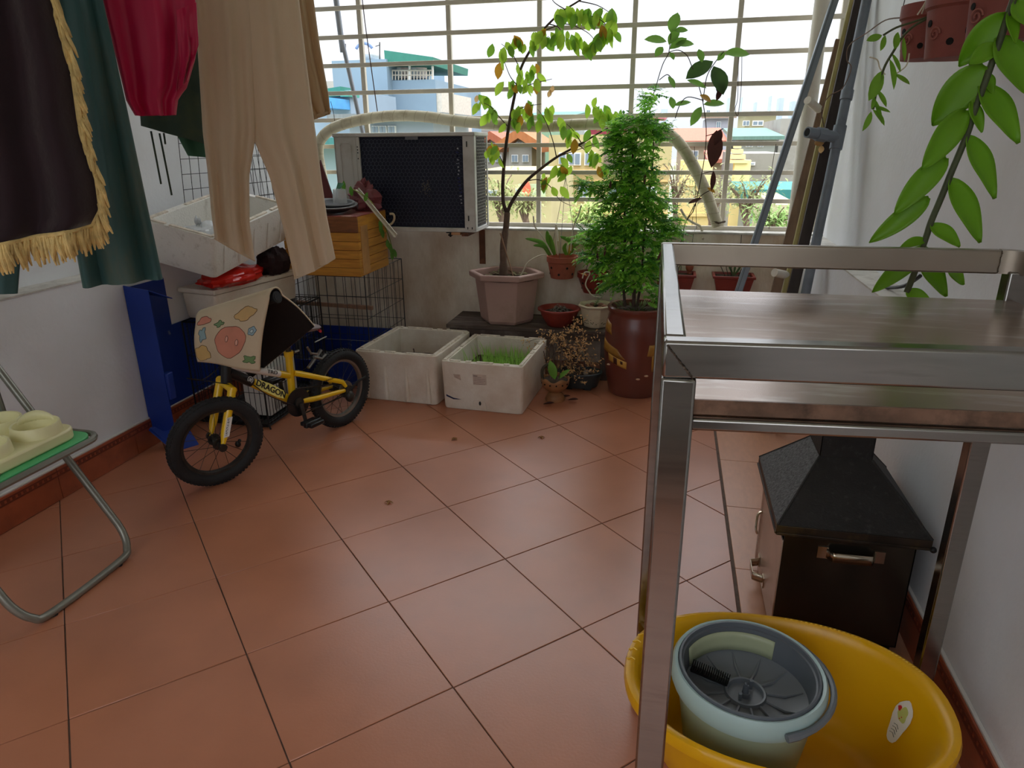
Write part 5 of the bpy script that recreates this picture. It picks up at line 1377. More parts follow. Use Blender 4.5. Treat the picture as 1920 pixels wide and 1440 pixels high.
# ---- hexagonal pot with a small tree ---------------------------------------------------
hc = V((-0.888, 3.800, BZ))
hx = thing('hexagonal_planter', 'dusty pink hexagonal plastic planter with a slender tree on the bench', 'planter', hc)
def hexring(r, z, sy=0.86): return [hc + V((r * math.cos(rad(60 * k)), r * math.sin(rad(60 * k)) * sy, z)) for k in range(6)]
hp = [(0.135, 0.0), (0.150, 0.02), (0.176, 0.235), (0.178, 0.25), (0.210, 0.256), (0.212, 0.282), (0.205, 0.288), (0.178, 0.286), (0.170, 0.25), (0.160, 0.24), (0.001, 0.24)]
mb = MB(); mb.add([p for r, z in hp for p in hexring(r * 1.04, z)], [(i * 6 + k, i * 6 + (k + 1) % 6, (i + 1) * 6 + (k + 1) % 6, (i + 1) * 6 + k) for i in range(len(hp) - 1) for k in range(6)] + [tuple(range(6))])
mb.obj('pot', m_pinkpot, hx, smooth=False, bevel=0.004)
soil_disc(hx, hc + V((0, 0, 0.248)), 0.172, squash=0.86)
lt = MB(); rg = random.Random(8)
for k in range(60):
    a = rg.uniform(0, 6.28); r = 0.15 * rg.random() ** 0.5
    lt.leaf(hc + V((r * math.cos(a), r * math.sin(a) * 0.85, 0.262)), V((rg.uniform(-1, 1), rg.uniform(-1, 1), 0.25)), V((0, 0, 1)), 0.04, 0.018, 0.3, seg=3)
tag(lt.obj('leaf_litter', mat('leaf_litter', (104, 96, 66), 0.9, var=0.4, scale=30), hx), kind='stuff')
TY = 3.79
def tp(x, y, Y=TY): return PY(x, y, Y)
tree = thing('slender_tree', 'slender forked tree with small light green leaves growing from the hexagonal planter', 'tree', tp(943, 528))
MB().tube(smooth_path([tp(943, 534), tp(944, 500), tp(944, 460), tp(949, 425), tp(951, 398)], 5), [0.024] * 6 + [0.020] * 8 + [0.017] * 7, 12).obj('trunk', m_bark, tree)
def branch(pts, r0, r1, mm=None, nm='branch'):
    p = smooth_path(pts, 5); n = len(p)
    MB().tube(p, [lerp(r0, r1, k / (n - 1)) for k in range(n)], 8).obj(nm, mm or m_twig, tree); return p
b_l = branch([tp(951, 400), tp(944, 380), tp(943, 340), tp(948, 280), tp(956, 225), tp(968, 165), tp(978, 125), tp(998, 88), tp(1015, 60, 3.77), tp(1050, 25, 3.74), tp(1085, 2, 3.72), tp(1110, -15, 3.7)], 0.011, 0.0035, nm='main_branch')
b_r = branch([tp(951, 400), tp(960, 378), tp(985, 342), tp(1012, 318), tp(1045, 294), tp(1085, 272), tp(1122, 250), tp(1140, 240)], 0.011, 0.003, nm='main_branch')
tw = {}
for i, q in enumerate(([(985, 340), (1010, 337), (1032, 350), (1050, 375), (1072, 386)], [(1043, 293), (1036, 262), (1022, 225), (1008, 205)], [(953, 238), (935, 218), (920, 200), (903, 192)],
                       [(945, 310), (935, 290), (925, 280)], [(970, 160), (955, 140), (938, 92)], [(975, 130), (960, 100), (940, 82)], [(960, 210), (985, 200), (1015, 195)], [(965, 175), (990, 160), (1035, 148)],
                       [(1045, 294), (1080, 282), (1120, 268)], [(1085, 272), (1100, 285), (1118, 310)], [(1090, 268), (1075, 245), (1062, 232)], [(1015, 60), (1060, 45), (1100, 60), (1118, 80)],
                       [(1030, 45), (1050, 55), (1045, 88)], [(1050, 25), (1090, 25), (1130, 40), (1143, 62)], [(1000, 85), (1015, 75), (1030, 68)], [(1060, 18), (1040, 5), (1030, -10)], [(1085, 2), (1120, 10), (1145, 25)])):
    pts = [tp(x, y, TY - 0.02 * (k % 3) - (0.05 if y < 90 else 0)) for k, (x, y) in enumerate(q)]
    tw[i] = branch(pts, 0.003, 0.0012, nm='twig')
lr = random.Random(21); leaf_meshes = {}
def leaf_mesh(key, l, w, mm, curl=0.25):
    if key not in leaf_meshes:
        o = MB().leaf((0, 0, 0), (0, 0, -1), (0, -1, 0), l, w, curl, seg=5, fold=0.25)
        me_o = o.obj('leaf', mm, None); leaf_meshes[key] = me_o.data; bpy.data.objects.remove(me_o, do_unlink=True)
    return leaf_meshes[key]
def put_leaf(parent, key, l, w, mm, p, rotx, rotz, roty=0.0, sc=1.0, nm='leaf'):
    me_ = leaf_mesh(key, l, w, mm); o = bpy.data.objects.new(nm, me_); COL.objects.link(o); o.parent = parent
    q = parent; off = V((0, 0, 0))
    while q is not None: off += V(q.location); q = q.parent
    o.location = V(p) - off; o.rotation_euler = (rotx, roty, rotz); o.scale = (sc, sc, sc); return o
clusters = [(905, 188, 6), (928, 205, 6), (952, 158, 5), (985, 150, 6), (1004, 150, 4), (936, 82, 4), (962, 76, 6), (985, 72, 5), (1010, 70, 6), (1045, 62, 9), (1075, 68, 9), (1104, 76, 10), (1122, 66, 8), (1138, 62, 6), (1055, 22, 7), (1085, 18, 8), (1110, 25, 8), (1135, 22, 7),
            (1142, 45, 6), (998, 196, 6), (976, 208, 6), (1012, 210, 6), (960, 222, 4), (1026, 205, 4), (1060, 232, 5), (1066, 252, 5), (930, 276, 6), (924, 292, 4), (1050, 300, 6), (1060, 318, 5), (1036, 342, 5), (1022, 332, 3), (1112, 192, 6), (1130, 204, 7), (1104, 252, 3), (1108, 288, 6), (1122, 304, 4), (1030, 60, 5), (1150, 215, 4), (978, 128, 4), (1000, 128, 4), (945, 120, 2)]
lk = (('ty', m_leaf_y), ('td', m_leaf_d), ('to', m_leaf_o))
for (x, y, nl) in clusters:
    Yc = TY - 0.03 - (0.06 if y < 90 else 0)
    for k in range(nl):
        p = tp(x + lr.uniform(-15, 15), y + lr.uniform(-12, 12), Yc + lr.uniform(-0.03, 0.03))
        q = lr.random(); key, mm = lk[0] if q < 0.55 else (lk[1] if q < 0.93 else lk[2])
        put_leaf(tree, key, 0.062, 0.034, mm, p, lr.uniform(-0.5, 0.5), lr.uniform(-0.9, 0.9), lr.uniform(-0.7, 0.7), lr.uniform(0.8, 1.3))
for (x, y) in ((895, 178), (1032, 168), (1037, 160)):
    put_leaf(tree, 'pale', 0.05, 0.03, m_pale, tp(x, y), 0.2, 0.4, 0.2, 0.8)
MB().cyl(PY(938, 437, 3.74), PY(967, 533, 3.72), 0.0035, seg=6).obj('support_stick', mat('stick', (148, 116, 92), 0.8), tree)

# ---- hanging clay pots on the parapet -----------------------------------------------
m_hole = mat('pot_hole_black', (18, 14, 12), 0.9)
def clay_pot(name, label, c, rt, rb, h, wires=0, holes=10, material=None, group=None, hang=None):
    c = V(c); t = thing(name, label, 'pot', c, group); mm = material or m_terra
    MB().lathe([(rb, 0), (rt * 0.93, h * 0.72), (rt * 0.96, h * 0.74), (rt, h * 0.76), (rt, h), (rt * 0.93, h), (rt * 0.88, h * 0.80), (rb * 0.8, h * 0.78), (0.0, h * 0.78)], c, 32).obj('shell', mm, t, angle=35)
    hm = MB(); rg = random.Random(int(c.x * 1000))
    for k in range(holes):
        a = 2 * math.pi * k / holes + 0.2; z = h * (0.22 if k % 2 else 0.52); r = lerp(rb, rt * 0.93, z / (h * 0.72)) + 0.0005
        d = V((math.cos(a), math.sin(a), 0)); hm.cyl(c + d * (r - 0.003) + V((0, 0, z)), c + d * (r + 0.001) + V((0, 0, z)), h * 0.055, seg=10)
    tag(hm.obj('drain_holes', m_hole, t), kind='stuff')
    if wires:
        wm = MB()
        for k in range(3):
            a = 2 * math.pi * k / 3 + 0.5
            wm.tube([c + V((rt * math.cos(a), rt * math.sin(a), h)), V(hang)], 0.0012, 4)
        tag(wm.obj('hanging_wires', m_wireg, t), kind='stuff')
    return t
orchid_leaf = mat('orchid_leaf', (110, 158, 58), 0.42, var=0.2, scale=7, transl=0.3)
m_root = mat('pale_root', (206, 196, 176), 0.75, var=0.12, scale=12)
pc1 = V((-0.582, 3.885, 0.530))
cp1 = clay_pot('orchid_clay_pot', 'perforated terracotta pot hung on the parapet beside the tree trunk', pc1, 0.088, 0.064, 0.122, 1, hang=(-0.60, 4.085, 1.07))
o1 = thing('parapet_orchid', 'straggly orchid with pale roots and arched leaves in the perforated pot', 'orchid', pc1 + V((0, 0, 0.1)))
for (b, mid, tp_, w) in (((1030, 478), (1015, 455), (985, 447), 0.02), ((1032, 478), (1020, 462), (1000, 460), 0.018), ((1037, 478), (1028, 450), (1026, 432), 0.022), ((1040, 478), (1034, 455), (1030, 440), 0.02), ((1066, 478), (1072, 455), (1050, 443), 0.024), ((1062, 478), (1058, 465), (1062, 456), 0.018), ((1070, 478), (1076, 462), (1086, 458), 0.016)):
    B_, M_, T_ = PY(*b, 3.86), PY(*mid, 3.85), PY(*tp_, 3.83)
    pth = smooth_path([B_, M_, T_], 5); mb = MB(); vv = []; ff = []
    for i, p in enumerate(pth):
        t = i / (len(pth) - 1); ww = w * 0.5 * (0.35 + 0.9 * math.sin(math.pi * min(1, 0.12 + t * 0.88))) * (1 if t < 0.98 else 0.1)
        dd_ = (pth[min(i + 1, len(pth) - 1)] - pth[max(i - 1, 0)]).normalized(); s = dd_.cross(V((0, -1, 0.4))).normalized()
        vv += [p - s * ww, p + V((0, 0.002, -0.002)), p + s * ww]
        if i: a = i * 3; ff += [(a - 3, a - 2, a + 1, a), (a - 2, a - 1, a + 2, a + 1)]
    mb.add(vv, ff).obj('leaf', orchid_leaf, o1, solid=0.002)
for q in ([(1025, 478), (1010, 480), (990, 492), (980, 510), (972, 524), (968, 530)], [(1036, 478), (1018, 445), (1003, 425), (1000, 405)], [(1070, 470), (1074, 430), (1084, 405), (1090, 385)], [(1046, 478), (1042, 450), (1042, 425), (1044, 424), (1046, 452)]):
    MB().tube(smooth_path([PY(x, y, 3.85 - 0.015 * k) for k, (x, y) in enumerate(q)], 4), 0.0042, 6).obj('root', m_root, o1)
MB().leaf(PY(1066, 478, 3.85), V((0.03, 0, 0.1)), V((0, -1, 0)), 0.09, 0.022, 0.1).obj('yellow_leaf', m_leaf_o, o1)
pc2 = V((-0.405, 3.90, 0.45))
cp2 = clay_pot('red_hanging_pot', 'red brown hanging pot half hidden by the leafy shrub', pc2, 0.092, 0.055, 0.115, 0, material=m_redpot)
MB().tube(smooth_path([PY(x, y, 3.80) for x, y in ((1092, 522), (1096, 511), (1106, 512), (1100, 525), (1098, 535), (1104, 546), (1112, 555), (1130, 558))], 5), 0.004, 6).obj('rope', m_root, cp2)
MB().leaf(PY(1104, 518, 3.82), V((-0.1, -0.05, 0.06)), V((0, -0.4, 1)), 0.05, 0.024, 0.2).obj('leaf', m_leaf_o, cp2)
MB().tube([pc2 + V((-0.05, 0.05, 0.11)), V((-0.42, 3.993, 0.70)), V((-0.42, 4.0, 0.775))], 0.0015, 4).obj('hanging_wire', m_wireg, cp2)
# two window boxes seen through the cart
for k, (x, lab) in enumerate(((0.045, 'red brown window trough with dry stems hung on the parapet next to the urn'), (0.352, 'red brown window trough with a grassy sprout hung beside the leaning poles'))):
    c = V((x, 3.90, 0.475)); t = thing('parapet_trough', lab, 'trough', c)
    def tr(s, z): return [c + V((0.105 * s * a, 0.07 * s * b, z)) for a, b in ((-1, -1), (1, -1), (1, 1), (-1, 1))]
    R_ = [tr(0.78, 0), tr(0.96, 0.085), tr(1.05, 0.087), tr(1.05, 0.10), tr(0.92, 0.10), tr(0.88, 0.08), tr(0.01, 0.08)]
    MB().add([p for r in R_ for p in r], [(i * 4 + j, i * 4 + (j + 1) % 4, (i + 1) * 4 + (j + 1) % 4, (i + 1) * 4 + j) for i in range(6) for j in range(4)] + [(0, 1, 2, 3)]).obj('box', m_redpot, t, smooth=False, bevel=0.002)
    MB().span(c + V((-0.09, -0.055, 0.08)), c + V((0.09, 0.055, 0.09))).obj('soil', m_soil, t)
    MB().tube([c + V((0.03, 0.068, 0.09)), c + V((0.03, 0.094, 0.30))], 0.0015, 4).obj('hook_wire', m_wireg, t)
    st = MB(); rg = random.Random(k + 3)
    for j in range(5):
        a = rg.uniform(-1, 1); p = c + V((0.05 * a, 0, 0.09))
        st.tube(smooth_path([p, p + V((0.03 * a, -0.02, 0.05)), p + V((0.08 * a + 0.03, -0.03, 0.06 + 0.03 * rg.random()))], 4), 0.0022, 5)
    st.obj('stems', m_twig, t)['kind'] = 'stuff'
    if k == 1:
        for a in (-0.4, 0.1, 0.6): MB().leaf(c + V((0, 0, 0.09)), V((a, -0.1, 0.9)), V((0.2, -1, 0)), 0.09, 0.012, 0.3).obj('leaf', mat('grassy', (70, 96, 50), 0.6), t)
# small hanging figure ornament behind the cart rail
ho = thing('clay_ornament', 'small reddish clay ornament hanging on wires above the window trough', 'ornament', PY(1293, 512, 3.93))
MB().sph(PY(1293, 500, 3.93), 0.022, 0.018, 0.030, seg=12, rings=8).sph(PY(1292, 512, 3.93), 0.012, seg=10, rings=8).obj('body', m_terra, ho)
MB().tube([PY(1293, 490, 3.93), PY(1300, 440, 3.99), PY(1305, 425, 4.07)], 0.0012, 4).obj('hanging_wire', m_wireg, ho)

# ---- pots on the bench -----------------------------------------------------------------
rb_c = V((-0.575, 3.755, BZ))
rbt = thing('red_bowl_planter', 'shallow red bowl planter with dry grey moss on the bench', 'planter', rb_c)
MB().lathe([(0.062, 0), (0.068, 0.004), (0.098, 0.055), (0.110, 0.088), (0.121, 0.092), (0.121, 0.099), (0.112, 0.101), (0.104, 0.094), (0.09, 0.07), (0.0, 0.07)], rb_c, 36).obj('bowl', m_redpot, rbt, angle=35)
soil_disc(rbt, rb_c + V((0, 0, 0.075)), 0.094)
ms = MB(); rg = random.Random(2)
for k in range(130):
    a = rg.uniform(0, 6.28); r = 0.05 * rg.random() ** 0.5; z = 0.08 + 0.05 * (1 - r / 0.05) * rg.random()
    p = rb_c + V((r * math.cos(a) + 0.005, r * math.sin(a), z))
    ms.leaf(p, V((rg.uniform(-1, 1), rg.uniform(-1, 1), rg.uniform(-0.2, 0.8))), V((0, 0, 1)), 0.022, 0.010, 0.4, seg=2)
tag(ms.obj('dry_moss', mat('dry_moss', (120, 110, 102), 0.95, var=0.4, scale=60), rbt), kind='stuff')
wp_c = V((-0.372, 3.775, BZ))
wp = thing('cream_pot', 'cream ceramic pot with dark band and stones on the bench beside the urn', 'pot', wp_c)
MB().lathe([(0.060, 0), (0.066, 0.004), (0.070, 0.02), (0.086, 0.095), (0.092, 0.112), (0.102, 0.116), (0.103, 0.126), (0.094, 0.128), (0.086, 0.118), (0.08, 0.10), (0, 0.10)], wp_c, 8, poly=0.39).obj('pot', mat('cream_ceramic', (212, 196, 166), 0.45, var=0.06, scale=6, col2=(176, 152, 122), spots=0.2, sscale=6), wp, smooth=False, bevel=0.006)
bdm = MB(); rg = random.Random(9)
for k in range(70):
    a = rg.uniform(0, 6.28); z = rg.uniform(0.022, 0.05); r = 0.0655 + (z - 0.02) * 0.21
    bdm.sph(wp_c + V((r * math.cos(a), r * math.sin(a), z)), 0.004, 0.004, 0.002, seg=5, rings=4)
tag(bdm.obj('relief_flowers', mat('dark_relief', (88, 74, 56), 0.6), wp), kind='stuff')
soil_disc(wp, wp_c + V((0, 0, 0.105)), 0.078)
for k in range(6):
    a = k * 1.05; MB().sph(wp_c + V((0.045 * math.cos(a), 0.045 * math.sin(a), 0.114)), 0.017, 0.013, 0.010, seg=8, rings=6).obj('pebble', mat('reddish_pebble', (150, 104, 84), 0.7, var=0.2), wp)
spg = MB(); rg = random.Random(14)
for k in range(70):
    t = rg.random(); p = wp_c + V((-0.01 + 0.05 * t, 0, 0.112 + 0.075 * t)); a = rg.uniform(0, 6.28)
    spg.leaf(p, V((math.cos(a), math.sin(a), 0.6)), V((0, 0, 1)), 0.022, 0.004, 0.2, seg=2)
tag(spg.obj('fine_sprout', mat('greygreen', (116, 140, 86), 0.6, transl=0.3), wp), kind='stuff')

# ---- glazed urn with a leafy shrub ----------------------------------------------------
uc = V((-0.135, 3.540, 0))
urn = thing('glazed_urn', 'tall brown glazed urn painted with a yellow house, holding the shrub', 'urn', uc)
m_urn = mat('brown_glaze', (112, 52, 40), 0.28, var=0.12, scale=4, coat=0.3, col2=(84, 58, 50), spots=0.28, sscale=3, sharp=0.3)
m_ochre = mat('ochre_glaze', (168, 122, 52), 0.35, var=0.2, scale=9, col2=(120, 84, 40), spots=0.25, sscale=8)
def ur(z):
    return interp([(0, 0.128), (0.01, 0.133), (0.10, 0.150), (0.24, 0.167), (0.36, 0.160), (0.42, 0.146), (0.435, 0.144), (0.445, 0.152), (0.462, 0.154)], z)[0]
MB().lathe([(ur(z), z) for z in (0, 0.01, 0.03, 0.06, 0.10, 0.15, 0.20, 0.24, 0.28, 0.32, 0.36, 0.39, 0.42, 0.435, 0.445, 0.455, 0.462)] + [(0.148, 0.468), (0.134, 0.466), (0.126, 0.45), (0.12, 0.43), (0.0, 0.43)], uc, 48).obj('body', m_urn, urn, angle=50)
soil_disc(urn, uc + V((0, 0, 0.436)), 0.122, amp=0.02)
def on_urn(a, z, off=0.001): r = ur(z) + off; return uc + V((r * math.cos(a), r * math.sin(a), z))
acam = math.atan2(-uc.y, -uc.x)
def urn_patch(nm, poly, mm, off=0.0012, n=8):
    """poly in (angle offset, height); subdivided so that it follows the belly"""
    mb = MB(); (a0, z0), (a1, z1), (a2, z2), (a3, z3) = poly
    def fn(u, v):
        return on_urn(acam + lerp(lerp(a0, a1, u), lerp(a3, a2, u), v), lerp(lerp(z0, z1, u), lerp(z3, z2, u), v), off)
    mb.grid(fn, n, 4); return mb.obj(nm, mm, urn, solid=0.0012)
urn_patch('painted_thatch', ((-1.35, 0.30), (-0.58, 0.265), (-0.30, 0.215), (-1.35, 0.245)), m_ochre)
urn_patch('painted_cloud', ((-1.35, 0.40), (-0.95, 0.385), (-0.85, 0.33), (-1.35, 0.345)), m_ochre)
urn_patch('painted_house_wall', ((-0.95, 0.235), (-0.25, 0.205), (-0.26, 0.165), (-0.95, 0.195)), mat('yellow_glaze', (196, 150, 70), 0.35, var=0.15, scale=9), 0.0018)
urn_patch('painted_door', ((-0.72, 0.222), (-0.58, 0.216), (-0.58, 0.182), (-0.72, 0.186)), mat('dark_glaze', (74, 42, 32), 0.4), 0.0026)
urn_patch('painted_window', ((-0.46, 0.207), (-0.38, 0.204), (-0.38, 0.188), (-0.46, 0.190)), mat('dark_glaze', (74, 42, 32), 0.4), 0.0026)
urn_patch('painted_arch', ((0.42, 0.295), (0.80, 0.295), (0.85, 0.225), (0.36, 0.24)), m_ochre)
urn_patch('painted_stem', ((0.52, 0.24), (0.66, 0.24), (0.64, 0.15), (0.56, 0.15)), m_ochre)
m_chip = mat('chipped_clay', (206, 170, 140), 0.8)
for (a, z) in ((-0.98, 0.168), (0.13, 0.115), (0.40, 0.132)):
    p = on_urn(acam + a, z, 0.0); d = (p - uc); d.z = 0; d.normalize()
    MB().sph(p, 0.012, 0.010, 0.005, seg=8, rings=6).obj('chip', m_chip, urn)
shrub = thing('feathery_shrub', 'tall feathery bright green shrub growing in the brown urn', 'shrub', uc + V((0, 0, 0.44)))
SY = 3.54
def sp2(x, y, Y=SY): return PY(x, y, Y)
for q, r in (([(1188, 575), (1189, 520), (1184, 460), (1187, 400), (1190, 340), (1186, 290), (1192, 240)], 0.010), ([(1172, 575), (1168, 520), (1172, 450), (1170, 380), (1165, 320), (1168, 260)], 0.008), ([(1194, 575), (1203, 520), (1206, 460), (1212, 400), (1222, 330), (1226, 260)], 0.007), ([(1180, 480), (1150, 445), (1120, 430)], 0.004), ([(1190, 470), (1220, 440), (1255, 410)], 0.004), ([(1175, 420), (1140, 380), (1105, 350)], 0.004)):
    p = smooth_path([sp2(x, y, SY + 0.02 * math.sin(i)) for i, (x, y) in enumerate(q)], 4); MB().tube(p, [lerp(r, r * 0.35, k / (len(p) - 1)) for k in range(len(p))], 7).obj('stem', m_twig, shrub)
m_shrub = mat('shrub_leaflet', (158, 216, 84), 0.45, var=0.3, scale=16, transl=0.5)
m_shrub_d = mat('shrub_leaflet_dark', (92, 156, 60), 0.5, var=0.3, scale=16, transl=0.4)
sprays = []
sr2 = random.Random(77)
blobs = [(1195, 240, 48, 28, 90), (1230, 245, 26, 20, 40), (1165, 252, 26, 22, 45), (1185, 280, 44, 26, 80), (1180, 320, 40, 30, 85), (1205, 330, 32, 34, 70), (1165, 355, 50, 26, 80), (1110, 350, 30, 14, 32), (1200, 375, 48, 30, 90), (1175, 405, 52, 28, 95), (1228, 410, 40, 34, 70), (1255, 425, 22, 20, 28), (1150, 430, 48, 24, 75), (1115, 445, 34, 18, 45), (1190, 450, 50, 30, 90), (1135, 480, 44, 22, 60), (1180, 495, 52, 26, 85), (1215, 480, 34, 28, 55), (1160, 525, 36, 18, 45), (1200, 530, 36, 20, 45), (1215, 200, 14, 20, 16), (1222, 175, 10, 14, 9), (1225, 555, 18, 14, 18)]
fo, fo2 = MB(), MB()
for (bx, by, rx, ry, nb) in blobs:
    for k in range(int(nb * 1.5)):
        a = sr2.uniform(0, 6.283); r = sr2.random() ** 0.6
        p = sp2(bx + rx * r * math.cos(a), by + ry * r * math.sin(a), SY + sr2.uniform(-0.085, 0.085))
        out = (p - (uc + V((0, 0, p.z)))); out.z = 0
        d = (out.normalized() * 0.7 if out.length > 1e-4 else V((0, 0, 0))) + V((sr2.uniform(-0.7, 0.7), sr2.uniform(-0.7, 0.7), sr2.uniform(-0.6, 0.5)))
        d.normalize(); s = d.cross(V((0, 0, 1)))
        s = s.normalized() if s.length > 1e-4 else V((1, 0, 0))
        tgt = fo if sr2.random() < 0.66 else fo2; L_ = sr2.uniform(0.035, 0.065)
        for j in range(5):                      # one divided spray: paired jagged leaflets and a tip
            b = p + d * (L_ * j / 5)
            for sg_ in (-1, 1):
                tgt.leaf(b, (d * 0.7 + s * sg_ + V((0, 0, sr2.uniform(-0.3, 0.2)))), V((0, 0, 1)) + d * 0.2, L_ * (0.50 - 0.05 * j), L_ * 0.30, 0.25, seg=2, fold=0.3)
        tgt.leaf(p + d * L_, d, V((0, 0, 1)), L_ * 0.45, L_ * 0.28, 0.2, seg=2)
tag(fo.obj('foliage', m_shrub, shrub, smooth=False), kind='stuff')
tag(fo2.obj('darker_foliage', m_shrub_d, shrub, smooth=False), kind='stuff')  # darker sprays, mixed in at random
for k in range(6):
    bx, by = ((1135, 462), (1120, 470), (1145, 338), (1240, 470), (1130, 500), (1210, 325))[k]
    MB().leaf(sp2(bx, by, 3.45), V((sr2.uniform(-0.4, 0.4), -0.3, -1)), V((0.2, -1, 0)), 0.05, 0.012, 0.2).obj('dead_leaf', m_leaf_dry, shrub)
gt = MB()
for k in range(120):
    a = sr2.uniform(0, 6.28); r = 0.12 * sr2.random() ** 0.5
    gt.leaf(uc + V((r * math.cos(a), r * math.sin(a), 0.44)), V((math.cos(a) * 0.5, math.sin(a) * 0.5, 0.8)), V((0, 0, 1)), sr2.uniform(0.02, 0.07), 0.006, 0.4, seg=2)
tag(gt.obj('weeds', mat('weed', (116, 128, 70), 0.7, var=0.4, scale=20, transl=0.3), urn), kind='stuff')

# ---- climbing vine with large leaves -------------------------------------------------
vy = 3.72
vine = thing('climbing_vine', 'thin climbing vine with large ovate and dried leaves beside the shrub', 'vine', PY(1283, 440, vy))
for q in ([(1240, 560), (1275, 460), (1285, 418), (1302, 390), (1315, 330), (1322, 285), (1324, 240), (1318, 192), (1310, 160)], [(1205, 470), (1210, 330), (1218, 212), (1232, 155), (1243, 120), (1254, 98), (1258, 62)], [(1254, 98), (1272, 94), (1288, 104), (1297, 124), (1300, 130)], [(1318, 192), (1325, 145), (1340, 118), (1357, 97)], [(1285, 418), (1310, 372), (1333, 356)], [(1236, 150), (1250, 140), (1258, 145)], [(1318, 188), (1290, 182), (1275, 196), (1266, 222)], [(1323, 255), (1340, 250), (1356, 241)], [(1317, 326), (1330, 322), (1337, 322)]):
    MB().tube(smooth_path([PY(x, y, vy) for x, y in q], 5), 0.0022, 5).obj('stem', m_twig, vine)
m_vl = mat('vine_leaf', (112, 156, 66), 0.45, var=0.2, scale=12, transl=0.4)
m_vld = mat('vine_leaf_dark', (60, 88, 42), 0.45, var=0.25, scale=14, transl=0.35)
for (x, y, l, ang, w, mm) in ((1258, 62, 34, 75, 20, m_vl), (1250, 78, 36, 172, 18, m_vl), (1264, 58, 22, 5, 13, m_vl), (1254, 84, 30, 60, 17, m_vl), (1256, 92, 32, 35, 18, m_vl), (1266, 84, 30, 5, 16, m_vl), (1243, 88, 20, 230, 13, m_vl), (1256, 98, 14, 300, 10, m_vl), (1310, 92, 22, 285, 13, m_vl), (1345, 114, 18, 50, 10, m_vl), (1358, 100, 40, 0, 20, m_vl),
                              (1286, 148, 52, 35, 26, m_vld), (1288, 150, 34, 340, 13, m_vl), (1338, 124, 48, 290, 30, m_vld), (1352, 150, 26, 265, 16, m_leaf_dry), (1253, 143, 22, 300, 12, m_vl), (1312, 178, 22, 330, 14, m_leaf_o), (1319, 196, 34, 5, 15, m_vl), (1315, 200, 36, 240, 15, m_vl), (1264, 198, 28, 15, 11, m_vl), (1262, 204, 20, 100, 13, m_vl), (1344, 244, 62, 262, 26, m_leaf_dry), (1352, 242, 30, 250, 14, m_leaf_dry), (1338, 320, 34, 265, 10, m_leaf_dry), (1326, 352, 16, 330, 7, m_leaf_o), (1290, 382, 26, 25, 7, m_leaf_dry), (1352, 165, 22, 250, 9, m_leaf_dry)):
    s = vy / CF * 1.03
    a = rad(ang); d = CR * math.cos(a) + CU * math.sin(a) - CFW * 0.15
    MB().leaf(PY(x, y, vy - 0.01), d, -CFW + CU * 0.4 + CR * random.uniform(-0.4, 0.4), l * s, w * s, 0.15, seg=6, fold=0.2).obj('leaf', mm, vine)

# ---- small pots on the floor -------------------------------------------------------------
oc = V((-0.425, 3.535, 0))
ob = thing('dark_bonsai_pot', 'dark oval bonsai pot with a dead dried shrub in front of the bench', 'pot', oc)
MB().lathe([(0.085, 0.012), (0.098, 0.016), (0.115, 0.07), (0.122, 0.082), (0.122, 0.094), (0.112, 0.096), (0.106, 0.086), (0.10, 0.07), (0, 0.07)], oc, 36, sy=0.72).obj('bowl', mat('dark_glaze_pot', (44, 52, 54), 0.35, var=0.2, scale=7), ob, angle=35)
for (x, y) in ((0.05, 0.035), (-0.05, 0.035), (0.05, -0.035), (-0.05, -0.035)):
    MB().span(oc + V((x - 0.018, y - 0.012, 0)), oc + V((x + 0.018, y + 0.012, 0.018))).obj('foot', m_black, ob, bevel=0.003)
soil_disc(ob, oc + V((0, 0, 0.078)), 0.10, squash=0.72)
for k in range(7):
    MB().sph(oc + V((0.03 + 0.045 * random.random(), -0.04 + 0.06 * random.random(), 0.088)), 0.014, 0.012, 0.009, seg=8, rings=6).obj('pebble', mat('grey_pebble', (128, 112, 96), 0.8, var=0.2), ob)
dp_ = thing('dead_shrub', 'dried brown dead shrub with curled seed heads in the dark pot', 'shrub', oc + V((0, 0, 0.08)))
dm = MB(); dl = MB(); rg = random.Random(33)
trk = smooth_path([oc + V((0.0, 0, 0.08)), oc + V((-0.03, -0.01, 0.15)), oc + V((-0.09, -0.01, 0.22)), oc + V((-0.12, 0, 0.28))], 5)
MB().tube(trk, 0.005, 6).obj('trunk', m_twig, dp_)
MB().tube(smooth_path([oc + V((0.0, 0, 0.08)), oc + V((0.03, -0.02, 0.14)), oc + V((0.02, -0.02, 0.25)), oc + V((-0.03, -0.02, 0.30))], 5), 0.004, 6).obj('trunk', m_twig, dp_)
for k in range(80):
    t0 = PY(rg.gauss(1066, 26), rg.uniform(612, 712), 3.50 + rg.uniform(-0.06, 0.06)); b = trk[rg.randrange(4, len(trk))]
    dm.tube(smooth_path([b, lerp(b, t0, 0.6) + V((0, 0, 0.015)), t0], 3), 0.0013, 4)
    for j in range(8):
        p = t0 + V((rg.uniform(-0.025, 0.025), rg.uniform(-0.025, 0.025), rg.uniform(-0.025, 0.025)))
        dl.leaf(p, V((rg.uniform(-1, 1), rg.uniform(-1, 1), rg.uniform(-1, 1))), V((rg.uniform(-1, 1), -1, 1)), 0.014, 0.008, 0.8, seg=2, fold=0.6)
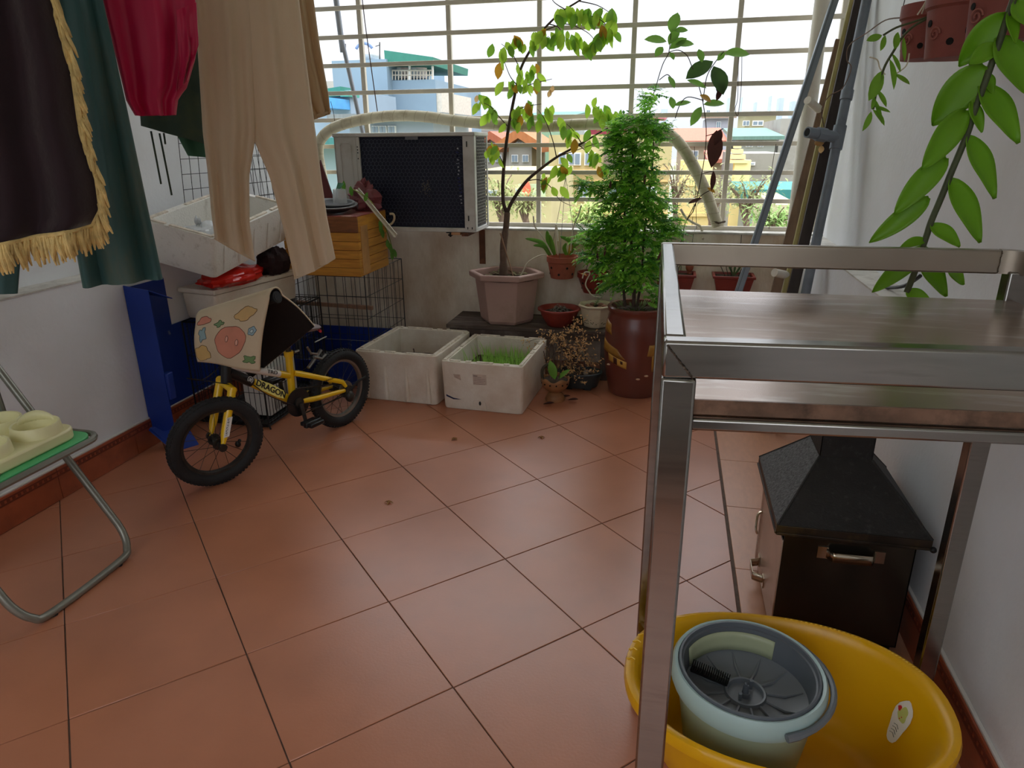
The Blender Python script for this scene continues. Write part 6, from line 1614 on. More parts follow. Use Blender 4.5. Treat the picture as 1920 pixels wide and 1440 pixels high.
for k in range(10):
    t0 = PY(1040 + 6 * k, 640 - 5 * k + rg.uniform(-3, 3), 3.5)
    for j in range(10):
        dl.leaf(t0 + V((rg.uniform(-0.02, 0.02), rg.uniform(-0.02, 0.02), rg.uniform(-0.012, 0.012))), V((rg.uniform(-1, 1), rg.uniform(-1, 1), rg.uniform(-1, 1))), V((0, -1, 1)), 0.012, 0.007, 0.8, seg=2, fold=0.6)
dm.tube(smooth_path([trk[-3], PY(1050, 630, 3.5), PY(1090, 605, 3.5), PY(1102, 600, 3.5)], 4), 0.0016, 4)
tag(dm.obj('twigs', m_twig, dp_), kind='stuff')
tag(dl.obj('dry_foliage', mat('dry_foliage', (206, 164, 112), 0.85, var=0.35, scale=60, transl=0.2), dp_, smooth=False), kind='stuff')
kc = V((-0.522, 3.315, 0))
ko = thing('coconut_planter', 'carved coconut shell planter on a stand with a small orchid', 'planter', kc)
m_coco = mat('coconut_shell', (142, 96, 58), 0.6, var=0.25, scale=14, stretch=(1, 1, 3), bump=0.15)
MB().lathe([(0.050, 0.0), (0.052, 0.01), (0.040, 0.035), (0.028, 0.045), (0.030, 0.052)], kc, 24).obj('stand', m_coco, ko)
n = 36; vs_ = []; fs_ = []
for i in range(9):
    ph = rad(-88 + 100 * i / 8)
    for k in range(n):
        a = 2 * math.pi * k / n
        z = 0.108 + 0.062 * math.sin(ph) + (0.008 * math.sin(5 * a) if i == 8 else 0)
        vs_.append(kc + V((0.070 * math.cos(ph) * math.cos(a), 0.070 * math.cos(ph) * math.sin(a), z)))
for i in range(8):
    for k in range(n): fs_.append((i * n + k, i * n + (k + 1) % n, (i + 1) * n + (k + 1) % n, (i + 1) * n + k))
MB().add(vs_, fs_).obj('shell', m_coco, ko, solid=0.005)
hm = MB()
for k in range(14):
    a = k * 2 * math.pi / 14; hm.cyl(kc + V((0.066 * math.cos(a), 0.066 * math.sin(a), 0.100)), kc + V((0.0745 * math.cos(a), 0.0745 * math.sin(a), 0.100)), 0.0042, seg=8)
tag(hm.obj('carved_holes', m_hole, ko), kind='stuff')
soil_disc(ko, kc + V((0, 0, 0.112)), 0.062)
MB().tube(smooth_path([kc + V((-0.066, 0, 0.10)), kc + V((-0.068, 0.0, 0.16)), kc + V((-0.04, 0.0, 0.19)), kc + V((-0.01, 0, 0.175))], 5), 0.008, 8).obj('carved_arm', mat('dark_coir', (70, 62, 48), 0.8), ko)
o2 = thing('small_orchid', 'small orchid with a broad green leaf in the coconut planter', 'orchid', kc + V((0, 0, 0.115)))
MB().leaf(kc + V((0.0, -0.01, 0.115)), V((-0.25, -0.1, 1)), V((0.3, -1, 0)), 0.105, 0.045, 0.1, seg=6).obj('leaf', orchid_leaf, o2)
MB().leaf(kc + V((0.015, 0, 0.115)), V((0.5, 0.1, 0.6)), V((0, -0.6, 1)), 0.075, 0.028, 0.25, seg=6).obj('leaf', orchid_leaf, o2)
for k in range(5):
    a = -0.25 + 0.09 * k
    MB().tube([kc + V((-0.03 + 0.012 * k, 0, 0.11)), kc + V((-0.05 + 0.02 * k + a * 0.05, 0, 0.26 + 0.02 * (k % 3)))], 0.0018, 5).obj('cane', m_twig, o2)
lf = MB()
# dry leaf litter beside the coconut stand: separate curled leaves
for k, (x, y) in enumerate(((1064, 752), (1018, 760), (1048, 748))):
    p = PZ(x, y); t = thing('fallen_leaf', ('curled brown leaf on the floor right of the coconut stand', 'dark dry leaf on the floor left of the coconut stand', 'small brown leaf tucked behind the coconut stand')[k], 'leaf', p, 'dry leaves at the coconut stand')
    MB().leaf(p + V((0, 0, 0.006)), V((1, 0.2 * k - 0.2, 0.05)), V((0, 0, 1)), 0.06, 0.025, -0.15, seg=5, fold=0.7).obj('blade', m_leaf_dry, t)
for k, (x, y) in enumerate(((729, 943), (852, 824), (1015, 821))):
    p = PZ(x, y); t = thing('dry_bud', ('tiny curled dry bud on the open floor well away from everything else', 'tiny curled dry bud on the floor in front of the grass box', 'tiny curled dry bud on the floor in front of the coconut planter')[k], 'dry bud', p, 'dry buds on the floor')
    mb = MB()
    for j in range(4):
        a = j * 1.6 + k; mb.leaf(p + V((0, 0, 0.003)), V((math.cos(a), math.sin(a), 0.5)), V((0, 0, 1)), 0.016, 0.010, 0.7, seg=3, fold=0.7)
    mb.obj('curled_petals', mat('dry_bud', (134, 92, 46), 0.8, var=0.3, scale=60), t)['kind'] = 'stuff'

# ================================================================== POLES AT THE RIGHT
def leaning(name, label, a, b, build, zb=0.0, zt=None):
    """a (upper) and b (lower) world points; extended down to zb and up to zt"""
    a, b = V(a), V(b); d = (a - b)
    lo = b + d * ((zb - b.z) / d.z); hi = b + d * (((zt or a.z) - b.z) / d.z)
    t = thing(name, label, 'pole', lo); build(t, lo, hi); return t
m_pvc = mat('grey_pvc', (112, 120, 130), 0.4, var=0.06, scale=6, col2=(90, 96, 104), spots=0.2, sscale=5)
m_pvcw = mat('white_pvc', (224, 218, 206), 0.4, var=0.06, scale=5, col2=(196, 180, 154), spots=0.2, sscale=4)
leaning('grey_square_pole', 'grey square metal pole leaning diagonally across the grille', PY(1565, 0, 3.84), PY(1400, 500, 3.58), lambda t, lo, hi: (MB().bar(lo, hi, 0.034, 0.034, (0, -1, 0)).obj('tube', mat('grey_galvanised', (126, 134, 142), 0.4, 0.4, var=0.08, scale=6), t, bevel=0.004), MB().bar(lo + V((-0.008, -0.0175, 0)), hi + V((-0.008, -0.0175, 0)), 0.004, 0.002, (0, -1, 0)).obj('seam', m_grey2, t)), zt=2.2)
wpx = V((0.640, 3.975, 0))
dpn = thing('white_drain_pipe', 'white vertical drain pipe in the right back corner', 'pipe', V((0.640, 3.955, 0.0)))
MB().cyl((0.640, 3.955, 0), (0.640, 3.955, ZC), 0.037, seg=20).obj('tube', m_pvcw, dpn)
MB().cyl((0.640, 3.955, 2.1), (0.640, 3.955, 2.2), 0.042, seg=20).obj('collar', m_pvcw, dpn)
m_bdk = mat('dark_stained_board', (52, 42, 38), 0.55, var=0.25, scale=5, stretch=(8, 8, 0.6), bump=0.1)
m_btan = mat('tan_board', (150, 132, 96), 0.6, var=0.15, scale=5, stretch=(8, 8, 0.6))
m_bolive = mat('olive_trim', (172, 162, 104), 0.5, var=0.12, scale=5, stretch=(8, 8, 0.6))
leaning('olive_trim_strip', 'olive yellow trim strip leaning beside the dark boards', PY(1598, 0, 3.86), PY(1508, 390, 3.52), lambda t, lo, hi: (MB().bar(lo, hi, 0.026, 0.020, (0, -1, 0)).obj('strip', m_bolive, t, bevel=0.003), MB().bar(lo + V((0.004, -0.010, 0)), hi + V((0.004, -0.010, 0)), 0.003, 0.003, (0, -1, 0)).obj('groove', m_btan, t)), zt=1.9)
leaning('brown_board', 'weathered brown board leaning at the foot of the white drain pipe', PY(1590, 20, 3.88), PY(1478, 455, 3.54), lambda t, lo, hi: MB().bar(lo, hi, 0.045, 0.016, (0, -1, 0)).obj('plank', mat('weathered_board', (128, 104, 84), 0.7, var=0.2, scale=5, stretch=(8, 8, 0.6)), t, bevel=0.002), zt=1.7)
leaning('dark_board', 'dark brown board leaning between olive strip and grey water pipe', PY(1612, 0, 3.72), PY(1520, 400, 3.42), lambda t, lo, hi: MB().bar(lo, hi, 0.046, 0.018, (0, -1, 0)).obj('plank', m_bdk, t, bevel=0.002), zt=1.9)
wpz = thing('grey_water_pipe', 'grey plastic water pipe with an open tee beside the right wall', 'pipe', V((0.53, 3.1, 0)))
lo_, hi_ = PY(1531, 451, 3.33), PY(1625, 0, 3.58); d_ = (hi_ - lo_)
lo2 = lo_ + d_ * ((0.0 - lo_.z) / d_.z); hi2 = lo_ + d_ * ((1.9 - lo_.z) / d_.z)
MB().cyl(lo2, hi2, 0.021, seg=16).obj('tube', m_pvc, wpz)
te_ = PY(1571, 258, 3.44); tt = lo_ + d_ * ((te_.z - lo_.z) / d_.z)
MB().cyl(tt - d_.normalized() * 0.05, tt + d_.normalized() * 0.05, 0.027, seg=16).obj('tee_body', m_pvc, wpz)
MB().cyl(tt - d_.normalized() * -0.16, tt + d_.normalized() * 0.20, 0.026, seg=16).obj('coupling', m_pvc, wpz)
out_ = (PY(1514, 248, 3.36) - tt).normalized()
MB().cyl(tt, tt + out_ * 0.07, 0.024, seg=16).cyl(tt + out_ * 0.065, tt + out_ * 0.115, 0.029, seg=8).cyl(tt + out_ * 0.11, tt + out_ * 0.165, 0.023, seg=16).obj('tee_branch', m_pvc, wpz)
MB().cyl(tt + out_ * 0.1652, tt + out_ * 0.1662, 0.017, seg=14).obj('open_bore', m_hole, wpz)
wst = thing('white_pipe_stub', 'short white plastic pipe stub fixed across the leaning boards', 'pipe', PY(1525, 195, 3.66))
MB().cyl(PY(1514, 188, 3.62), PY(1536, 205, 3.70), 0.018, seg=14).obj('tube', m_pvcw, wst)
wst2 = thing('white_pipe_end', 'white plastic pipe end lying against the boards above the trough', 'pipe', PY(1462, 512, 3.38))
MB().cyl(PY(1452, 511, 3.36), PY(1485, 518, 3.44), 0.019, seg=14).obj('tube', m_pvcw, wst2)
cw = thing('loose_wire', 'loose brown wire trailing from the clay pots to the pipe tee', 'wire', PY(1545, 235, 3.42))
MB().tube(smooth_path([PY(1700, 33, 2.3), PY(1660, 38, 2.7), PY(1625, 62, 3.1), PY(1592, 85, 3.3), PY(1588, 112, 3.35), PY(1596, 128, 3.38), PY(1580, 165, 3.4), PY(1555, 180, 3.4), PY(1541, 205, 3.4), PY(1545, 238, 3.44)], 5), 0.0022, 5).obj('strand', m_bark, cw)
rgk = thing('rag_knot', 'small pale rag knotted below the pipe tee', 'rag', PY(1536, 272, 3.42))
MB().sph(PY(1536, 268, 3.43), 0.020, 0.012, 0.013, seg=10, rings=8).leaf(PY(1540, 272, 3.42), V((0.1, 0, -1)), V((0, -1, 0)), 0.035, 0.025, 0.2).obj('cloth', m_pale, rgk)

# ================================================================== HANGING ORCHIDS AT THE RIGHT
OY = 1.55
m_vanilla = mat('broad_orchid_leaf', (134, 188, 44), 0.38, var=0.15, scale=4, transl=0.42, stretch=(1, 1, 1))
m_cane = mat('orchid_cane', (76, 82, 54), 0.6, var=0.2, scale=20, bump=0.2)
og = thing('broad_leaf_orchid', 'hanging orchid cane with large broad green leaves above the steel cart', 'orchid', PY(1700, 548, OY))
cane_px = [(1925, -60), (1900, 0), (1875, 75), (1852, 140), (1830, 200), (1812, 255), (1785, 320), (1765, 370), (1746, 415), (1738, 440), (1726, 475), (1715, 510), (1700, 548)]
MB().tube(smooth_path([PY(x, y, OY) for x, y in cane_px], 5), 0.006, 10).obj('cane', m_cane, og)
def big_leaf(b, t, w, bow=0.0, side=0.0, dy=0.0, name='leaf', mm=None):
    """leaf from pixel b to tip t, width w px, in the orchid's plane, curling out of it"""
    B_, T_ = PY(*b, OY), PY(*t, OY + dy); d = T_ - B_; L_ = d.length
    nrm_ = (-CFW + CU * 0.12 + CR * side); nrm_ = (nrm_ - d.normalized() * nrm_.dot(d.normalized())).normalized(); s = d.normalized().cross(nrm_)
    W_ = w * OY / CF * 1.02; mb = MB(); vv = []; ff = []; N_ = 14; K = 3
    for i in range(N_ + 1):
        q = i / N_
        ww = W_ / 2 * (1.85 * q ** 0.55 * (1 - q) ** 0.80 if 0 < q < 1 else 0.02)
        if q < 0.08: ww = max(ww, W_ * 0.06)
        c = B_ + d * q + s * (bow * L_ * math.sin(math.pi * q)) + nrm_ * (0.03 * L_ * math.sin(math.pi * q) - 0.03 * L_ * q)
        for k in range(-K, K + 1):
            e = k / K; vv.append(c + s * (ww * e) + nrm_ * (-0.10 * W_ * (1 - e * e) + 0.05 * W_ + 0.02 * W_ * math.sin(9 * q + e * 2)))
    R_ = 2 * K + 1
    for i in range(N_):
        for k in range(R_ - 1): ff.append((i * R_ + k, i * R_ + k + 1, (i + 1) * R_ + k + 1, (i + 1) * R_ + k))
    return mb.add(vv, ff).obj(name, mm or m_vanilla, og, solid=0.0012, angle=70)
for (b, t, w, bow) in (((1888, 25), (1798, 125), 52, 0.10), ((1868, 85), (1818, 120), 34, 0.06), ((1846, 122), (1748, 236), 66, 0.06), ((1812, 205), (1730, 318), 52, 0.04), ((1775, 295), (1677, 402), 46, 0.06), ((1742, 370), (1630, 455), 40, -0.02), ((1738, 462), (1636, 548), 40, 0.03),
                       ((1868, 70), (1935, 180), 62, -0.06), ((1836, 160), (1912, 268), 56, -0.08), ((1812, 255), (1868, 372), 52, -0.06), ((1780, 335), (1840, 455), 52, -0.05), ((1746, 420), (1800, 462), 36, -0.06), ((1722, 478), (1776, 556), 50, -0.08), ((1775, 492), (1808, 534), 34, -0.04),
                       ((1820, 190), (1842, 248), 26, -0.03), ((1850, 138), (1862, 176), 22, 0.0), ((1905, 0), (1960, 60), 56, 0.0), ((1700, 545), (1745, 566), 30, 0.05), ((1735, 450), (1690, 462), 20, 0.1), ((1893, 20), (1905, 80), 22, 0.0)):
    big_leaf(b, t, w * 1.08, bow * 0.35, side=random.uniform(-0.15, 0.15), dy=random.uniform(-0.04, 0.03))
# the clay pots they grow in
hpots = []
for k, (x, y, Yp, rt, rb, h, lab) in enumerate(((1737, 112, 2.20, 0.079, 0.063, 0.13, 'carved clay orchid pot hanging nearest the grey water pipe'), (1793, 110, 2.0, 0.084, 0.068, 0.145, 'carved clay orchid pot hanging in the middle of three by the right wall'), (1868, 78, 1.76, 0.066, 0.056, 0.125, 'carved clay orchid pot hanging behind the broad orchid leaves'))):
    base = PY(x, y, Yp); base.x = min(base.x, XRU - rt - 0.01)
    t = clay_pot('hanging_clay_pot', lab, base, rt, rb, h, 1, 8, mat('red_clay', (138, 74, 66), 0.7, var=0.12, scale=8, bump=0.1, col2=(104, 58, 54), spots=0.25, sscale=6), 'hanging clay pots', hang=(base.x, base.y, base.z + 0.9))
    sw = MB()
    for j in range(4):
        a = j * 1.57 + 3.6; cc_ = base + V(((rb + 0.006) * math.cos(a), (rb + 0.006) * math.sin(a), h * 0.35)); tang_ = V((-math.sin(a), math.cos(a), 0))
        sw.tube([cc_ + tang_ * (0.016 * math.cos(q * 0.5) * (1 - q / 26)) + V((0, 0, 0.016 * math.sin(q * 0.5) * (1 - q / 26))) for q in range(22)], 0.0022, 5)
    tag(sw.obj('scroll_relief', mat('red_clay2', (150, 88, 78), 0.7), t), kind='stuff')
    hpots.append(base)
hk = thing('ceiling_rail', 'steel rail under the ceiling carrying the orchid pots and cane', 'rail', (0.62, 1.9, 2.4))
MB().cyl((0.62, 1.5, 2.42), (0.62, 2.4, 2.42), 0.008, seg=8).obj('rod', m_steel, hk)
for y in (1.55, 2.35): MB().cyl((0.62, y, 2.42), (0.62, y, ZC), 0.004, seg=6).obj('drop_rod', m_steel, hk)
# thin leaved orchid spray
so = thing('narrow_leaf_orchid', 'drooping orchid spray with small narrow leaves left of the clay pots', 'orchid', PY(1745, 35, 2.02))
SYo = 2.04
MB().tube(smooth_path([PY(x, y, SYo) for x, y in ((1770, 5), (1745, 30), (1712, 50), (1690, 72), (1676, 95), (1660, 122), (1650, 150), (1642, 178), (1637, 205))], 5), 0.0032, 6).obj('stem', m_cane, so)
MB().tube(smooth_path([PY(x, y, SYo) for x, y in ((1745, 30), (1710, 42), (1680, 52), (1656, 66))], 5), 0.0028, 6).obj('stem', m_cane, so)
for (bx, by, tx, ty, w) in ((1654, 66, 1622, 79, 12), (1660, 66, 1650, 96, 10), (1684, 60, 1673, 95, 13), (1668, 110, 1683, 164, 13), (1672, 100, 1690, 134, 10), (1694, 68, 1692, 118, 9), (1655, 132, 1626, 190, 22), (1645, 168, 1661, 202, 12), (1640, 185, 1652, 232, 10), (1637, 198, 1668, 214, 10), (1636, 205, 1662, 232, 12), (1634, 209, 1622, 244, 11), (1640, 180, 1634, 205, 8), (1740, 30, 1748, 70, 14), (1752, 20, 1760, 46, 12), (1678, 138, 1703, 162, 13), (1780, 4, 1782, 18, 10)):
    B_, T_ = PY(bx, by, SYo), PY(tx, ty, SYo - 0.02); d = T_ - B_
    MB().leaf(B_, d, -CFW + CR * 0.3 + CU * 0.2, d.length, w * SYo / CF, random.uniform(-0.15, 0.2), seg=6, fold=0.3).obj('leaf', m_leaf_d, so)
for q in ([(1705, 100), (1700, 122), (1685, 135), (1672, 142)], [(1630, 107), (1645, 112), (1650, 128), (1660, 140)], [(1720, 28), (1732, 10), (1740, -5)], [(1728, 26), (1738, 0), (1745, -15)], [(1822, 20), (1850, 5), (1862, -8)]):
    MB().tube(smooth_path([PY(x, y, SYo) for x, y in q], 4), 0.0018, 5).obj('root', m_root, so)
dbr = thing('dark_debris', 'small dark curled strip lying on the right wall ledge', 'debris', PX(1668, 546, 0.74))
MB().tube(smooth_path([PX(1650, 542, 0.74) + V((0, 0, 0.012)), PX(1665, 546, 0.74) + V((0, 0, 0.012)), PX(1695, 544, 0.74) + V((0, 0, 0.014)), PX(1722, 536, 0.74) + V((0, 0, 0.03))], 4), 0.006, 6).obj('strip', m_black, dbr)
# ================================================================== OUTSIDE THE GRILLE
GZ = -9.0
m_street = mat('street_ground', (150, 148, 136), 0.9, var=0.2, scale=0.15, col2=(120, 140, 90), spots=0.4, sscale=0.06, sharp=0.2)
struct(MB().span((-260, -260, GZ - 1), (260, 420, GZ)), 'ground', m_street, smooth=False)
m_glass = mat('far_window_glass', (120, 134, 146), 0.2, var=0.1, scale=2)
m_frame = mat('far_window_frame', (222, 222, 218), 0.6, var=0.03)
def fw(px0, px1, py0, py1, Y):
    a, b = PY(px0, py1, Y), PY(px1, py0, Y); return a.x, b.x, a.z, b.z
def building(name, label, px0, px1, ptop, Y, depth, col, wins=(), roof=None, bottom=None, shade=None, cat='building', mm=None, winmat=None):
    x0, x1, _, zt = fw(px0, px1, ptop, 400, Y)
    _, _, _, zt = fw(px0, px1, ptop, 400, Y); zt = PY((px0 + px1) / 2, ptop, Y).z
    zb = GZ if bottom is None else PY((px0 + px1) / 2, bottom, Y).z
    t = thing(name, label, cat, ((x0 + x1) / 2, Y + depth / 2, zb))
    col = tuple(int(c * 0.74) for c in col); shade = tuple(int(c * 0.74) for c in shade) if shade else None
    m_ = mm or mat(name + '_wall_' + str(px0), col, 0.85, var=0.06, scale=0.6, col2=shade, spots=0.25 if shade else 0, sscale=0.5)
    MB().span((x0, Y, zb), (x1, Y + depth, zt)).obj('wall', m_, t, smooth=False)
    for w in wins:
        a, b, c, d = w
        wx0, wx1, wz0, wz1 = fw(a, c, b, d, Y)
        wz0, wz1 = PY((a + c) / 2, d, Y).z, PY((a + c) / 2, b, Y).z
        f = MB().span((wx0, Y - 0.10, wz0), (wx1, Y + 0.02, wz1)).obj('window', m_frame, t, smooth=False)
        e = (wx1 - wx0) * 0.09; xm = (wx0 + wx1) / 2
        MB().span((wx0 + e, Y - 0.13, wz0 + e), (xm - e / 2, Y - 0.09, wz1 - e)).obj('pane', winmat or m_glass, f, smooth=False)
        MB().span((xm + e / 2, Y - 0.13, wz0 + e), (wx1 - e, Y - 0.09, wz1 - e)).obj('pane', winmat or m_glass, f, smooth=False)
    if roof:
        kind, rc, hpx = roof; rm = mat('roof_' + name + str(px0), tuple(int(c * 0.78) for c in rc), 0.7, var=0.12, scale=1.5, stretch=(6, 1, 1))
        hz_ = abs(PY(px0, ptop - hpx, Y).z - PY(px0, ptop, Y).z); o = 0.5
        if kind == 'slope':
            MB().prism([(x0 - o, Y - o, zt), (x1 + o, Y - o, zt), (x1 + o, Y + depth, zt + hz_), (x0 - o, Y + depth, zt + hz_)], (0, 0, 0.25)).obj('roof', rm, t, smooth=False)
        elif kind == 'gable':
            xm = (x0 + x1) / 2
            MB().prism([(x0, Y + 0.05, zt), (x1, Y + 0.05, zt), (xm, Y + 0.05, zt + hz_)], (0, depth, 0)).obj('gable_wall', m_, t, smooth=False)
            MB().prism([(x0 - o, Y - o, zt - 0.2), (xm, Y - o, zt + hz_), (xm, Y - o, zt + hz_ + 0.4), (x0 - o, Y - o, zt + 0.2)], (0, depth + o, 0)).obj('roof_slope', rm, t, smooth=False)
            MB().prism([(x1 + o, Y - o, zt - 0.2), (xm, Y - o, zt + hz_), (xm, Y - o, zt + hz_ + 0.4), (x1 + o, Y - o, zt + 0.2)], (0, depth + o, 0)).obj('roof_slope', rm, t, smooth=False)
        elif kind == 'slab':
            MB().span((x0 - o, Y - o, zt), (x1 + o, Y + depth, zt + max(0.2, hz_))).obj('roof', rm, t, smooth=False)
    return t, (x0, x1, zb, zt), m_
# pale blue town house with a green canopy
tb1, (ax0, ax1, azb, azt), m_b1 = building('pale_blue_house', 'tall pale blue house with green roof canopy and round water tank', 646, 724, 112, 34, 9, (168, 198, 220))
xx0, xx1, _, _ = fw(722, 816, 150, 300, 34.6); zt2 = PY(770, 150, 34.6).z
MB().span((xx0, 34.6, GZ), (xx1, 43, zt2)).obj('wing_wall', m_b1, tb1, smooth=False)
MB().span((xx1, 34.7, GZ), (xx1 + 0.25, 40, PY(815, 172, 34.6).z)).obj('side_wall', mat('grey_cream_wall', (196, 192, 180), 0.9), tb1, smooth=False)
MB().prism([PY(720, 94, 34.2), PY(812, 107, 34.2), PY(811, 122, 34.2), PY(722, 122, 34.2)], (0, 6, 0)).obj('canopy', mat('green_canopy', (48, 118, 102), 0.6, var=0.08, scale=3), tb1, smooth=False)
for x in (724, 768, 811):
    a, b = PY(x, 150, 34.7), PY(x, 120, 34.7); MB().cyl(a, b, 0.06, seg=6).obj('canopy_post', m_frame, tb1)
rl = MB()
for k in range(16):
    x = 724 + k * 5.8; rl.cyl(PY(x, 150, 34.65), PY(x, 132, 34.65), 0.025, seg=4)
rl.cyl(PY(724, 132, 34.65), PY(811, 132, 34.65), 0.04, seg=4); rl.cyl(PY(724, 141, 34.65), PY(811, 141, 34.65), 0.03, seg=4)
tag(rl.obj('terrace_railing', m_grille, tb1), kind='stuff')
for k, (x, c) in enumerate(((738, (196, 160, 96)), (752, (224, 226, 230)), (760, (216, 196, 190)), (779, (208, 210, 216)), (790, (226, 214, 216)))):
    p = PY(x, 147, 35.6); MB().lathe([(0.28, 0), (0.32, 0.1), (0.3, 0.55), (0.12, 0.7)], p, 12).obj('terrace_pot', mat('pot_col_%d' % k, c, 0.7), tb1)
tk = PY(698, 105, 36); ta = V((1, 0.2, 0)).normalized()
wt_ = thing('water_tank', 'round steel water tank with an arched blue sign on the blue house roof', 'water tank', PY(698, 112, 36))
MB().sph(tk, 0.36, 0.9, 0.36, seg=16, rings=10).obj('tank', mat('tank_steel', (206, 204, 202), 0.35, 0.4), wt_)
for s in (-0.25, 0.25): MB().cyl(tk + V((s, 0, -0.30)), V((tk.x + s, tk.y, PY(698, 113, 36).z)), 0.04, seg=6).obj('stand_leg', m_frame, wt_)
def arch(u, v):
    a = rad(150 - 120 * u); r = lerp(0.42, 0.56, v); return tk + V((r * math.cos(a), -0.95, r * math.sin(a) - 0.02))
sgn = MB().grid(arch, 14, 3).obj('arched_sign', mat('sign_blue', (110, 132, 170), 0.6), wt_, solid=0.02)
MB().cyl(PY(712, 112, 35), PY(712, 79, 35), 0.03, seg=5).cyl(PY(704, 87, 35), PY(713, 84, 35), 0.02, seg=5).obj('antenna', m_wireg, tb1)
MB().cyl(PY(649, 112, 35), PY(648, 82, 35), 0.02, seg=5).obj('antenna', m_wireg, tb1)
# neighbour with green awning and blue shutters
m_blueglass = mat('blue_shutter', (70, 150, 206), 0.4, var=0.15, scale=2)
t2, _, _ = building('shuttered_house', 'white and pale blue house with green awnings and bright blue shutters', 560, 655, 170, 28, 5, (186, 210, 230), winmat=m_blueglass)
for (a, b) in ((619, 630), (631, 640), (642, 653)):
    x0, x1, z0, z1 = fw(a, b, 187, 206, 27.9); MB().span((x0, 21.85, z0), (x1, 28.0, z1)).obj('shutter', m_blueglass, t2, smooth=False)
MB().prism([PY(600, 168, 27.6), PY(638, 162, 27.6), PY(638, 180, 27.6), PY(600, 182, 27.6)], (0, 1, 0)).obj('awning', mat('green_canopy', (64, 140, 122), 0.6), t2, smooth=False)
MB().prism([PY(638, 170, 27.6), PY(654, 170, 27.6), PY(654, 181, 27.6), PY(638, 181, 27.6)], (0, 1, 0)).obj('awning', mat('green_canopy2', (70, 150, 132), 0.6), t2, smooth=False)
building('roof_room', 'white rooftop room with railing behind the shuttered house', 596, 648, 152, 44, 6, (226, 222, 214))
building('low_white_house', 'low white house with a row of small windows behind the air conditioner', 668, 812, 226, 22, 4, (200, 214, 228), wins=((684, 236, 692, 250), (700, 236, 712, 250), (714, 236, 726, 250), (730, 236, 743, 250)), roof=('slab', (150, 158, 160), 2))
building('teal_low_house', 'low house with teal band left of the air conditioner', 590, 655, 275, 16, 3, (176, 200, 206), roof=('slab', (70, 140, 136), 3))
# mid distance
building('grey_roof_hall', 'long grey green roofed hall behind the slender tree', 812, 1010, 230, 80, 14, (206, 200, 190), roof=('slope', (150, 172, 168), 11))
building('green_roof_house', 'house with a dark green hipped roof between the tree branches', 978, 1068, 222, 70, 12, (198, 206, 200), roof=('slope', (96, 146, 136), 16))
building('gable_house', 'grey house with a bright orange gabled roof beside the air conditioner', 955, 997, 277, 32, 3.5, (206, 200, 188), wins=((970, 266, 980, 276), (960, 290, 972, 304), (980, 290, 992, 304)), roof=('gable', (206, 128, 70), 18))
building('gable_house', 'smaller orange gabled house partly hidden by the air conditioner', 906, 942, 277, 38, 4, (204, 198, 190), wins=((912, 290, 924, 304), (930, 290, 941, 304)), roof=('gable', (200, 112, 78), 16))
building('grey_upper_house', 'grey apartment with balcony recesses above the orange gables', 900, 996, 244, 47, 8, (190, 180, 172), wins=((922, 250, 940, 264), (958, 250, 980, 264)))
building('mint_house', 'mint green narrow house with white trim beside the gabled house', 1000, 1030, 246, 42, 4, (176, 220, 180), wins=((1000, 252, 1010, 264), (1000, 280, 1010, 296)))
ysch = [(1048, 286, 1062, 308), (1066, 286, 1090, 310), (1096, 286, 1118, 310), (1052, 350, 1074, 374), (1084, 350, 1104, 374), (916, 356, 934, 374), (968, 352, 992, 374), (1140, 350, 1160, 374), (1210, 350, 1232, 374)]
ye, (yx0, yx1, _, yzt), _ = building('yellow_school', 'long pale yellow school building with shuttered windows below the parapet view', 1028, 1260, 252, 30, 9, (240, 222, 160), wins=ysch[:5] + ysch[7:], shade=(226, 204, 140))
yl, _, _ = building('yellow_annex', 'pale yellow low annex with flat roof in front of the gabled houses', 880, 1034, 322, 22, 5, (242, 226, 168), wins=ysch[5:7], shade=(228, 208, 150))
for y in (318, 338, 398): MB().prism([PY(1030, y, 29.8), PY(1258, y, 29.8), PY(1258, y + 3, 29.8), PY(1030, y + 3, 29.8)], (0, 0.2, 0)).obj('ledge_band', mat('school_band', (214, 176, 116), 0.8), ye, smooth=False)
for (a, b) in ((1132, 1160), (1165, 1178)):
    MB().prism([PY(a, 282, 29.8), PY(b, 282, 29.8), PY(b, 318, 29.8), PY(a, 318, 29.8)], (0, 0.15, 0)).obj('louvre_door', mat('louvre_brown', (120, 102, 88), 0.7, var=0.3, scale=2, stretch=(1, 1, 12)), ye, smooth=False)
MB().prism([PY(972, 345, 21.85), PY(1022, 345, 21.85), PY(1022, 372, 21.85), PY(972, 372, 21.85)], (0, 0.1, 0)).obj('mural_board', mat('mural_green', (176, 190, 150), 0.8, var=0.1), yl, smooth=False)
MB().sph(PY(987, 357, 21.8), 0.14, 0.05, 0.3, seg=10, rings=8).obj('mural_flower', mat('mural_red', (222, 96, 70), 0.7), yl)
building('pink_house', 'pink and magenta roofed house behind the feathery shrub', 1098, 1232, 228, 48, 10, (206, 84, 104), roof=('slope', (214, 132, 136), 14), shade=(196, 66, 92))
building('orange_roof_house', 'house with a broad salmon tiled roof right of the shrub', 1262, 1352, 270, 62, 12, (226, 212, 180), roof=('slope', (214, 120, 88), 28), wins=((1290, 282, 1310, 300),))
building('orange_wing', 'lower salmon roofed wing beside the ornate gate', 1330, 1366, 305, 52, 6, (222, 206, 170), roof=('slope', (212, 128, 100), 14))
building('lilac_house', 'pale lilac house with grey window between vine and grille', 1310, 1372, 222, 90, 10, (206, 206, 220), wins=((1342, 228, 1352, 244), (1324, 206, 1332, 214)), roof=('slope', (176, 150, 130), 8))
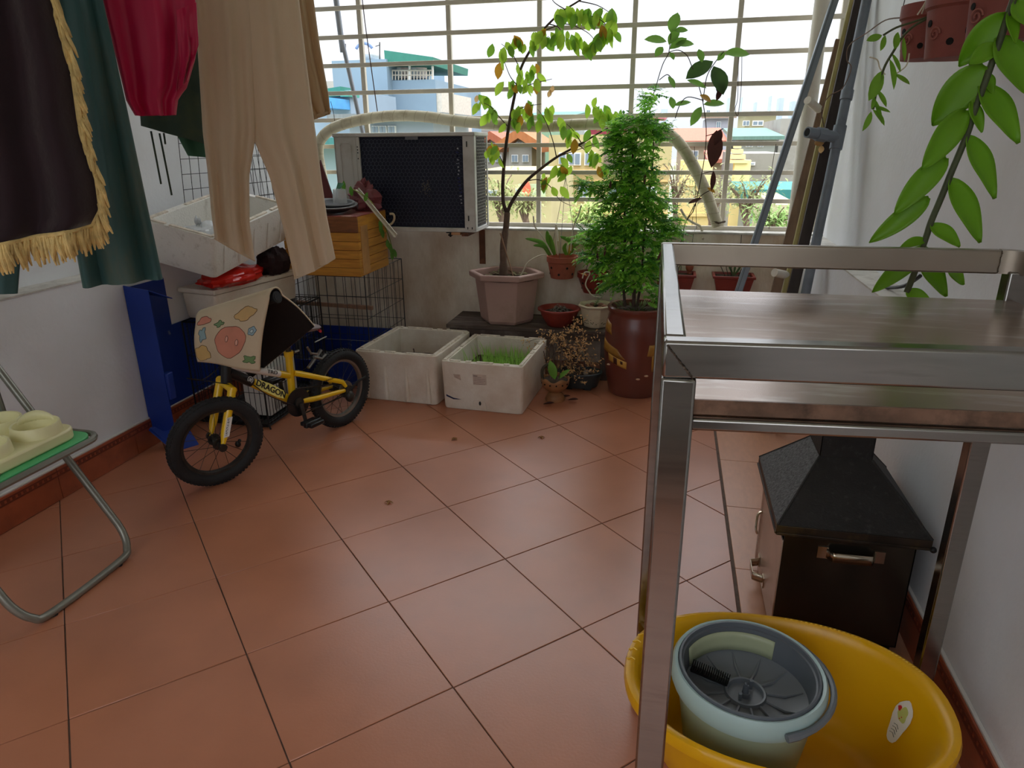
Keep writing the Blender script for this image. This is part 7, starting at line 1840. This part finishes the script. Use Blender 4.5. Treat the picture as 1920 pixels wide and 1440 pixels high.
building('green_shed_house', 'house with a green corrugated roof and white striped wall', 1372, 1456, 262, 58, 12, (200, 206, 196), roof=('slope', (120, 160, 146), 20), wins=((1384, 266, 1392, 276), (1398, 266, 1412, 276), (1420, 266, 1432, 276)))
building('olive_house', 'olive beige apartment with white windows behind the green roofed house', 1380, 1456, 212, 104, 12, (206, 196, 156), wins=((1392, 226, 1406, 236), (1410, 226, 1432, 236)), roof=('slab', (190, 180, 150), 3))
building('concrete_house', 'bare concrete house beside the leaning grey pole', 1445, 1545, 222, 64, 12, (204, 198, 188), shade=(176, 168, 156))
building('grey_block', 'weathered grey concrete block behind the bare trees', 1362, 1470, 288, 42, 8, (186, 182, 170), wins=((1392, 304, 1416, 310),), shade=(156, 150, 136))
building('teal_canopy_shop', 'small shop with a teal canopy behind the leaning grey pole', 1408, 1500, 372, 28, 5, (206, 214, 214), roof=('slab', (64, 150, 146), 18), wins=((1425, 380, 1445, 400),))
building('yellow_gate_house', 'cream gate house with a red emblem near the leaning grey pole', 1448, 1500, 384, 22, 5, (240, 228, 186))
og_ = thing('ornate_gate', 'ornate cream temple gate with stacked tiers and pillars', 'gate', PY(1300, 420, 34))
m_gate = mat('cream_stone', (238, 214, 150), 0.85, var=0.08, scale=1)
for x in (1282, 1312, 1380): 
    a, b = PY(x, 425, 34), PY(x, 300, 34); MB().span((a.x - 0.35, 33.7, GZ), (a.x + 0.35, 34.4, b.z)).obj('pillar', m_gate, og_, smooth=False)
for (a, b, y, h) in ((1366, 1402, 300, 6), (1370, 1398, 290, 8), (1374, 1394, 280, 8), (1378, 1390, 270, 8), (1270, 1330, 400, 6), (1270, 1330, 345, 4)):
    MB().prism([PY(a, y + h, 33.6), PY(b, y + h, 33.6), PY(b, y, 33.6), PY(a, y, 33.6)], (0, 1.0, 0)).obj('tier', m_gate, og_, smooth=False)
# skyline towers, haze put into their pale base colour
haze_tint_m = mat('distant_tower', (170, 182, 196), 0.95, var=0.04, scale=0.05)
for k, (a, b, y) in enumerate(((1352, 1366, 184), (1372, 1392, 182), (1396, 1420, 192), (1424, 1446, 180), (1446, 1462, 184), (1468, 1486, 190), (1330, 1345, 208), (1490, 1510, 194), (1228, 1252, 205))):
    tw_, _, _ = building('distant_tower', 'distant apartment tower in a haze tinted colour on the skyline', a, b, y, 230 + 7 * k, 6, (196, 208, 220), mm=haze_tint_m)
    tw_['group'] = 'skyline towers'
# trees outside
def far_tree(label, px_, pbase, ptop, Y, spread, nleaf, col, seed, bare=0.0):
    b, tp_ = PY(px_, pbase, Y), PY(px_, ptop, Y); rg = random.Random(seed); h = tp_.z - b.z; s = spread * Y / CF
    t = thing('street_tree', label, 'tree', V((b.x, Y, GZ)))
    MB().tube([V((b.x, Y, GZ)), V((b.x + 0.1, Y, b.z)), V((b.x, Y, b.z + h * 0.45))], [0.10, 0.08, 0.05], 7).obj('trunk', m_bark, t)
    bm_ = MB(); lm = MB()
    for k in range(16):
        a = rg.uniform(0, 6.28); p0 = V((b.x, Y, b.z + h * rg.uniform(0.1, 0.45))); r = s * rg.uniform(0.5, 1)
        p1 = V((b.x + r * math.cos(a), Y + r * math.sin(a) * 0.7, b.z + h * rg.uniform(0.5, 1.0)))
        mid = lerp(p0, p1, 0.5) + V((0, 0, 0.15 * h)); bm_.tube(smooth_path([p0, mid, p1], 3), [0.03] * 3 + [0.015] * 4, 5)
        for j in range(nleaf // 16):
            q = lerp(mid, p1, rg.random()) + V((rg.gauss(0, s * 0.25), rg.gauss(0, s * 0.25), rg.gauss(0, h * 0.10)))
            lm.leaf(q, V((rg.uniform(-1, 1), rg.uniform(-1, 1), rg.uniform(-0.6, 0.6))), V((0, 0, 1)), 0.20, 0.06, 0.2, seg=2)
    tag(bm_.obj('boughs', m_bark, t), kind='stuff'); tag(lm.obj('foliage', mat('tree_fol_' + str(seed), col, 0.7, var=0.25, scale=1, transl=0.3), t, smooth=False), kind='stuff')
far_tree('feathery olive tree standing before the yellow annex, right of the air conditioner', 940, 440, 325, 18, 34, 420, (160, 168, 110), 1)
far_tree('thin feathery tree before the yellow school near the slender tree fork', 985, 440, 350, 17, 30, 260, (168, 172, 120), 2)
far_tree('feathery light green tree in front of the yellow school behind the orchid pot', 1100, 450, 375, 16, 44, 420, (166, 184, 110), 3)
far_tree('bare branched tree in front of the ornate gate', 1262, 430, 300, 24, 40, 300, (160, 158, 120), 4)
far_tree('bare spreading tree right of the ornate gate', 1330, 440, 320, 22, 50, 380, (156, 160, 112), 5)
far_tree('bare forked tree in front of the grey concrete block', 1395, 440, 330, 20, 52, 420, (150, 160, 108), 6)
far_tree('green bushy tree near the teal canopy shop', 1445, 450, 385, 18, 40, 420, (140, 168, 100), 7)
far_tree('olive tree left of the air conditioner beyond the grille', 622, 400, 300, 22, 30, 300, (150, 170, 130), 8)
# drying ropes and a pole just outside the bars
po = thing('outside_pole', 'grey metal pole slanting outside the bars left of the air conditioner', 'pole', PY(670, 240, 4.24))
MB().cyl(PY(625, -40, 4.24), PY(643, 98, 4.24), 0.017, seg=10).cyl(PY(640, 70, 4.24), PY(683, 262, 4.24), 0.013, seg=10).obj('tube', mat('outside_pole_paint', (130, 134, 142), 0.4, 0.4), po)
for k, q in enumerate(([(675, -40), (684, 40), (695, 120), (708, 212)], [(620, 190), (626, 215), (628, 234)], [(1385, 100), (1384, 140), (1383, 185), (1378, 205), (1384, 215), (1390, 160), (1391, 105)], [(1455, 270), (1446, 330), (1442, 430)], [(1302, 275), (1304, 350), (1306, 430)])):
    t = thing('thin_cord', ('dark cord hanging down left of the tall blue house', 'short black cord below the beige cuff', 'thin looped cord hanging from the bar right of the vine', 'thin cord hanging beside the leaning grey pole', 'thin cord hanging from the bars beside the vine')[k], 'cord', PY(*q[-1], 4.085))
    MB().tube(smooth_path([PY(x, y, 4.085) for x, y in q], 4), 0.003 if k == 0 else 0.0016, 5).obj('strand', m_twig, t)
tr_ = thing('white_aerial_root', 'thick white rope end curling over the parapet sill right of the shrub', 'rope', PY(1318, 448, 4.02))
MB().tube(smooth_path([PY(x, y, 4.03) for x, y in ((1276, 392), (1286, 408), (1300, 418), (1312, 424), (1317, 436))] + [PY(1318, 448, 3.985)], 5), 0.007, 7).obj('strand', m_root, tr_)
